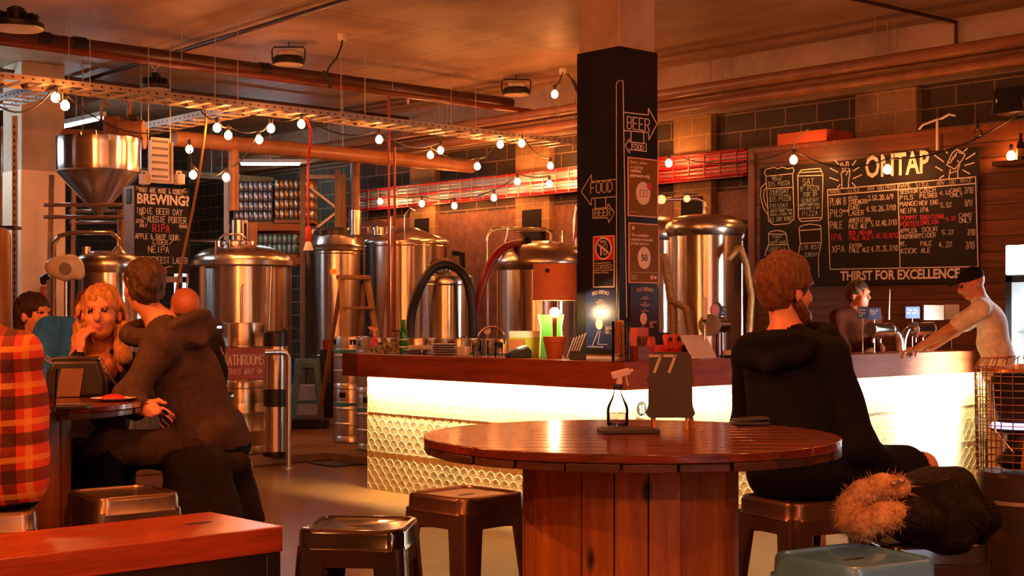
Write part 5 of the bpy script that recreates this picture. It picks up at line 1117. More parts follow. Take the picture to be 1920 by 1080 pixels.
def hand(B, w, d, n, s=1.0, m=0, curl=.9, side=1):
    """wrist w, direction d of the palm, n out of the back of the hand; fingers curl away from n"""
    d = np.array(d, float); d /= np.linalg.norm(d); n = np.array(n, float); n -= d * (n @ d); n /= np.linalg.norm(n); x = np.cross(d, n) * side; w = np.array(w, float)
    B.ell(w + d * .048 * s, np.array([.042, .052, .017]) * s, m, np.stack([x, d, n], 1), .012)
    for i, (o, L) in enumerate(((-.031, .9), (-.010, 1.0), (.011, .95), (.031, .75))):
        p = w + d * .085 * s + x * o * s; a = curl * (.5 + .08 * i); q = p + (d * cos(a) - n * sin(a)) * .040 * L * s; a2 = curl * 1.2; r = q + (d * cos(a2) - n * sin(a2)) * .026 * L * s; a3 = curl * 1.7; t = r + (d * cos(a3) - n * sin(a3)) * .020 * L * s
        B.chain([p, q, r, t], [.0095 * s, .0088 * s, .0082 * s, .0068 * s], m, .005)
    p = w + d * .025 * s - x * .032 * s; q = p + (d * .6 - x * .75 - n * .25) * .038 * s; B.chain([p, q, q + (d * .9 - x * .15 - n * .3) * .030 * s], [.013 * s, .0105 * s, .008 * s], m, .008)
def pose(name, label, base, J, f, hf, mats, vox=.011, arms=(True, True), sleeve=(.05, .038), bulk=1.0, short=False, hd=True, fold=None, head_s=1.0, barearm=False, legs=True, hands=(None, None), face=True, kneebare=False, headm=0, stand=True, pelm=4, hemz=-.015):
    """base: world point on the ground; J: joints in room coordinates; f: way the chest faces, hf: way the head faces
       materials: 0 skin 1 top 2 eyes 3 lips 4 trousers 5 shoes"""
    t = thing(name, label, 'person', base); o = np.array(base); L = lambda p: np.array(p) - o; B = Body(vox, .035)
    pel, ch, nk, hc = L(J['pelvis']), L(J['chest']), L(J['neck']), L(J['head']); Rf = basis(f); r = Rf[:, 0]; sw = J.get('sw', .185) * bulk
    up = nk - ch; up /= np.linalg.norm(up); Rt = basis(np.cross(np.cross(up, Rf[:, 1]), up), up)
    B.ell(pel, np.array([.158, .120, .115]) * bulk, pelm, Rf); mid = (pel + ch) / 2
    B.ell(mid, np.array([.155, .125, .16]) * bulk, 1, Rt, .06); B.ell(pel + (mid - pel) * .42, np.array([.178, .143, .105]) * bulk, 1, Rt, .03); B.ell(ch, np.array([.165, .115, .17]) * bulk, 1, Rt, .06)
    trunk = list(range(len(B.p)))
    sh = [L(J.get('shL', np.array(J['neck']) - up * .075 - r * sw)), L(J.get('shR', np.array(J['neck']) - up * .075 + r * sw))]
    B.cap(sh[0], nk - up * .03, .062 * bulk, .055, 1, .05); B.cap(sh[1], nk - up * .03, .062 * bulk, .055, 1, .05); B.cap(sh[0], sh[1], .062 * bulk, None, 1, .05)
    Rh = basis(hf); B.cap(nk - up * .02, hc + Rh @ np.array([0, -.02, -.07]), .058, .052, headm, .02)
    if hd: P = head(B, hc, Rh, head_s, headm, face)
    for i, sd in enumerate('LR'):
        e, w = J.get('el' + sd), J.get('wr' + sd)
        if e is not None:
            e, w = L(e), L(w); B.cap(sh[i], e, .060 * bulk, sleeve[0], 1, .03)
            if barearm: m_ = sh[i] + (e - sh[i]) * .62; B.p.pop(); B.cap(sh[i], m_, .066 * bulk, .064, 1, .03); B.cap(sh[i], e, .048, .042, 0, .02); B.cap(e, w, .042, .028, 0, .02)
            else: B.cap(e, e + (w - e) * .93, sleeve[0], sleeve[1], 1, .03)
            if hands[i] is not None: B.cap(e + (w - e) * .8, w, .028, .026, 0, .004); hand(B, w, *hands[i], m=0)
        hip, kn, an = pel + r * (-.09 if sd == 'L' else .09) * bulk, J.get('kn' + sd), J.get('an' + sd)
        if legs and kn is not None:
            kn, an = L(kn), L(an)
            if not kneebare and stand: an[2] = .085
            elif an[2] > .3: an[2] = .3
            trunk.append(len(B.p) + (0))
            if kneebare: B.cap(hip, hip + (kn - hip) * .82, .098 * bulk, .085, 4, .04); B.cap(hip, kn, .07, .056, 0, .02); B.cap(kn, an, .055, .036, 0, .02)
            else: B.cap(hip, kn, .092 * bulk, .068, 4, .04); B.cap(kn, an, .066, .050, 4, .03)
            fd = J.get('foot', f); fd = np.array(fd, float) / np.linalg.norm(fd); B.cap(an + fd * .0 - np.array([0, 0, .02]), an + fd * .15 - np.array([0, 0, .045]), .045, .036, 5, .02)
    B.out('body', mats, t, fold=fold, smooth=2, hem=(pel + up * hemz, up * .6 + np.array([0, 0, .8]), trunk) if legs else None); return t, L, Rh, hc, Rt
def hair_cap(t, hc, Rh, mat, name='hair', s=1.0, long=None, vox=.009, fringe=.0, thick=1.0, extra=None, sub=None):
    B = Body(vox, .02); P = lambda x, y, z: hc + Rh @ (np.array([x, y, z]) * s)
    B.ell(P(0, -.018, .042), np.array([.084, .100, .088]) * s * thick, 0, Rh); B.ell(P(0, -.048, -.012), np.array([.072, .058, .062]) * s, 0, Rh)
    for q in (extra or []): B.cap(P(*q[0]), P(*q[1]), q[2] * s, q[3] * s, 0, .03)
    B.ell(P(0, .10, -.035 - fringe), np.array([.078, .088, .088]) * s, 0, Rh, .012, True)
    for x in (-1, 1): B.ell(P(x * .085, .0, -.03), np.array([.02, .028, .036]) * s, 0, Rh, .008, True)
    rs = np.random.RandomState(3); ph = rs.rand(6) * 6
    fold = lambda g: .0035 * (np.sin(140 * g[..., 0] + 60 * g[..., 2] + ph[0]) + np.sin(130 * g[..., 1] - 70 * g[..., 2] + ph[1]))
    return B.out(name, [mat], t, fold=fold)
def hood(t, L, nk, ch, Rt, mat, s=1.0):
    P = lambda x, y, z: nk + Rt @ (np.array([x, y, z]) * s); B = Body(.009, .03)
    pts = [P(.115 * cos(a), .02 + .10 * sin(a), -.035 + .045 * max(0, -sin(a)) * 0 + .03 * sin(a)) for a in [pi * .5 + 2 * pi * i / 16 for i in range(17)]]
    B.chain(pts, [.034] * 17, 0); B.ell(P(0, -.100, -.075), np.array([.145, .040, .060]) * s, 0, Rt, .04); B.ell(P(0, -.118, -.035), np.array([.115, .034, .028]) * s, 0, Rt, .02); B.cap(P(-.12, -.09, -.05), P(0, -.135, -.12), .020, .024, 0, .02); B.cap(P(.12, -.09, -.05), P(0, -.135, -.12), .020, .024, 0, .02)
    B.ell(P(0, -.075, .03), np.array([.06, .045, .06]) * s, 0, Rt, .02, True)
    return B.out('hood', [mat], t, smooth=2)
def c2w(x, y, z=0): return np.array(cw(x, y, z))
def WW(px, py, Y): return np.array(W(px, py, Y))
def shirt_fold(a=.004, f=22, seed=1):
    p = np.random.RandomState(seed).rand(8) * 6
    return lambda g: a * (np.sin(f * g[..., 2] + 9 * g[..., 0] + p[0] + 1.5 * np.sin(11 * g[..., 1] + p[1])) + .7 * np.sin(f * .8 * g[..., 0] - 13 * g[..., 2] + p[2] + 1.2 * np.sin(8 * g[..., 1])))
m_shoe = pm('dark_shoe', (.02, .016, .014), .5); m_navyh = cloth('navy_hoodie', (.0062, .0070, .0100), fold=.5); m_char = cloth('charcoal_hoodie', rgb('483a32'), fold=.6)
m_blk = cloth('black_cloth', (.014, .012, .012)); m_dtr = cloth('dark_trousers', (.0045, .0045, .0055))

# --- man in the navy hoodie on the bronze stool
base = cw(.98, 5.0); base.z = 0
J = dict(pelvis=WW(1496, 885, 5.0), chest=WW(1482, 718, 5.04), neck=WW(1478, 618, 5.06), head=WW(1474, 546, 5.1), shL=WW(1412, 662, 5.2), shR=WW(1553, 668, 4.93), elL=WW(1398, 800, 5.28), wrL=WW(1470, 850, 5.45), elR=WW(1614, 835, 4.86), wrR=WW(1672, 878, 5.05),
         knL=WW(1530, 870, 5.5), anL=WW(1525, 1035, 5.5), knR=WW(1730, 876, 5.12), anR=WW(1690, 1040, 5.2), foot=c2w(.7, .7))
t, L, Rh, hc, Rt = pose('person', 'bearded person in dark navy hoodie and shorts seated from behind at the big reel table', base, J, c2w(.64, .77), c2w(.86, .5), [m_skin, m_navyh, m_eye, m_lip, m_dtr, m_shoe], .008, sleeve=(.060, .045), bulk=1.05, fold=shirt_fold(.0035), kneebare=True, hands=(None, (c2w(.8, .2, -.3), c2w(0, -.3, 1))))
m_hair1 = hairm('brown_hair', rgb('2e1a0c'), rgb('8a542a'))
hair_cap(t, hc, Rh, m_hair1, thick=1.08, vox=.007, extra=[((0, .05, .095), (0, -.02, .105), .03, .04)])
B = Body(.006, .015); P = lambda x, y, z: hc + Rh @ np.array([x, y, z])
B.ell(P(0, .060, -.092), (.050, .045, .040), 0, Rh); B.cap(P(-.060, .005, -.05), P(-.04, .045, -.085), .022, .026, 0); B.cap(P(.060, .005, -.05), P(.04, .045, -.085), .022, .026, 0); B.cap(P(-.025, .092, -.048), P(.025, .092, -.048), .008, .008, 0); B.ell(P(0, .092, -.066), (.022, .02, .010), 0, Rh, .004, True)
B.out('beard', [m_hair1], t); hood(t, L, L(J['neck']), L(J['chest']), Rt, m_navyh, 1.15)
# --- man in the charcoal hoodie at the far table
base = cw(-1.32, 6.2); base.z = 0
J = dict(pelvis=WW(395, 838, 6.22), chest=WW(340, 700, 6.18), neck=WW(302, 598, 6.16), head=WW(268, 540, 6.16), shL=WW(303, 645, 5.98), shR=WW(345, 640, 6.36), elL=WW(244, 742, 5.86), wrL=WW(262, 764, 5.70), elR=WW(270, 745, 6.3), wrR=WW(246, 752, 6.05),
         knL=WW(196, 838, 5.95), anL=WW(236, 985, 5.95), knR=WW(220, 850, 6.35), anR=WW(250, 980, 6.3), foot=c2w(-1, .2))
t, L, Rh, hc, Rt = pose('person', 'person in charcoal hoodie with short dark hair leaning on the far reel table', base, J, c2w(-.9, .43), c2w(-.62, .78), [m_skin, m_char, m_eye, m_lip, m_dtr, m_shoe], .009, stand=False, sleeve=(.064, .046), bulk=1.16, fold=shirt_fold(.005, 26, 4), hands=((c2w(.75, -.25, -.2), c2w(-.2, -.7, .7)), None))
hair_cap(t, hc, Rh, hairm('dark_short_hair', rgb('1c120a'), rgb('5a3c20'), (40, 40, 14)), thick=1.03); hood(t, L, L(J['neck']), L(J['chest']), Rt, m_char, 1.25)
B = Body(.012, .05); lc = lambda x, y, Y: WW(x, y, Y) - np.array(base)                  # coat hung over his stool
co = WW(400, 870, 6.1); co[2] = 0; lc = lambda x, y, Y: WW(x, y, Y) - co
B.cap(lc(330, 872, 5.98), lc(448, 872, 6.05), .06, .05); B.cap(lc(345, 880, 5.95), lc(345, 965, 5.92), .07, .12); B.cap(lc(400, 880, 5.95), lc(405, 975, 5.9), .07, .11); B.cap(lc(445, 872, 6.1), lc(470, 972, 6.12), .05, .07); B.cap(lc(380, 870, 6.0), lc(380, 985, 5.98), .08, .16)
p_ = np.random.RandomState(2).rand(3) * 6; o = B.out('draped_coat', [m_blk], None, loc=tuple(co), fold=lambda g: .014 * np.sin(34 * (g[..., 0] * CS - g[..., 1] * SN) + 2 * np.sin(5 * g[..., 2])) * np.clip((.75 - g[..., 2]) * 3, 0, 1), smooth=2)
tag(o, 'dark coat draped over the stool of the man in charcoal hoodie', 'coat')
# --- blonde woman across the far table
base = cw(-1.98, 6.7); base.z = 0
J = dict(pelvis=WW(180, 860, 6.72), chest=WW(192, 712, 6.62), neck=WW(192, 648, 6.58), head=WW(190, 586, 6.5), shL=WW(252, 690, 6.6), shR=WW(128, 698, 6.6), elR=WW(140, 748, 6.28), wrR=WW(146, 668, 6.38), elL=WW(255, 768, 6.4), wrL=WW(200, 752, 6.25),
         knL=WW(215, 850, 6.3), anL=WW(215, 1000, 6.35), knR=WW(150, 850, 6.3), anR=WW(150, 1000, 6.35), foot=c2w(0, -1))
t, L, Rh, hc, Rt = pose('person', 'person with long blonde hair and black top resting a cheek on one hand', base, J, c2w(0, -1), c2w(.12, -1), [m_skin, m_blk, m_eye, m_lip, m_dtr, m_shoe], .009, head_s=1.06, sleeve=(.044, .036), bulk=.92, hands=((c2w(-.6, -.3, 0), c2w(0, 0, 1)), (c2w(.1, .1, 1), c2w(-.5, -.6, 0))))
B = Body(.01, .02); ck = L(J['neck']); B.ell(ck + np.array(c2w(0, -.05, -.10)), (.10, .085, .08), 0, None); B.out('neckline', [m_skin], t)
hair_cap(t, hc, Rh, hairm('blonde_hair', rgb('8a5a28'), rgb('d8a058'), (50, 50, 5)), thick=1.06, extra=[((.085, -.02, .02), (.10, .03, -.19), .03, .035), ((-.085, -.02, .02), (-.10, .03, -.20), .03, .04), ((.06, -.07, 0), (.08, -.05, -.22), .04, .04), ((-.06, -.07, 0), (-.09, -.05, -.24), .04, .045), ((0, -.09, 0), (0, -.08, -.2), .05, .05)])
# --- person in blue behind, head turned away
base = cw(-2.5, 7.7); base.z = 0
J = dict(pelvis=WW(118, 800, 7.75), chest=WW(112, 665, 7.7), neck=WW(140, 622, 7.72), head=WW(172, 585, 7.75), shL=WW(92, 620, 7.62), shR=WW(165, 618, 7.8), elL=WW(84, 708, 7.55), wrL=WW(110, 740, 7.4), elR=WW(180, 700, 7.8), wrR=WW(160, 730, 7.6), knL=WW(90, 790, 7.4), anL=WW(90, 930, 7.4), knR=WW(150, 790, 7.4), anR=WW(150, 930, 7.4))
t, L, Rh, hc, Rt = pose('person', 'person in bright blue jacket sitting behind the blonde person', base, J, c2w(.3, -.95), c2w(.5, -.8), [m_skin2, cloth('blue_jacket', rgb('2a6cd0')), m_eye, m_lip, m_dtr, m_shoe], .011, sleeve=(.06, .045), bulk=1.05, fold=shirt_fold(.004, 20, 6))
hair_cap(t, hc, Rh, hairm('auburn_hair', rgb('3a1c0c'), rgb('7a4420')))
# --- dark haired person by the red sign
base = cw(-2.85, 8.4); base.z = 0
J = dict(pelvis=WW(45, 760, 8.4), chest=WW(50, 690, 8.4), neck=WW(52, 632, 8.38), head=WW(64, 590, 8.35), shL=WW(78, 650, 8.55), shR=WW(30, 652, 8.25), elR=WW(22, 715, 8.2), wrR=WW(60, 730, 8.1), elL=WW(100, 700, 8.5), wrL=WW(95, 730, 8.3), knL=WW(80, 770, 8.1), anL=WW(80, 900, 8.1), knR=WW(60, 775, 8.0), anR=WW(60, 900, 8.0))
t, L, Rh, hc, Rt = pose('person', 'person with dark hair and black jacket in profile under the red wall sign', base, J, c2w(.8, -.5), c2w(.92, -.4), [m_skin, m_blk, m_eye, m_lip, m_dtr, m_shoe], .011, bulk=.98)
hair_cap(t, hc, Rh, hairm('near_black_hair', rgb('120a06'), rgb('3a2212')), thick=1.08, extra=[((0, -.08, .02), (0, -.09, -.12), .05, .045), ((.05, -.05, 0), (.05, -.06, -.12), .03, .03), ((-.05, -.05, 0), (-.05, -.06, -.12), .03, .03)])
# --- plaid shirt at the picture edge
def plaid():
    m, nt, b = _base('red_plaid'); tc = _n(nt, 'ShaderNodeTexCoord'); sx = _n(nt, 'ShaderNodeSeparateXYZ'); mp = _n(nt, 'ShaderNodeMapping'); mp.inputs['Rotation'].default_value = (0, .06, YAW)
    nt.links.new(tc.outputs['Object'], mp.inputs[0]); nt.links.new(mp.outputs[0], sx.inputs[0]); col = rgb('c8401c')
    def band(ax, per, lo, hi, ph=0):
        f = math_(nt, 'FRACT', math_(nt, 'ADD', math_(nt, 'DIVIDE', sx.outputs[ax], per), ph)); return math_(nt, 'MULTIPLY', math_(nt, 'GREATER_THAN', f, lo), math_(nt, 'LESS_THAN', f, hi))
    for ax in (0, 2):
        col = mul(nt, col, rgb('14120e'), math_(nt, 'MULTIPLY', band(ax, .12, .0, .36), .72), 'MIX')
        col = mul(nt, col, rgb('e0a040'), math_(nt, 'MULTIPLY', band(ax, .12, .56, .72), .55), 'MIX')
    nt.links.new(col, b.inputs['Base Color']); S(b, Roughness=.85); bump(nt, b, noise(nt, coords(nt), 14, 4), .4, .02); return m
base = cw(-1.74, 4.75); base.z = 0
J = dict(pelvis=WW(-22, 895, 4.75), chest=WW(-12, 740, 4.78), neck=WW(-28, 622, 4.8), head=WW(-62, 545, 4.85), shR=WW(34, 668, 4.74), shL=WW(-95, 668, 4.9), elR=WW(40, 812, 4.72), wrR=WW(66, 770, 4.98), elL=WW(-110, 800, 4.9), wrL=WW(-60, 780, 5.15), knR=WW(10, 900, 5.15), anR=WW(20, 1080, 5.1), knL=WW(-80, 900, 5.2), anL=WW(-80, 1080, 5.2))
t, L, Rh, hc, Rt = pose('person', 'person in red plaid shirt cut off by the picture edge beside the timber bench', base, J, c2w(.1, 1), c2w(-.2, 1), [m_skin, plaid(), m_eye, m_lip, m_dtr, m_shoe], .009, pelm=1, hemz=-.09, stand=False, sleeve=(.060, .052), bulk=1.12, fold=shirt_fold(.004, 20, 9), hands=(None, (c2w(-.1, .9, .1), c2w(.3, 0, 1))))
hair_cap(t, hc, Rh, hairm('sandy_hair', rgb('3a2412'), rgb('7a5430')))
# --- bald person behind the charcoal hoodie
base = cw(-1.78, 7.7); base.z = 0
J = dict(pelvis=WW(370, 830, 7.7), chest=WW(370, 700, 7.7), neck=WW(360, 625, 7.7), head=WW(346, 580, 7.68), shL=WW(322, 645, 7.8), shR=WW(396, 650, 7.6), elL=WW(300, 730, 7.8), wrL=WW(330, 740, 7.9), elR=WW(408, 700, 7.55), wrR=WW(398, 650, 7.5), knL=WW(330, 840, 8.0), anL=WW(330, 960, 8), knR=WW(390, 840, 8.0), anR=WW(390, 960, 8))
pose('person', 'bald person from behind in dark clothes past the shoulder of charcoal hoodie', base, J, c2w(-.3, .95), c2w(-.5, .85), [m_skin2, m_blk, m_eye, m_lip, m_dtr, m_shoe], .011, face=False, hands=(None, (c2w(.1, 0, -1), c2w(.5, -.5, 0))))
# --- man in the white T-shirt leaning on the bar
base = cw(3.72, 11.0); base.z = 0
J = dict(pelvis=WW(1872, 700, 11.02), chest=WW(1858, 602, 10.98), neck=WW(1834, 560, 10.96), head=WW(1822, 532, 10.94), shL=WW(1838, 580, 10.76), shR=WW(1846, 582, 11.16), elL=WW(1776, 622, 10.82), wrL=WW(1722, 652, 11.06), elR=WW(1790, 622, 11.3), wrR=WW(1745, 652, 11.45), knL=WW(1866, 810, 10.9), anL=WW(1866, 908, 10.92), knR=WW(1885, 810, 11.1), anR=WW(1885, 908, 11.15))
t, L, Rh, hc, Rt = pose('person', 'person in white T-shirt and black cap leaning with one arm on the bar', base, J, c2w(-1, .25), c2w(-.95, .1, -.35), [m_skin, cloth('white_cotton', rgb('ece6de'), fold=.3), m_eye, m_lip, cloth('beige_trousers', rgb('c8b494')), m_shoe], .010, barearm=True, bulk=1.0, fold=shirt_fold(.003, 18, 3), hands=((c2w(-.9, .2, -.15), c2w(0, 0, 1)), (c2w(-.9, .2, -.15), c2w(0, 0, 1))))
B = Body(.007, .012); P = lambda x, y, z: hc + Rh @ np.array([x, y, z]); B.ell(P(0, -.012, .055), (.085, .102, .075), 0, Rh); B.ell(P(0, .11, .045), (.068, .075, .012), 0, Rh); B.ell(P(0, 0, -.03), (.12, .14, .055), 0, Rh, .004, True); B.out('cap', [m_blk], t)
# --- bar worker behind the twin tap
base = onv(1608, 700, 7.2); base.z = 0; Yb = 12.35
J = dict(pelvis=WW(1606, 680, Yb), chest=WW(1606, 618, Yb), neck=WW(1606, 578, Yb), head=WW(1610, 553, Yb - .03), elL=WW(1636, 636, Yb - .05), wrL=WW(1652, 655, Yb - .3), elR=WW(1574, 636, Yb - .05), wrR=WW(1590, 655, Yb - .35), knL=WW(1615, 780, Yb), anL=WW(1615, 880, Yb), knR=WW(1596, 780, Yb), anR=WW(1596, 880, Yb))
t, L, Rh, hc, Rt = pose('person', 'person in dark red brown shirt standing behind the bar below the slogan', base, J, c2w(.2, -1), c2w(.7, -.7), [m_skin2, cloth('dark_red_shirt', rgb('4a2012')), m_eye, m_lip, m_dtr, m_shoe], .011, bulk=.95, sleeve=(.05, .04))
hair_cap(t, hc, Rh, hairm('chestnut_hair', rgb('2a120a'), rgb('5a2c14')))

# ------------------------------------------------------------------ fur trimmed jacket on the black stool
jo = WW(1720, 1004, 4.0); jo[2] = .76; lc = lambda x, y, Y: WW(x, y, Y) - jo
jk = thing('winter_jacket', 'black padded winter jacket with ginger fur hood heaped on a stool', 'jacket', tuple(jo))
B = Body(.009, .04)
B.ell(lc(1740, 960, 4.0), (.13, .13, .085), 0); B.cap(lc(1700, 950, 3.98), lc(1800, 915, 3.98), .055, .05); B.cap(lc(1790, 905, 4.0), lc(1812, 888, 4.02), .05, .018); B.cap(lc(1800, 920, 4.0), lc(1836, 965, 4.0), .05, .04); B.cap(lc(1832, 960, 4.0), lc(1838, 1015, 4.02), .045, .035)
B.cap(lc(1690, 975, 3.9), lc(1820, 985, 3.9), .055, .045); B.cap(lc(1715, 1000, 3.92), lc(1800, 1005, 3.92), .04, .04); B.cap(lc(1670, 920, 4.05), lc(1740, 905, 4.05), .035, .05)
pj = np.random.RandomState(8).rand(4) * 6
B.out('jacket_body', [cloth('black_nylon', (.005, .0045, .004), .45, .3, .9, 18)], jk, fold=lambda g: .010 * np.sin(38 * g[..., 2] + 20 * g[..., 0] + 2 * np.sin(12 * g[..., 1] + pj[0])) + .007 * np.sin(45 * g[..., 0] - 22 * g[..., 2] + pj[1]), smooth=2)
m_fur = hairm('ginger_fur', rgb('a87844'), rgb('f4cf9c'), (40, 40, 40)); fr = [lc(x, y, Y) for x, y, Y in ((1690, 915, 3.93), (1655, 912, 3.95), (1615, 925, 3.96), (1590, 950, 3.96), (1590, 975, 3.92), (1620, 982, 3.88), (1655, 968, 3.86), (1680, 960, 3.86))]
B = Body(.010, .02); B.chain(fr, [.028, .034, .034, .032, .034, .036, .036, .03]); B.out('fur_trim', [m_fur], jk)
rs = np.random.RandomState(5); mb = MB(); NF = 6500
for q in range(NF):
    i = rs.randint(len(fr) - 1); p = fr[i] + (fr[i + 1] - fr[i]) * rs.rand(); d = rs.randn(3); d /= np.linalg.norm(d); a = p + d * .028; tip = p + d * (.036 + .012 * rs.rand()) + rs.randn(3) * .008 + np.array([0, 0, -.006])
    s_ = np.cross(d, rs.randn(3)); s_ /= np.linalg.norm(s_) ; md = (a + tip) / 2 + rs.randn(3) * .003; w = .0011
    o = len(mb.v); mb.v += [tuple(a - s_ * w), tuple(a + s_ * w), tuple(md + s_ * w * .8), tuple(md - s_ * w * .8), tuple(tip)]; mb.f += [(o, o + 1, o + 2, o + 3), (o + 3, o + 2, o + 4)]; mb.m += [0, 0]
o = mb.out('fur_hair', m_fur, jk); o['kind'] = 'stuff'
for x, y in ((1676, 906), (1690, 901)): MB().ball(tuple(lc(x, y, 3.9)), .011, 8, sc=(1, 1, .7)).out('button', m_chrome, jk)

# ------------------------------------------------------------------ chalkboards, posters, column lettering
m_chalk = pm('white_chalk', rgb('f2ece4'), .85, var=.1, sc=30); m_chalkr = pm('red_chalk', rgb('e8506a'), .85, var=.12, sc=30); m_chalkg = pm('grey_chalk_line', rgb('cfc9c4'), .85, sc=30); m_chalkb = pm('pale_blue_chalk', rgb('b8d0c8'), .85, sc=30)
class Face:
    """a flat sign: converts crop coordinates of the photograph into its own x (right) and y (up)"""
    def __init__(s, plane, d, crop, k, o):
        s.pl, s.d, s.c, s.k, s.o = plane, d, crop, k, V(o)
        s.T = frame(o, (0, -1, 0), (0, 0, 1)) if plane == 'u' else frame(o, (1, 0, 0), (0, 0, 1))
    def px(s, x, y): return s.c[0] + x * s.k, s.c[1] + y * s.k
    def p(s, x, y):
        q = s.px(x, y); w = onu(*q, s.d) if s.pl == 'u' else onv(*q, s.d)
        return (s.o.y - w.y if s.pl == 'u' else w.x - s.o.x, w.z - s.o.z)
    def text(s, mb, items, th=.006, mi=0, lift=.002):
        for tx, x0, x1, yb, h in items:
            a = s.p(x0, yb); b = s.p(x1, yb); c = s.p(x0, yb - h); stroke_text(mb, M4.Identity(4), tx, a[0], a[1], c[1] - a[1], b[0] - a[0], th, mi, lift)
    def font(s, name, tx, x0, x1, yb, h, mat, parent, bold=.0):
        a = s.p(x0, yb); b = s.p(x1, yb); c = s.p(x0, yb - h); o = font_text(name, tx, M4.Identity(4), .1, mat, parent, bold)
        vs = [v.co for v in o.data.vertices]; xs = [v.x for v in vs]; ys = [v.y for v in vs]; sx = (b[0] - a[0]) / (max(xs) - min(xs)); sy = (c[1] - a[1]) / (max(ys) - min(ys)); x_, y_ = min(xs), min(ys)
        for v in o.data.vertices: v.co = ((v.co.x - x_) * sx + a[0], (v.co.y - y_) * sy + a[1], v.co.z + .001)
        o.matrix_local = s.T; return o
    def lines(s, mb, L, th=.007, mi=0, lift=.002):
        for P in L: line(mb, M4.Identity(4), [s.p(*q) for q in P], th, mi, lift)
def flat_out(mb, face, name, mats, parent):
    o = mb.out(name, mats, parent, smooth=False); o.matrix_parent_inverse = M4.Identity(4); o.matrix_local = face.T @ M4.Identity(4); return o
BD = UP - .03
tl, br = onu(1425, 317, BD), onu(1835, 530, BD); ztop = 2.897
tb_ = thing('tap_board', 'large chalkboard headed On Tap listing beers, styles and prices', 'chalkboard', (0, 0, 0))
m_bd = pm('board_black', (.010, .007, .005), .75, var=.3, sc=4)
MB().span((BD, br.y, br.z), (UP - .001, tl.y, ztop)).out('board', m_bd, tb_, bevel=.003)
F = Face('u', BD, (1400, 260), .2398, (BD, tl.y, br.z)); mb = MB()
F.text(mb, [('NAME', 652, 735, 430, 30), ('STYLE', 790, 885, 420, 32), ('ABV', 945, 998, 405, 26), ('IBU', 1018, 1070, 402, 28), ('PRICE', 1088, 1168, 395, 32), ('NAME', 1195, 1282, 385, 30), ('STYLE', 1325, 1425, 375, 34), ('ABV', 1488, 1545, 362, 28), ('IBU', 1578, 1632, 357, 32), ('PRICE', 1672, 1758, 346, 32)], .0042, 2)
F.text(mb, [('PLAN B', 655, 775, 522, 54), ('MID', 800, 865, 480, 28), ('STRENGTH', 798, 942, 517, 34), ('3.5%,20,6/9', 950, 1145, 485, 38), ('PILS', 655, 745, 612, 56), ('SOLD OUT', 748, 798, 575, 16), ('EURO', 798, 880, 556, 30), ('LAGER', 800, 915, 602, 36), ('4.9%,26,7/10', 938, 1165, 572, 40),
 ('PALE', 655, 748, 705, 55), ('AMERICAN', 800, 965, 660, 36), ('PALE ALE', 800, 942, 706, 36), ('5.1%,40,7/10', 975, 1172, 685, 42), ('XPA', 668, 765, 890, 50), ('EXTRA', 805, 900, 850, 27), ('PALE ALE', 805, 962, 890, 34), ('4.7%,35,7/10', 975, 1182, 884, 42),
 ('SESSION', 1200, 1335, 432, 30), ('PILS', 1200, 1300, 480, 34), ('CZECH', 1355, 1475, 422, 32), ('PILSNER', 1355, 1490, 466, 34), ('4.1%', 1512, 1588, 442, 34), ('CANS', 1592, 1675, 420, 28), ('ONLY', 1595, 1688, 456, 30), ('7/10', 1705, 1770, 430, 48),
 ('MANGO', 1200, 1335, 530, 34), ('NEIPA', 1205, 1325, 585, 38), ('NEW ENG', 1352, 1498, 522, 34), ('IPA', 1355, 1420, 576, 36), ('5.5%', 1518, 1602, 540, 36), ('8/11', 1708, 1768, 530, 50), ('CANS', 1660, 1760, 617, 32), ('ONLY', 1662, 1758, 657, 32),
 ('APPLE&', 1200, 1332, 738, 32), ('RASPBERRY', 1200, 1362, 783, 32), ('SOUR', 1372, 1490, 728, 34), ('CIDER', 1372, 1478, 774, 34), ('5.2%', 1530, 1620, 750, 36), ('7/10', 1728, 1785, 757, 48), ('MT.', 1200, 1255, 840, 34), ('KOOK', 1210, 1330, 898, 38), ('PALE', 1360, 1445, 838, 34), ('ALE', 1365, 1435, 892, 36), ('4.2%', 1502, 1605, 850, 42), ('7/10', 1715, 1780, 864, 58)], .0052, 0)
F.text(mb, [('IPA', 655, 740, 798, 50), ('RED INDIAN', 800, 975, 755, 32), ('PALE ALE', 805, 962, 796, 34), ('6.4%,58,8/12', 978, 1185, 782, 38), ('POMMY', 1198, 1332, 640, 34), ('PORTER', 1200, 1348, 690, 36), ('TRADITIONAL', 1355, 1550, 632, 32), ('ENGLISH', 1362, 1500, 672, 32), ('4.9%', 1558, 1635, 642, 32)], .0056, 1)
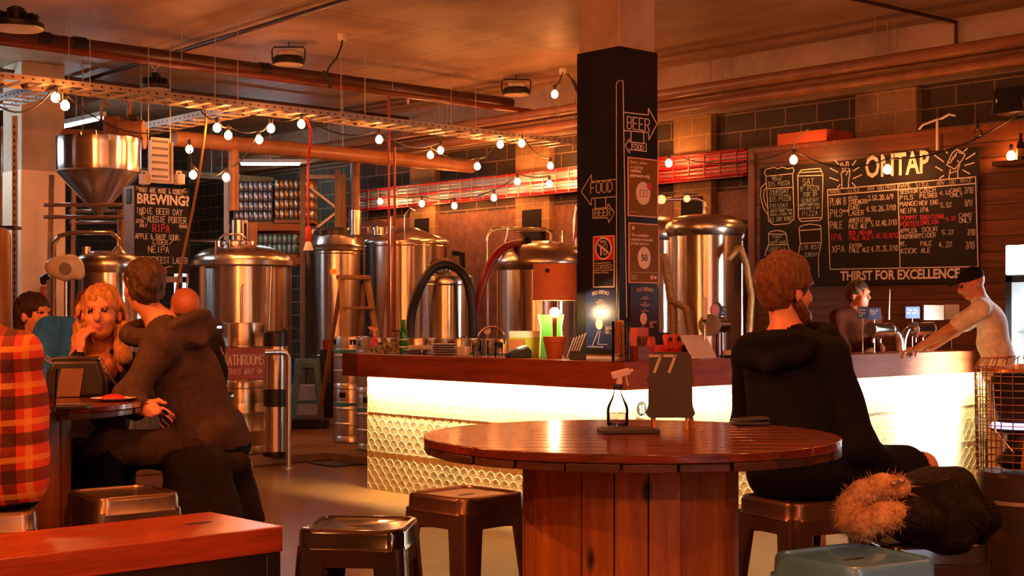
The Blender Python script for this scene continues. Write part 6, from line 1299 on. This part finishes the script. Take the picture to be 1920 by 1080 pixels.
F.text(mb, [('WED', 200, 275, 320, 30), ('$15 PASTA', 170, 335, 375, 34), ('THURSDAY', 175, 328, 435, 34), ('$15 PIZZA', 178, 346, 495, 38), ('FRIDAY', 185, 322, 545, 32), ('HAPPY HOUR 12PM', 185, 355, 578, 16), ('BEERS & PIZZA 7PM', 185, 355, 604, 16), ('ALL DAY WINGS', 180, 362, 650, 34), ('SAT', 440, 525, 360, 44), ('9" PIZZA', 420, 568, 415, 38), ('FOR $9', 445, 550, 456, 34), ('SUNDAY', 428, 562, 504, 34), ('HAPPY HOUR BACK', 415, 572, 530, 15), ('WITH MORE % OFF', 415, 572, 556, 15), ('PIZZA', 437, 555, 606, 38), ('PINTS', 203, 272, 780, 20), ('AT', 225, 250, 800, 14), ('HAPPY HOUR', 188, 305, 822, 18), ('CHAPPY 5', 165, 305, 880, 32), ('LIVE MUSIC', 428, 575, 868, 36), ('SUNDAY', 450, 555, 925, 34)], .004, 3)
F.lines(mb, [((205, 325), (275, 322)), ((178, 442), (328, 438)), ((190, 552), (320, 548)), ((442, 366), (522, 362)), ((430, 510), (560, 506))], .004, 3)
F.lines(mb, [((633, 400), (1790, 298)), ((1790, 298), (1810, 1000)), ((1810, 1000), (652, 1022)), ((652, 1022), (633, 400)), ((640, 442), (1790, 350)), ((1183, 352), (1200, 1010))], .009, 0)
F.lines(mb, [((360, 272), (372, 630), (330, 664), (215, 674), (172, 645), (150, 292)), ((150, 292), (138, 262), (152, 240), (185, 232), (215, 224), (242, 236), (280, 222), (320, 236), (362, 226), (372, 250), (360, 275)), ((158, 293), (358, 273)), ((165, 390), (355, 380)), ((155, 345), (115, 380), (108, 450), (130, 540), (165, 592)), ((160, 375), (138, 400), (132, 460), (150, 520), (168, 546)),
 ((400, 285), (425, 245), (575, 232), (597, 280), (590, 620), (570, 640), (425, 646), (405, 622), (400, 285)), ((408, 292), (590, 286)), ((405, 624), (590, 617)), ((415, 265), (585, 255)),
 ((145, 915), (150, 880), (175, 820), (170, 745), (182, 730), (210, 722), (245, 718), (280, 724), (305, 735), (308, 748), (320, 820), (335, 870), (330, 915)), ((175, 746), (306, 748)), ((170, 832), (322, 826)),
 ((440, 1090), (410, 1000), (405, 900), (420, 820), (410, 710), (418, 686), (450, 676), (490, 668), (540, 672), (578, 680), (582, 706), (585, 810), (560, 930), (565, 1080)), ((415, 718), (580, 707)), ((420, 820), (585, 811))], .008, 0)
F.lines(mb, [((745, 385), (745, 322), (740, 272), (757, 245), (733, 200), (745, 188), (775, 240), (780, 180), (793, 182), (796, 236), (808, 242), (805, 284), (800, 322), (796, 338), (798, 380)), ((750, 262), (770, 250), (790, 264), (778, 284)), ((800, 250), (790, 264)), ((1608, 112), (1645, 82), (1710, 122), (1690, 160), (1628, 240), (1565, 205), (1608, 112)), ((1645, 82), (1660, 110), (1710, 122)), ((1650, 170), (1668, 200), (1650, 250), (1652, 302)), ((1592, 240), (1582, 312)), ((1582, 190), (1600, 184), (1612, 150)), ((1598, 168), (1618, 160), (1628, 126)), ((1612, 146), (1634, 140), (1642, 108)), ((1585, 270), (1650, 252))], .009, 0)
F.lines(mb, [((693, 175), (718, 198)), ((655, 232), (712, 262)), ((650, 305), (718, 328)), ((855, 170), (828, 208)), ((888, 218), (835, 252)), ((900, 282), (835, 312)), ((850, 370), (825, 345)), ((712, 380), (730, 360)), ((1470, 130), (1540, 180)), ((1478, 220), (1530, 250)), ((1550, 90), (1570, 115)), ((1725, 78), (1700, 98)), ((1785, 115), (1715, 160)), ((1778, 188), (1705, 210)), ((1745, 275), (1690, 245)), ((1510, 310), (1540, 288))], .010, 0)
F.font('heading', 'ONTAP', 928, 1428, 312, 178, m_chalk, tb_, .0022); F.font('slogan', 'THIRST FOR EXCELLENCE', 734, 1668, 1112, 76, m_chalk, tb_, .003)
flat_out(mb, F, 'chalk_lettering', [m_chalk, m_chalkr, m_chalkg, m_chalkb], tb_)
# brewing board on the electrical cabinet
CB = 12.4; a, b = onv(252, 347, CB), onv(355, 513, CB)
cb = thing('chalkboard_cabinet', 'grey cabinet with chalkboard front asking what is brewing', 'cabinet', (0, 0, 0))
MB().span((a.x, CB + .004, b.z), (b.x, CB + .22, a.z)).out('cabinet_body', pm('grey_cabinet', rgb('a8a29c'), .5), cb, bevel=.004); MB().span((a.x, CB, b.z), (b.x, CB + .004, a.z)).out('chalkboard', m_bd, cb)
MB().span((a.x - .01, CB + .06, a.z - .17), (a.x, CB + .15, a.z - .03)).out('latch', m_blackp, cb, bevel=.004)
for x in (a.x + .05, b.x - .05):
    for y in (CB + .03, CB + .19): MB().span((x - .02, y - .02, .08), (x + .02, y + .02, b.z)).out('leg', m_pipe, cb)
MB().span((a.x, CB + .01, b.z - .09), (b.x, CB + .05, b.z - .03)).out('crossbar', m_copper, cb)
F = Face('v', CB, (0, 250), .25, (a.x, CB, b.z)); mb = MB()
F.text(mb, [('WHAT ARE MIKE & KOBEY', 1042, 1372, 438, 34)], .006, 0); F.font('heading', 'BREWING?', 1028, 1418, 527, 82, m_chalk, cb, .0035)
F.text(mb, [('INDIE BEER DAY', 1022, 1365, 598, 44), ('AUSSIE PORTER', 1105, 1395, 664, 46), ('APPLE & RASP SOUR,', 1015, 1355, 788, 38), ('CIDER', 1148, 1255, 832, 36), ('NEIPA', 1112, 1265, 892, 48), ('OKTOBERFEST LAGER', 1018, 1405, 968, 46), ('25TH', 1018, 1075, 668, 24), ('JULY', 1045, 1100, 700, 24), ('QUAIR', 1345, 1402, 708, 22)], .006, 0)
F.text(mb, [('RIPA', 1145, 1270, 738, 58), ('XPA', 1165, 1252, 1042, 42)], .008, 1)
F.lines(mb, [((1098, 640), (1070, 632), (1058, 600)), ((1045, 612), (1058, 598), (1075, 608)), ((1020, 420), (1035, 412)), ((1020, 400), (1036, 402)), ((1375, 425), (1390, 415)), ((1378, 440), (1396, 440)), ((1150, 1012), (1190, 998), (1230, 1010), (1290, 996)), ((1268, 832), (1280, 822), (1300, 800))], .006, 0)
flat_out(mb, F, 'chalk_lettering', [m_chalk, m_chalkr], cb)
# white slotted tray drop and jugs above the cabinet
a, b = onv(284, 262, CB - .02), onv(325, 344, CB - .02); m_wslot = pm('white_slotted_paint', rgb('f0e8dc'), .4)
t = thing('cable_tray', 'white slotted cable tray dropping to the top of the chalkboard cabinet', 'cable tray', (a.x, CB + .04, b.z)); w_, h_ = b.x - a.x, a.z - b.z
MB().span((0, 0, 0), (w_, .006, h_)).out('tray_plate', m_wslot, t)
for x in (0, w_): MB().span((x - .004, -.05, 0), (x + .004, .0, h_)).out('side_rail', m_wslot, t)
for k in range(6):
    o = MB().span((.02, -.02, .03 + k * h_ / 6), (w_ - .02, -.004, .10 + k * h_ / 6)).out('slotted_panel', m_wslot, t)
    for j in range(10): MB().span((.03 + j * (w_ - .06) / 10, -.022, .05 + k * h_ / 6), (.03 + j * (w_ - .06) / 10 + .008, -.0195, .075 + k * h_ / 6)).out('slot', m_slot, o)
for x in (0, w_): MB().cyl((x, 0, h_ - .02), (x, 0, CEIL - b.z), .004, n=5).out('hanger_rod', m_galv, t)
for k, px in enumerate((271, 336)):
    p = onv(px, 346, CB + .1); t = thing('jerrycan', ['white plastic jug on the cabinet, beside the hopper', 'white plastic jug on the cabinet, beside the low festoon bulbs'][k], 'jug', p); MB().rbox((0, 0, .05), (.085, .10, .10), .02).out('jug_body', m_wht, t, bevel=.006)
    MB().tube([(-.03, 0, .10), (-.028, 0, .125), (.02, 0, .125), (.022, 0, .10)], .010, 8).out('handle', m_wht, t)
# lettering painted on the black column
XL, XR = CU - .0125, CV - .0125
FL = Face('u', XL, (1060, 280), .1981, (XL, CV + .40, 1.12)); mb = MB()
FL.lines(mb, [((482, 285), (248, 305), (248, 240), (152, 400), (245, 530), (248, 465), (487, 447)), ((280, 465), (285, 558)), ((380, 460), (385, 552)), ((260, 565), (402, 550), (405, 515), (465, 600), (412, 695), (405, 648), (262, 652), (260, 565)), ((484, -610), (488, 1600)), ((484, -610), (492, -640), (520, -650))], .006); FL.text(mb, [('FOOD', 240, 445, 418, 100), ('BEER', 280, 425, 636, 64)], .0065)
o = flat_out(mb, FL, 'chalk_drawing', [m_chalkg], None); tag(o, 'chalk arrows lettered Food and Beer on the shaded column side', 'chalk drawing')
FR = Face('v', XR, (1060, 80), .1981, (CU - .012, XR, 1.12)); mb = MB()
FR.lines(mb, [((530, 355), (545, 368), (550, 700), (556, 1080), (580, 2600)), ((552, 660), (785, 685), (785, 622), (866, 770), (790, 920), (785, 850), (556, 832)), ((620, 842), (622, 935)), ((740, 850), (742, 945)), ((566, 975), (605, 910), (608, 940), (762, 955), (765, 1030), (605, 1010), (605, 1045), (566, 975))], .006); FR.text(mb, [('BEER', 585, 795, 812, 115), ('FOOD', 628, 740, 1004, 46)], .0065)
o = flat_out(mb, FR, 'chalk_drawing', [pm('warm_chalk', rgb('fff0ea'), .85)], None); tag(o, 'chalk arrows lettered Beer and Food on the column side facing the taps', 'chalk drawing')
def poster(label, Fc, tlx, tly, brx, bry, mat, border=None, name='poster'):
    a = Fc.p(tlx, tly); b = Fc.p(brx, bry); w, h = b[0] - a[0], a[1] - b[1]
    t = bpy.data.objects.new(name, None); COL.objects.link(t); t.matrix_world = Fc.T @ M4.Translation((a[0], b[1], 0)); tag(t, label, 'poster')
    MB().span((0, 0, .0005), (w, h, .004)).out('sheet', mat, t)
    if border:
        mb = MB(); line(mb, M4.Identity(4), [(0, 0), (w, 0), (w, h), (0, h)], .008, 0, .005, True); mb.out('border', border, t, smooth=False)
    return t, w, h
def disc(t, x, y, r, m, z=.005, sx=1.0, name='disc'): return MB().lathe([(r, 0), (r, .001), (1e-4, .001)], c=(x, y, z), n=32, T=M4.Diagonal((sx, 1, 1, 1))).out(name, m, t)
m_olive = pm('olive_print', rgb('846008'), .6); MATS['olive_print'].node_tree.nodes['Principled BSDF'].inputs['Specular IOR Level'].default_value = .1; m_cream2 = pm('cream_print', rgb('f4dcc0'), .5); m_pinkb = pm('pink_border', rgb('f0b0a0'), .5)
FR2 = Face('v', XR, (1060, 280), .1981, FR.o); FR3 = Face('v', XR, (1060, 470), .1981, FR.o); FL3 = Face('u', XL, (1060, 470), .1981, FL.o)
I4 = M4.Identity(4)
t, w, h = poster('olive poster about cashless payments with a banknote disc', FR2, 592, 75, 870, 645, m_olive, m_pinkb)
font_text('lettering', "Sorry, we're\naccepting", M4.Translation((.02, h * .90, .004)), h * .085, m_cream2, t); font_text('lettering', 'cashless\npayments only.', M4.Translation((.02, h * .755, .004)), h * .085, m_cream2, t, bold=.0012)
o = disc(t, w * .5, h * .40, h * .20, m_cream2, sx=.92); mb = MB(); line(mb, I4, [(w * .5 - .035, h * .40 - .022), (w * .5 + .035, h * .40 - .022), (w * .5 + .035, h * .40 + .022), (w * .5 - .035, h * .40 + .022)], .003, 0, .0075, True); line(mb, I4, [(w * .5, h * .40 - .012), (w * .5, h * .40 + .012)], .004, 0, .0075); mb.out('banknote_outline', m_ink, o, smooth=False)
disc(t, w * .70, h * .53, .026, m_pinkg, .0065, name='red_dot'); font_text('lettering', 'we accept cards', M4.Translation((.02, h * .06, .004)), h * .03, m_cream2, t)
t, w, h = poster('olive poster giving the maximum capacity of fifty people', FR2, 600, 697, 880, 1265, m_olive, m_pinkb)
font_text('lettering', 'The maximum\ncapacity of people\nin this store is:', M4.Translation((.02, h * .78, .004)), h * .075, m_cream2, t, bold=.0004); o = disc(t, w * .5, h * .42, h * .19, m_cream2, sx=.85)
font_text('number', '50', M4.Translation((w * .5, h * .37, .0062)), h * .16, m_ink, o, align='CENTER', bold=.001); mb = MB(); line(mb, I4, [(.015, h * .17), (w - .015, h * .17)], .002, 0, .005); mb.out('rule', m_cream2, t, smooth=False)
font_text('lettering', 'Stay safe\ntogether', M4.Translation((.02, h * .10, .004)), h * .045, m_cream2, t); disc(t, w * .76, h * .09, .016, m_pinkb, name='emblem'); disc(t, w * .88, h * .09, .012, m_cream2, name='emblem'); disc(t, .04, h * .92, .014, m_cream2, name='crest')
FLa = Face('u', XL, (1060, 280), .1981, FL.o)
t, w, h = poster('red and black under 18 warning sign with a slashed circle', FLa, 270, 828, 465, 1300, m_ink, pm('sign_border', rgb('d8cac0'), .5), 'warning_sign'); t['category'] = 'sign'
MB().span((.004, h * .53, .004), (w - .004, h - .004, .0055)).out('red_panel', m_redp, t); o = disc(t, w * .5, h * .76, w * .40, m_cream2, .0055, name='ring'); o2 = disc(t, w * .5, h * .76, w * .34, m_ink, .007, name='disc')
mb = MB(); stroke_text(mb, I4, '18', w * .5 - .038, h * .76 - .045, .075, .072, .013, 0, .0085); stroke_text(mb, I4, 'under', w * .5 - .03, h * .76 + .04, .016, .06, .003, 0, .0085); line(mb, I4, [(w * .26, h * .84), (w * .74, h * .67)], .012, 0, .009); mb.out('number', m_cream2, t, smooth=False)
font_text('lettering', 'It is against the law to\nsell or supply alcohol to,\nor to obtain alcohol on\nbehalf of, a person under\nthe age of 18 years.', M4.Translation((.012, h * .46, .004)), h * .05, m_cream2, t)
def menu(label, Fc, q, m):
    t, w, h = poster(label, Fc, *q, m); mb = MB(); n = 13
    for i, ch in enumerate('FOOD SPECIALS'):
        a = (i - 6) / 6 * .62; stroke_text(mb, M4.Translation((w * .5 + w * .42 * sin(a), h * .80 + .05 * cos(a), 0)) @ M4.Rotation(-a * .5, 4, 'Z'), ch, -.006, 0, .022, .013, .0032, 0, .0055)
    mb.out('heading', m_cream2, t, smooth=False)
    for k, (tx, y) in enumerate((('TUESDAY\nsteak & chips 18', .80), ('WED\nparmigiana with salad\nand chips 20', .70), ('FRI\nfish tacos & slaw', .58))): font_text('lettering', tx, M4.Translation((w * .5, h * y, .004)), h * .032, m_cream2, t, align='CENTER')
    disc(t, w * .45, h * .42, w * .14, m_cream2, .0045, .85, 'balloon'); mb = MB(); line(mb, I4, [(w * .42, h * .30), (w * .22, h * .06)], .004, 0, .0055); line(mb, I4, [(w * .48, h * .30), (w * .40, h * .08), (w * .72, h * .08)], .003, 0, .0055); mb.out('line_drawing', m_chalkg, t, smooth=False)
    font_text('lettering', 'soup of the day 9\nburger & fries 16\nribs 24\nwings 12\nnachos 14', M4.Translation((w * .66, h * .36, .004)), h * .028, m_cream2, t)
    font_text('lettering', 'ask at the bar for our specials', M4.Translation((w * .06, h * .03, .004)), h * .03, m_cream2, t)
m_nav1 = pm('navy_print', rgb('26345c'), .25); m_nav2 = pm('plum_print', rgb('3a2a44'), .4)
menu('navy food specials poster catching lamp glare on the column', FL3, (200, 364, 482, 935), m_nav1); menu('plum coloured food specials poster on the column side facing the taps', FR3, (612, 338, 884, 860), m_nav2)

# ------------------------------------------------------------------ fridge, heater and remaining things
m_lit = emit('fridge_light', (.92, .96, 1), 15); fr = V((10.92, 5.94, 0))
t = thing('drinks_fridge', 'glass door drinks fridge with lit white header beside the timber wall', 'fridge', (0, 0, 0)); m_frame = pm('dark_teal_frame', rgb('26343a'), .4)
for y in (5.16, 5.90): MB().span((10.95, y, 0), (11.6, y + .04, 1.97)).out('side_panel', m_frame, t)
MB().span((11.56, 5.2, 0), (11.6, 5.9, 1.97)).out('back_panel', m_frame, t); MB().span((10.95, 5.2, 0), (11.56, 5.9, .18)).out('plinth', m_frame, t); MB().span((10.95, 5.2, 1.72), (11.56, 5.9, 1.97)).out('top_box', m_frame, t)
MB().span((10.925, 5.16, 1.73), (10.95, 5.94, 1.97)).out('header_light', m_lit, t, bevel=.004); MB().span((11.53, 5.2, .2), (11.555, 5.9, 1.70)).out('light_panel', m_lit, t)
for z in (.55, .9, 1.25): MB().span((11.05, 5.2, z), (11.5, 5.9, z + .012)).out('shelf', m_galv, t)
d_ = MB().span((10.935, 5.2, .2), (10.942, 5.9, 1.7)).out('door_glass', m_clear, t)
for y in (5.16, 5.885): MB().span((10.92, y, .18), (10.95, y + .055, 1.72)).out('door_frame', m_frame, t)
for z in (.18, 1.665): MB().span((10.92, 5.16, z), (10.95, 5.94, z + .055)).out('door_frame', m_frame, t)
lg = lamp_area('fridge_glow', (10.88, 5.62, .92), (10.74, 6.43, .78), .45, 1.2, 66, (1, .93, .84)); lg.data.spread = R(75)
# gas heater with wire cage
hb = W(1915, 900, 5.5); t = thing('gas_heater', 'dark cylindrical gas heater with wire cage around its burner', 'heater', (hb.x, hb.y, 0), -YAW); m_heat = pm('brown_black_enamel', rgb('2e261e'), .4)
MB().lathe([(.155, 0), (.165, .02), (.165, .775), (.15, .79), (1e-4, .79)], n=40).out('gas_housing', m_heat, t); MB().lathe([(.166, .67), (.170, .672), (.170, .685), (.166, .687)], n=40).out('trim_ring', m_galv, t)
for k in range(28):
    a = pi + (k - 8) * .11; MB().box((.166 * cos(a), .166 * sin(a), .605), (.004, .007, .07), rz=a).out('vent_slot', m_ink, t)
m_wire = pm('cage_wire', rgb('8a6a50'), .3, .7)
for k in range(24):
    a = 2 * pi * k / 24; MB().tube([(.165 * cos(a), .165 * sin(a), .79), (.172 * cos(a), .172 * sin(a), 1.19), (.150 * cos(a), .150 * sin(a), 1.225), (.06 * cos(a), .06 * sin(a), 1.232)], .0022, 5).out('cage_wire', m_wire, t)
for k in range(15): z = .81 + k * .027; MB().tube([(.170 * cos(a), .170 * sin(a), z) for a in [2 * pi * i / 40 for i in range(40)]], .0018, 5, closed=True).out('cage_ring', m_wire, t)
MB().lathe([(1e-4, .80), (.07, .80), (.10, .83), (.06, .87), (.055, .93), (.11, .945), (.115, .955), (.10, .96), (.09, 1.0), (.12, 1.08), (.125, 1.13), (.10, 1.165), (1e-4, 1.17)], n=36).out('burner_dome', m_blackp, t); MB().lathe([(.145, 1.175), (.14, 1.185), (1e-4, 1.205)], n=36).out('reflector', pm('copper_reflector', rgb('b87a50'), .3, .8), t)
MB().lathe([(.116, .957), (.113, .972), (.10, .98)], n=36).out('flame_ring', emit('gas_flame', (.45, .5, 1), 2), t); MB().tube([(-.13, -.06, 1.13), (-.125, -.07, .95), (-.07, -.12, .87)], .004).out('thermocouple', m_pipe, t); MB().box((-.02, -.135, .87), (.05, .004, .12), ry=.1).out('warning_tag', m_card, t)
MB().cyl((.02, 0, 1.2), (.02, 0, 1.25), .01).out('top_knob', m_blackp, t)
# on and above the partition
a, b = onu(1496, 240, UP + .35), onu(1588, 240, UP + .35); t = thing('cardboard_box', 'flat red brown cardboard box lying on top of the timber partition', 'box', (UP - .02, b.y, 3.1))
MB().box((.25, (a.y - b.y) / 2, .065), (.45, a.y - b.y, .13), rz=.0).out('carton', pm('red_card', rgb('c8623a'), .7), t, bevel=.003); MB().box((.25, (a.y - b.y) / 2, .132), (.45, .05, .003)).out('tape', m_card, t)
p = onu(1757, 228, UP - .03); t = thing('white_cable', 'white forked cable hanging over the partition edge above the tap board', 'cable', p); dn = onu(1757, 282, UP - .03).z - p.z
MB().tube([(0, 0, dn), (0, .0, .02), (-.02, -.06, .02), (-.03, -.14, .05), (-.03, -.2, .03)], .011, 8).out('cord_strand', m_wht, t); MB().tube([(0, 0, .02), (-.02, .06, .0), (-.03, .13, -.02), (-.03, .17, -.06)], .010, 8).out('cord_strand', m_wht, t)
p = BP[25]; t = tag(MB().tube([(0, 0, .1), (.02, 0, .2), (.26, .02, .32)], .008, 8).out('white_cable', m_wht, loc=p), 'white cable feeding the bulb over the drawn beer mug', 'cable')
p = onu(1905, 304, UP); t = thing('wall_shelf', 'small dark shelf on the timber wall holding a bottle and a lit bulb', 'shelf', (UP, p.y, p.z)); MB().span((-.2, -.3, -.04), (0, .12, 0)).out('shelf_board', m_clad, t); MB().span((-.03, -.2, -.14), (0, -.17, -.04)).out('bracket', m_blackp, t)
p2 = onu(1914, 300, UP - .12); t = thing('bottle', 'dark bottle standing on the wall shelf beside the bulb', 'bottle', (UP - .12, p2.y, p.z)); MB().lathe([(1e-4, 0), (.035, 0), (.036, .13), (.014, .18), (.014, .235), (1e-4, .236)], n=20).out('glass_body', pm('brown_glass', rgb('3a2010'), .15), t); MB().lathe([(.0365, .03), (.0365, .10)], n=20).out('label_band', m_card, t)
p3 = onu(1896, 290, UP - .12); dup(proto, V((UP - .12, p3.y + .0, p.z + .042)), 0, 'lit bulb resting on the wall shelf beside the dark bottle')
p = onu(1905, 190, UP - .25); t = thing('loudspeaker', 'black loudspeaker mounted high beyond the end of the tap board', 'speaker', p); MB().prism([(-.16, -.11), (.16, -.11), (.13, .11), (-.13, .11)], .28, frame((.14, 0, 0), (0, -1, 0), (0, 0, 1))).out('cabinet', m_blackp, t, bevel=.015); MB().box((-.145, 0, 0), (.004, .22, .16)).out('grille', m_lampb, t); MB().box((.2, 0, 0), (.12, .06, .06)).out('bracket', m_blackp, t); MB().box((-.147, .1, .0), (.004, .012, .03)).out('badge', m_white, t)
# by the pale column
p = onv(88, 553, 15.17); t = thing('fire_sign', 'red fire point sign on the foot of the pale column', 'sign', p); MB().box((0, 0, 0), (.115, .01, .20)).out('panel', m_redp, t); MB().box((.0, -.006, .03), (.03, .003, .05)).out('white_emblem', m_white, t)
p = W(122, 502, 11.6); t = thing('wall_unit', 'white rounded wall unit with grey disc on a bracket before the pale column', 'wall unit', p, -YAW)
B = Body(.008, .04); B.ell((.0, 0, .01), (.15, .09, .09), 0); B.cap((.05, 0, .03), (.11, 0, -.05), .075, .05, 0); B.cap((-.08, 0, .0), (.0, 0, -.03), .07, .08, 0); B.out('shell', [m_wht], t); MB().lathe([(.05, 0), (.05, .004), (1e-4, .004)], T=M4.Translation((.03, -.095, -.01)) @ M4.Rotation(pi / 2 + .05, 4, 'X'), n=28).out('grey_disc', pm('grey_disc', rgb('8a8580'), .5), t)
MB().tube([(-.14, .03, -.06), (-.19, .03, -.09), (-.19, .06, -.12)], .03, 8).out('bracket', m_blackp, t); MB().cyl((.0, .02, -.1), (.0, .02, -p.z), .014).out('stand', m_pipe, t); MB().lathe([(.16, 0), (.15, .02), (1e-4, .03)], c=(0, .02, -p.z), n=24).out('stand_base', m_blackp, t)
b_ = W(28, 240, 13.6); t = thing('strut_post', 'tall pale perforated post rising beside the pale column', 'post', (b_.x, b_.y, .0), -YAW); mb = MB(); mb.box((0, 0, 1.65), (.045, .03, 3.3))
for k in range(44): mb.box((0, -.016, .4 + k * .065), (.012, .004, .03), mi=1)
mb.out('strut', [m_trayp, m_slot], t); MB().box((-.13, 0, 1.6), (.012, .03, 3.2)).out('side_pipe', m_pipe, t); MB().box((-.09, 0, 2.23), (.24, .2, .03)).out('bracket_plate', m_blackp, t)
b_ = W(2, 470, 13.2); t = thing('cylinder_tank', 'small copper toned tank cut by the picture edge beside the perforated post', 'tank', (b_.x, b_.y, .08), -YAW); MB().lathe([(.09, .9), (.09, 2.05), (.05, 2.12), (1e-4, 2.13)], n=28).out('shell', m_copper, t); MB().cyl((0, 0, 0), (0, 0, .92), .03).out('leg', m_pipe, t)
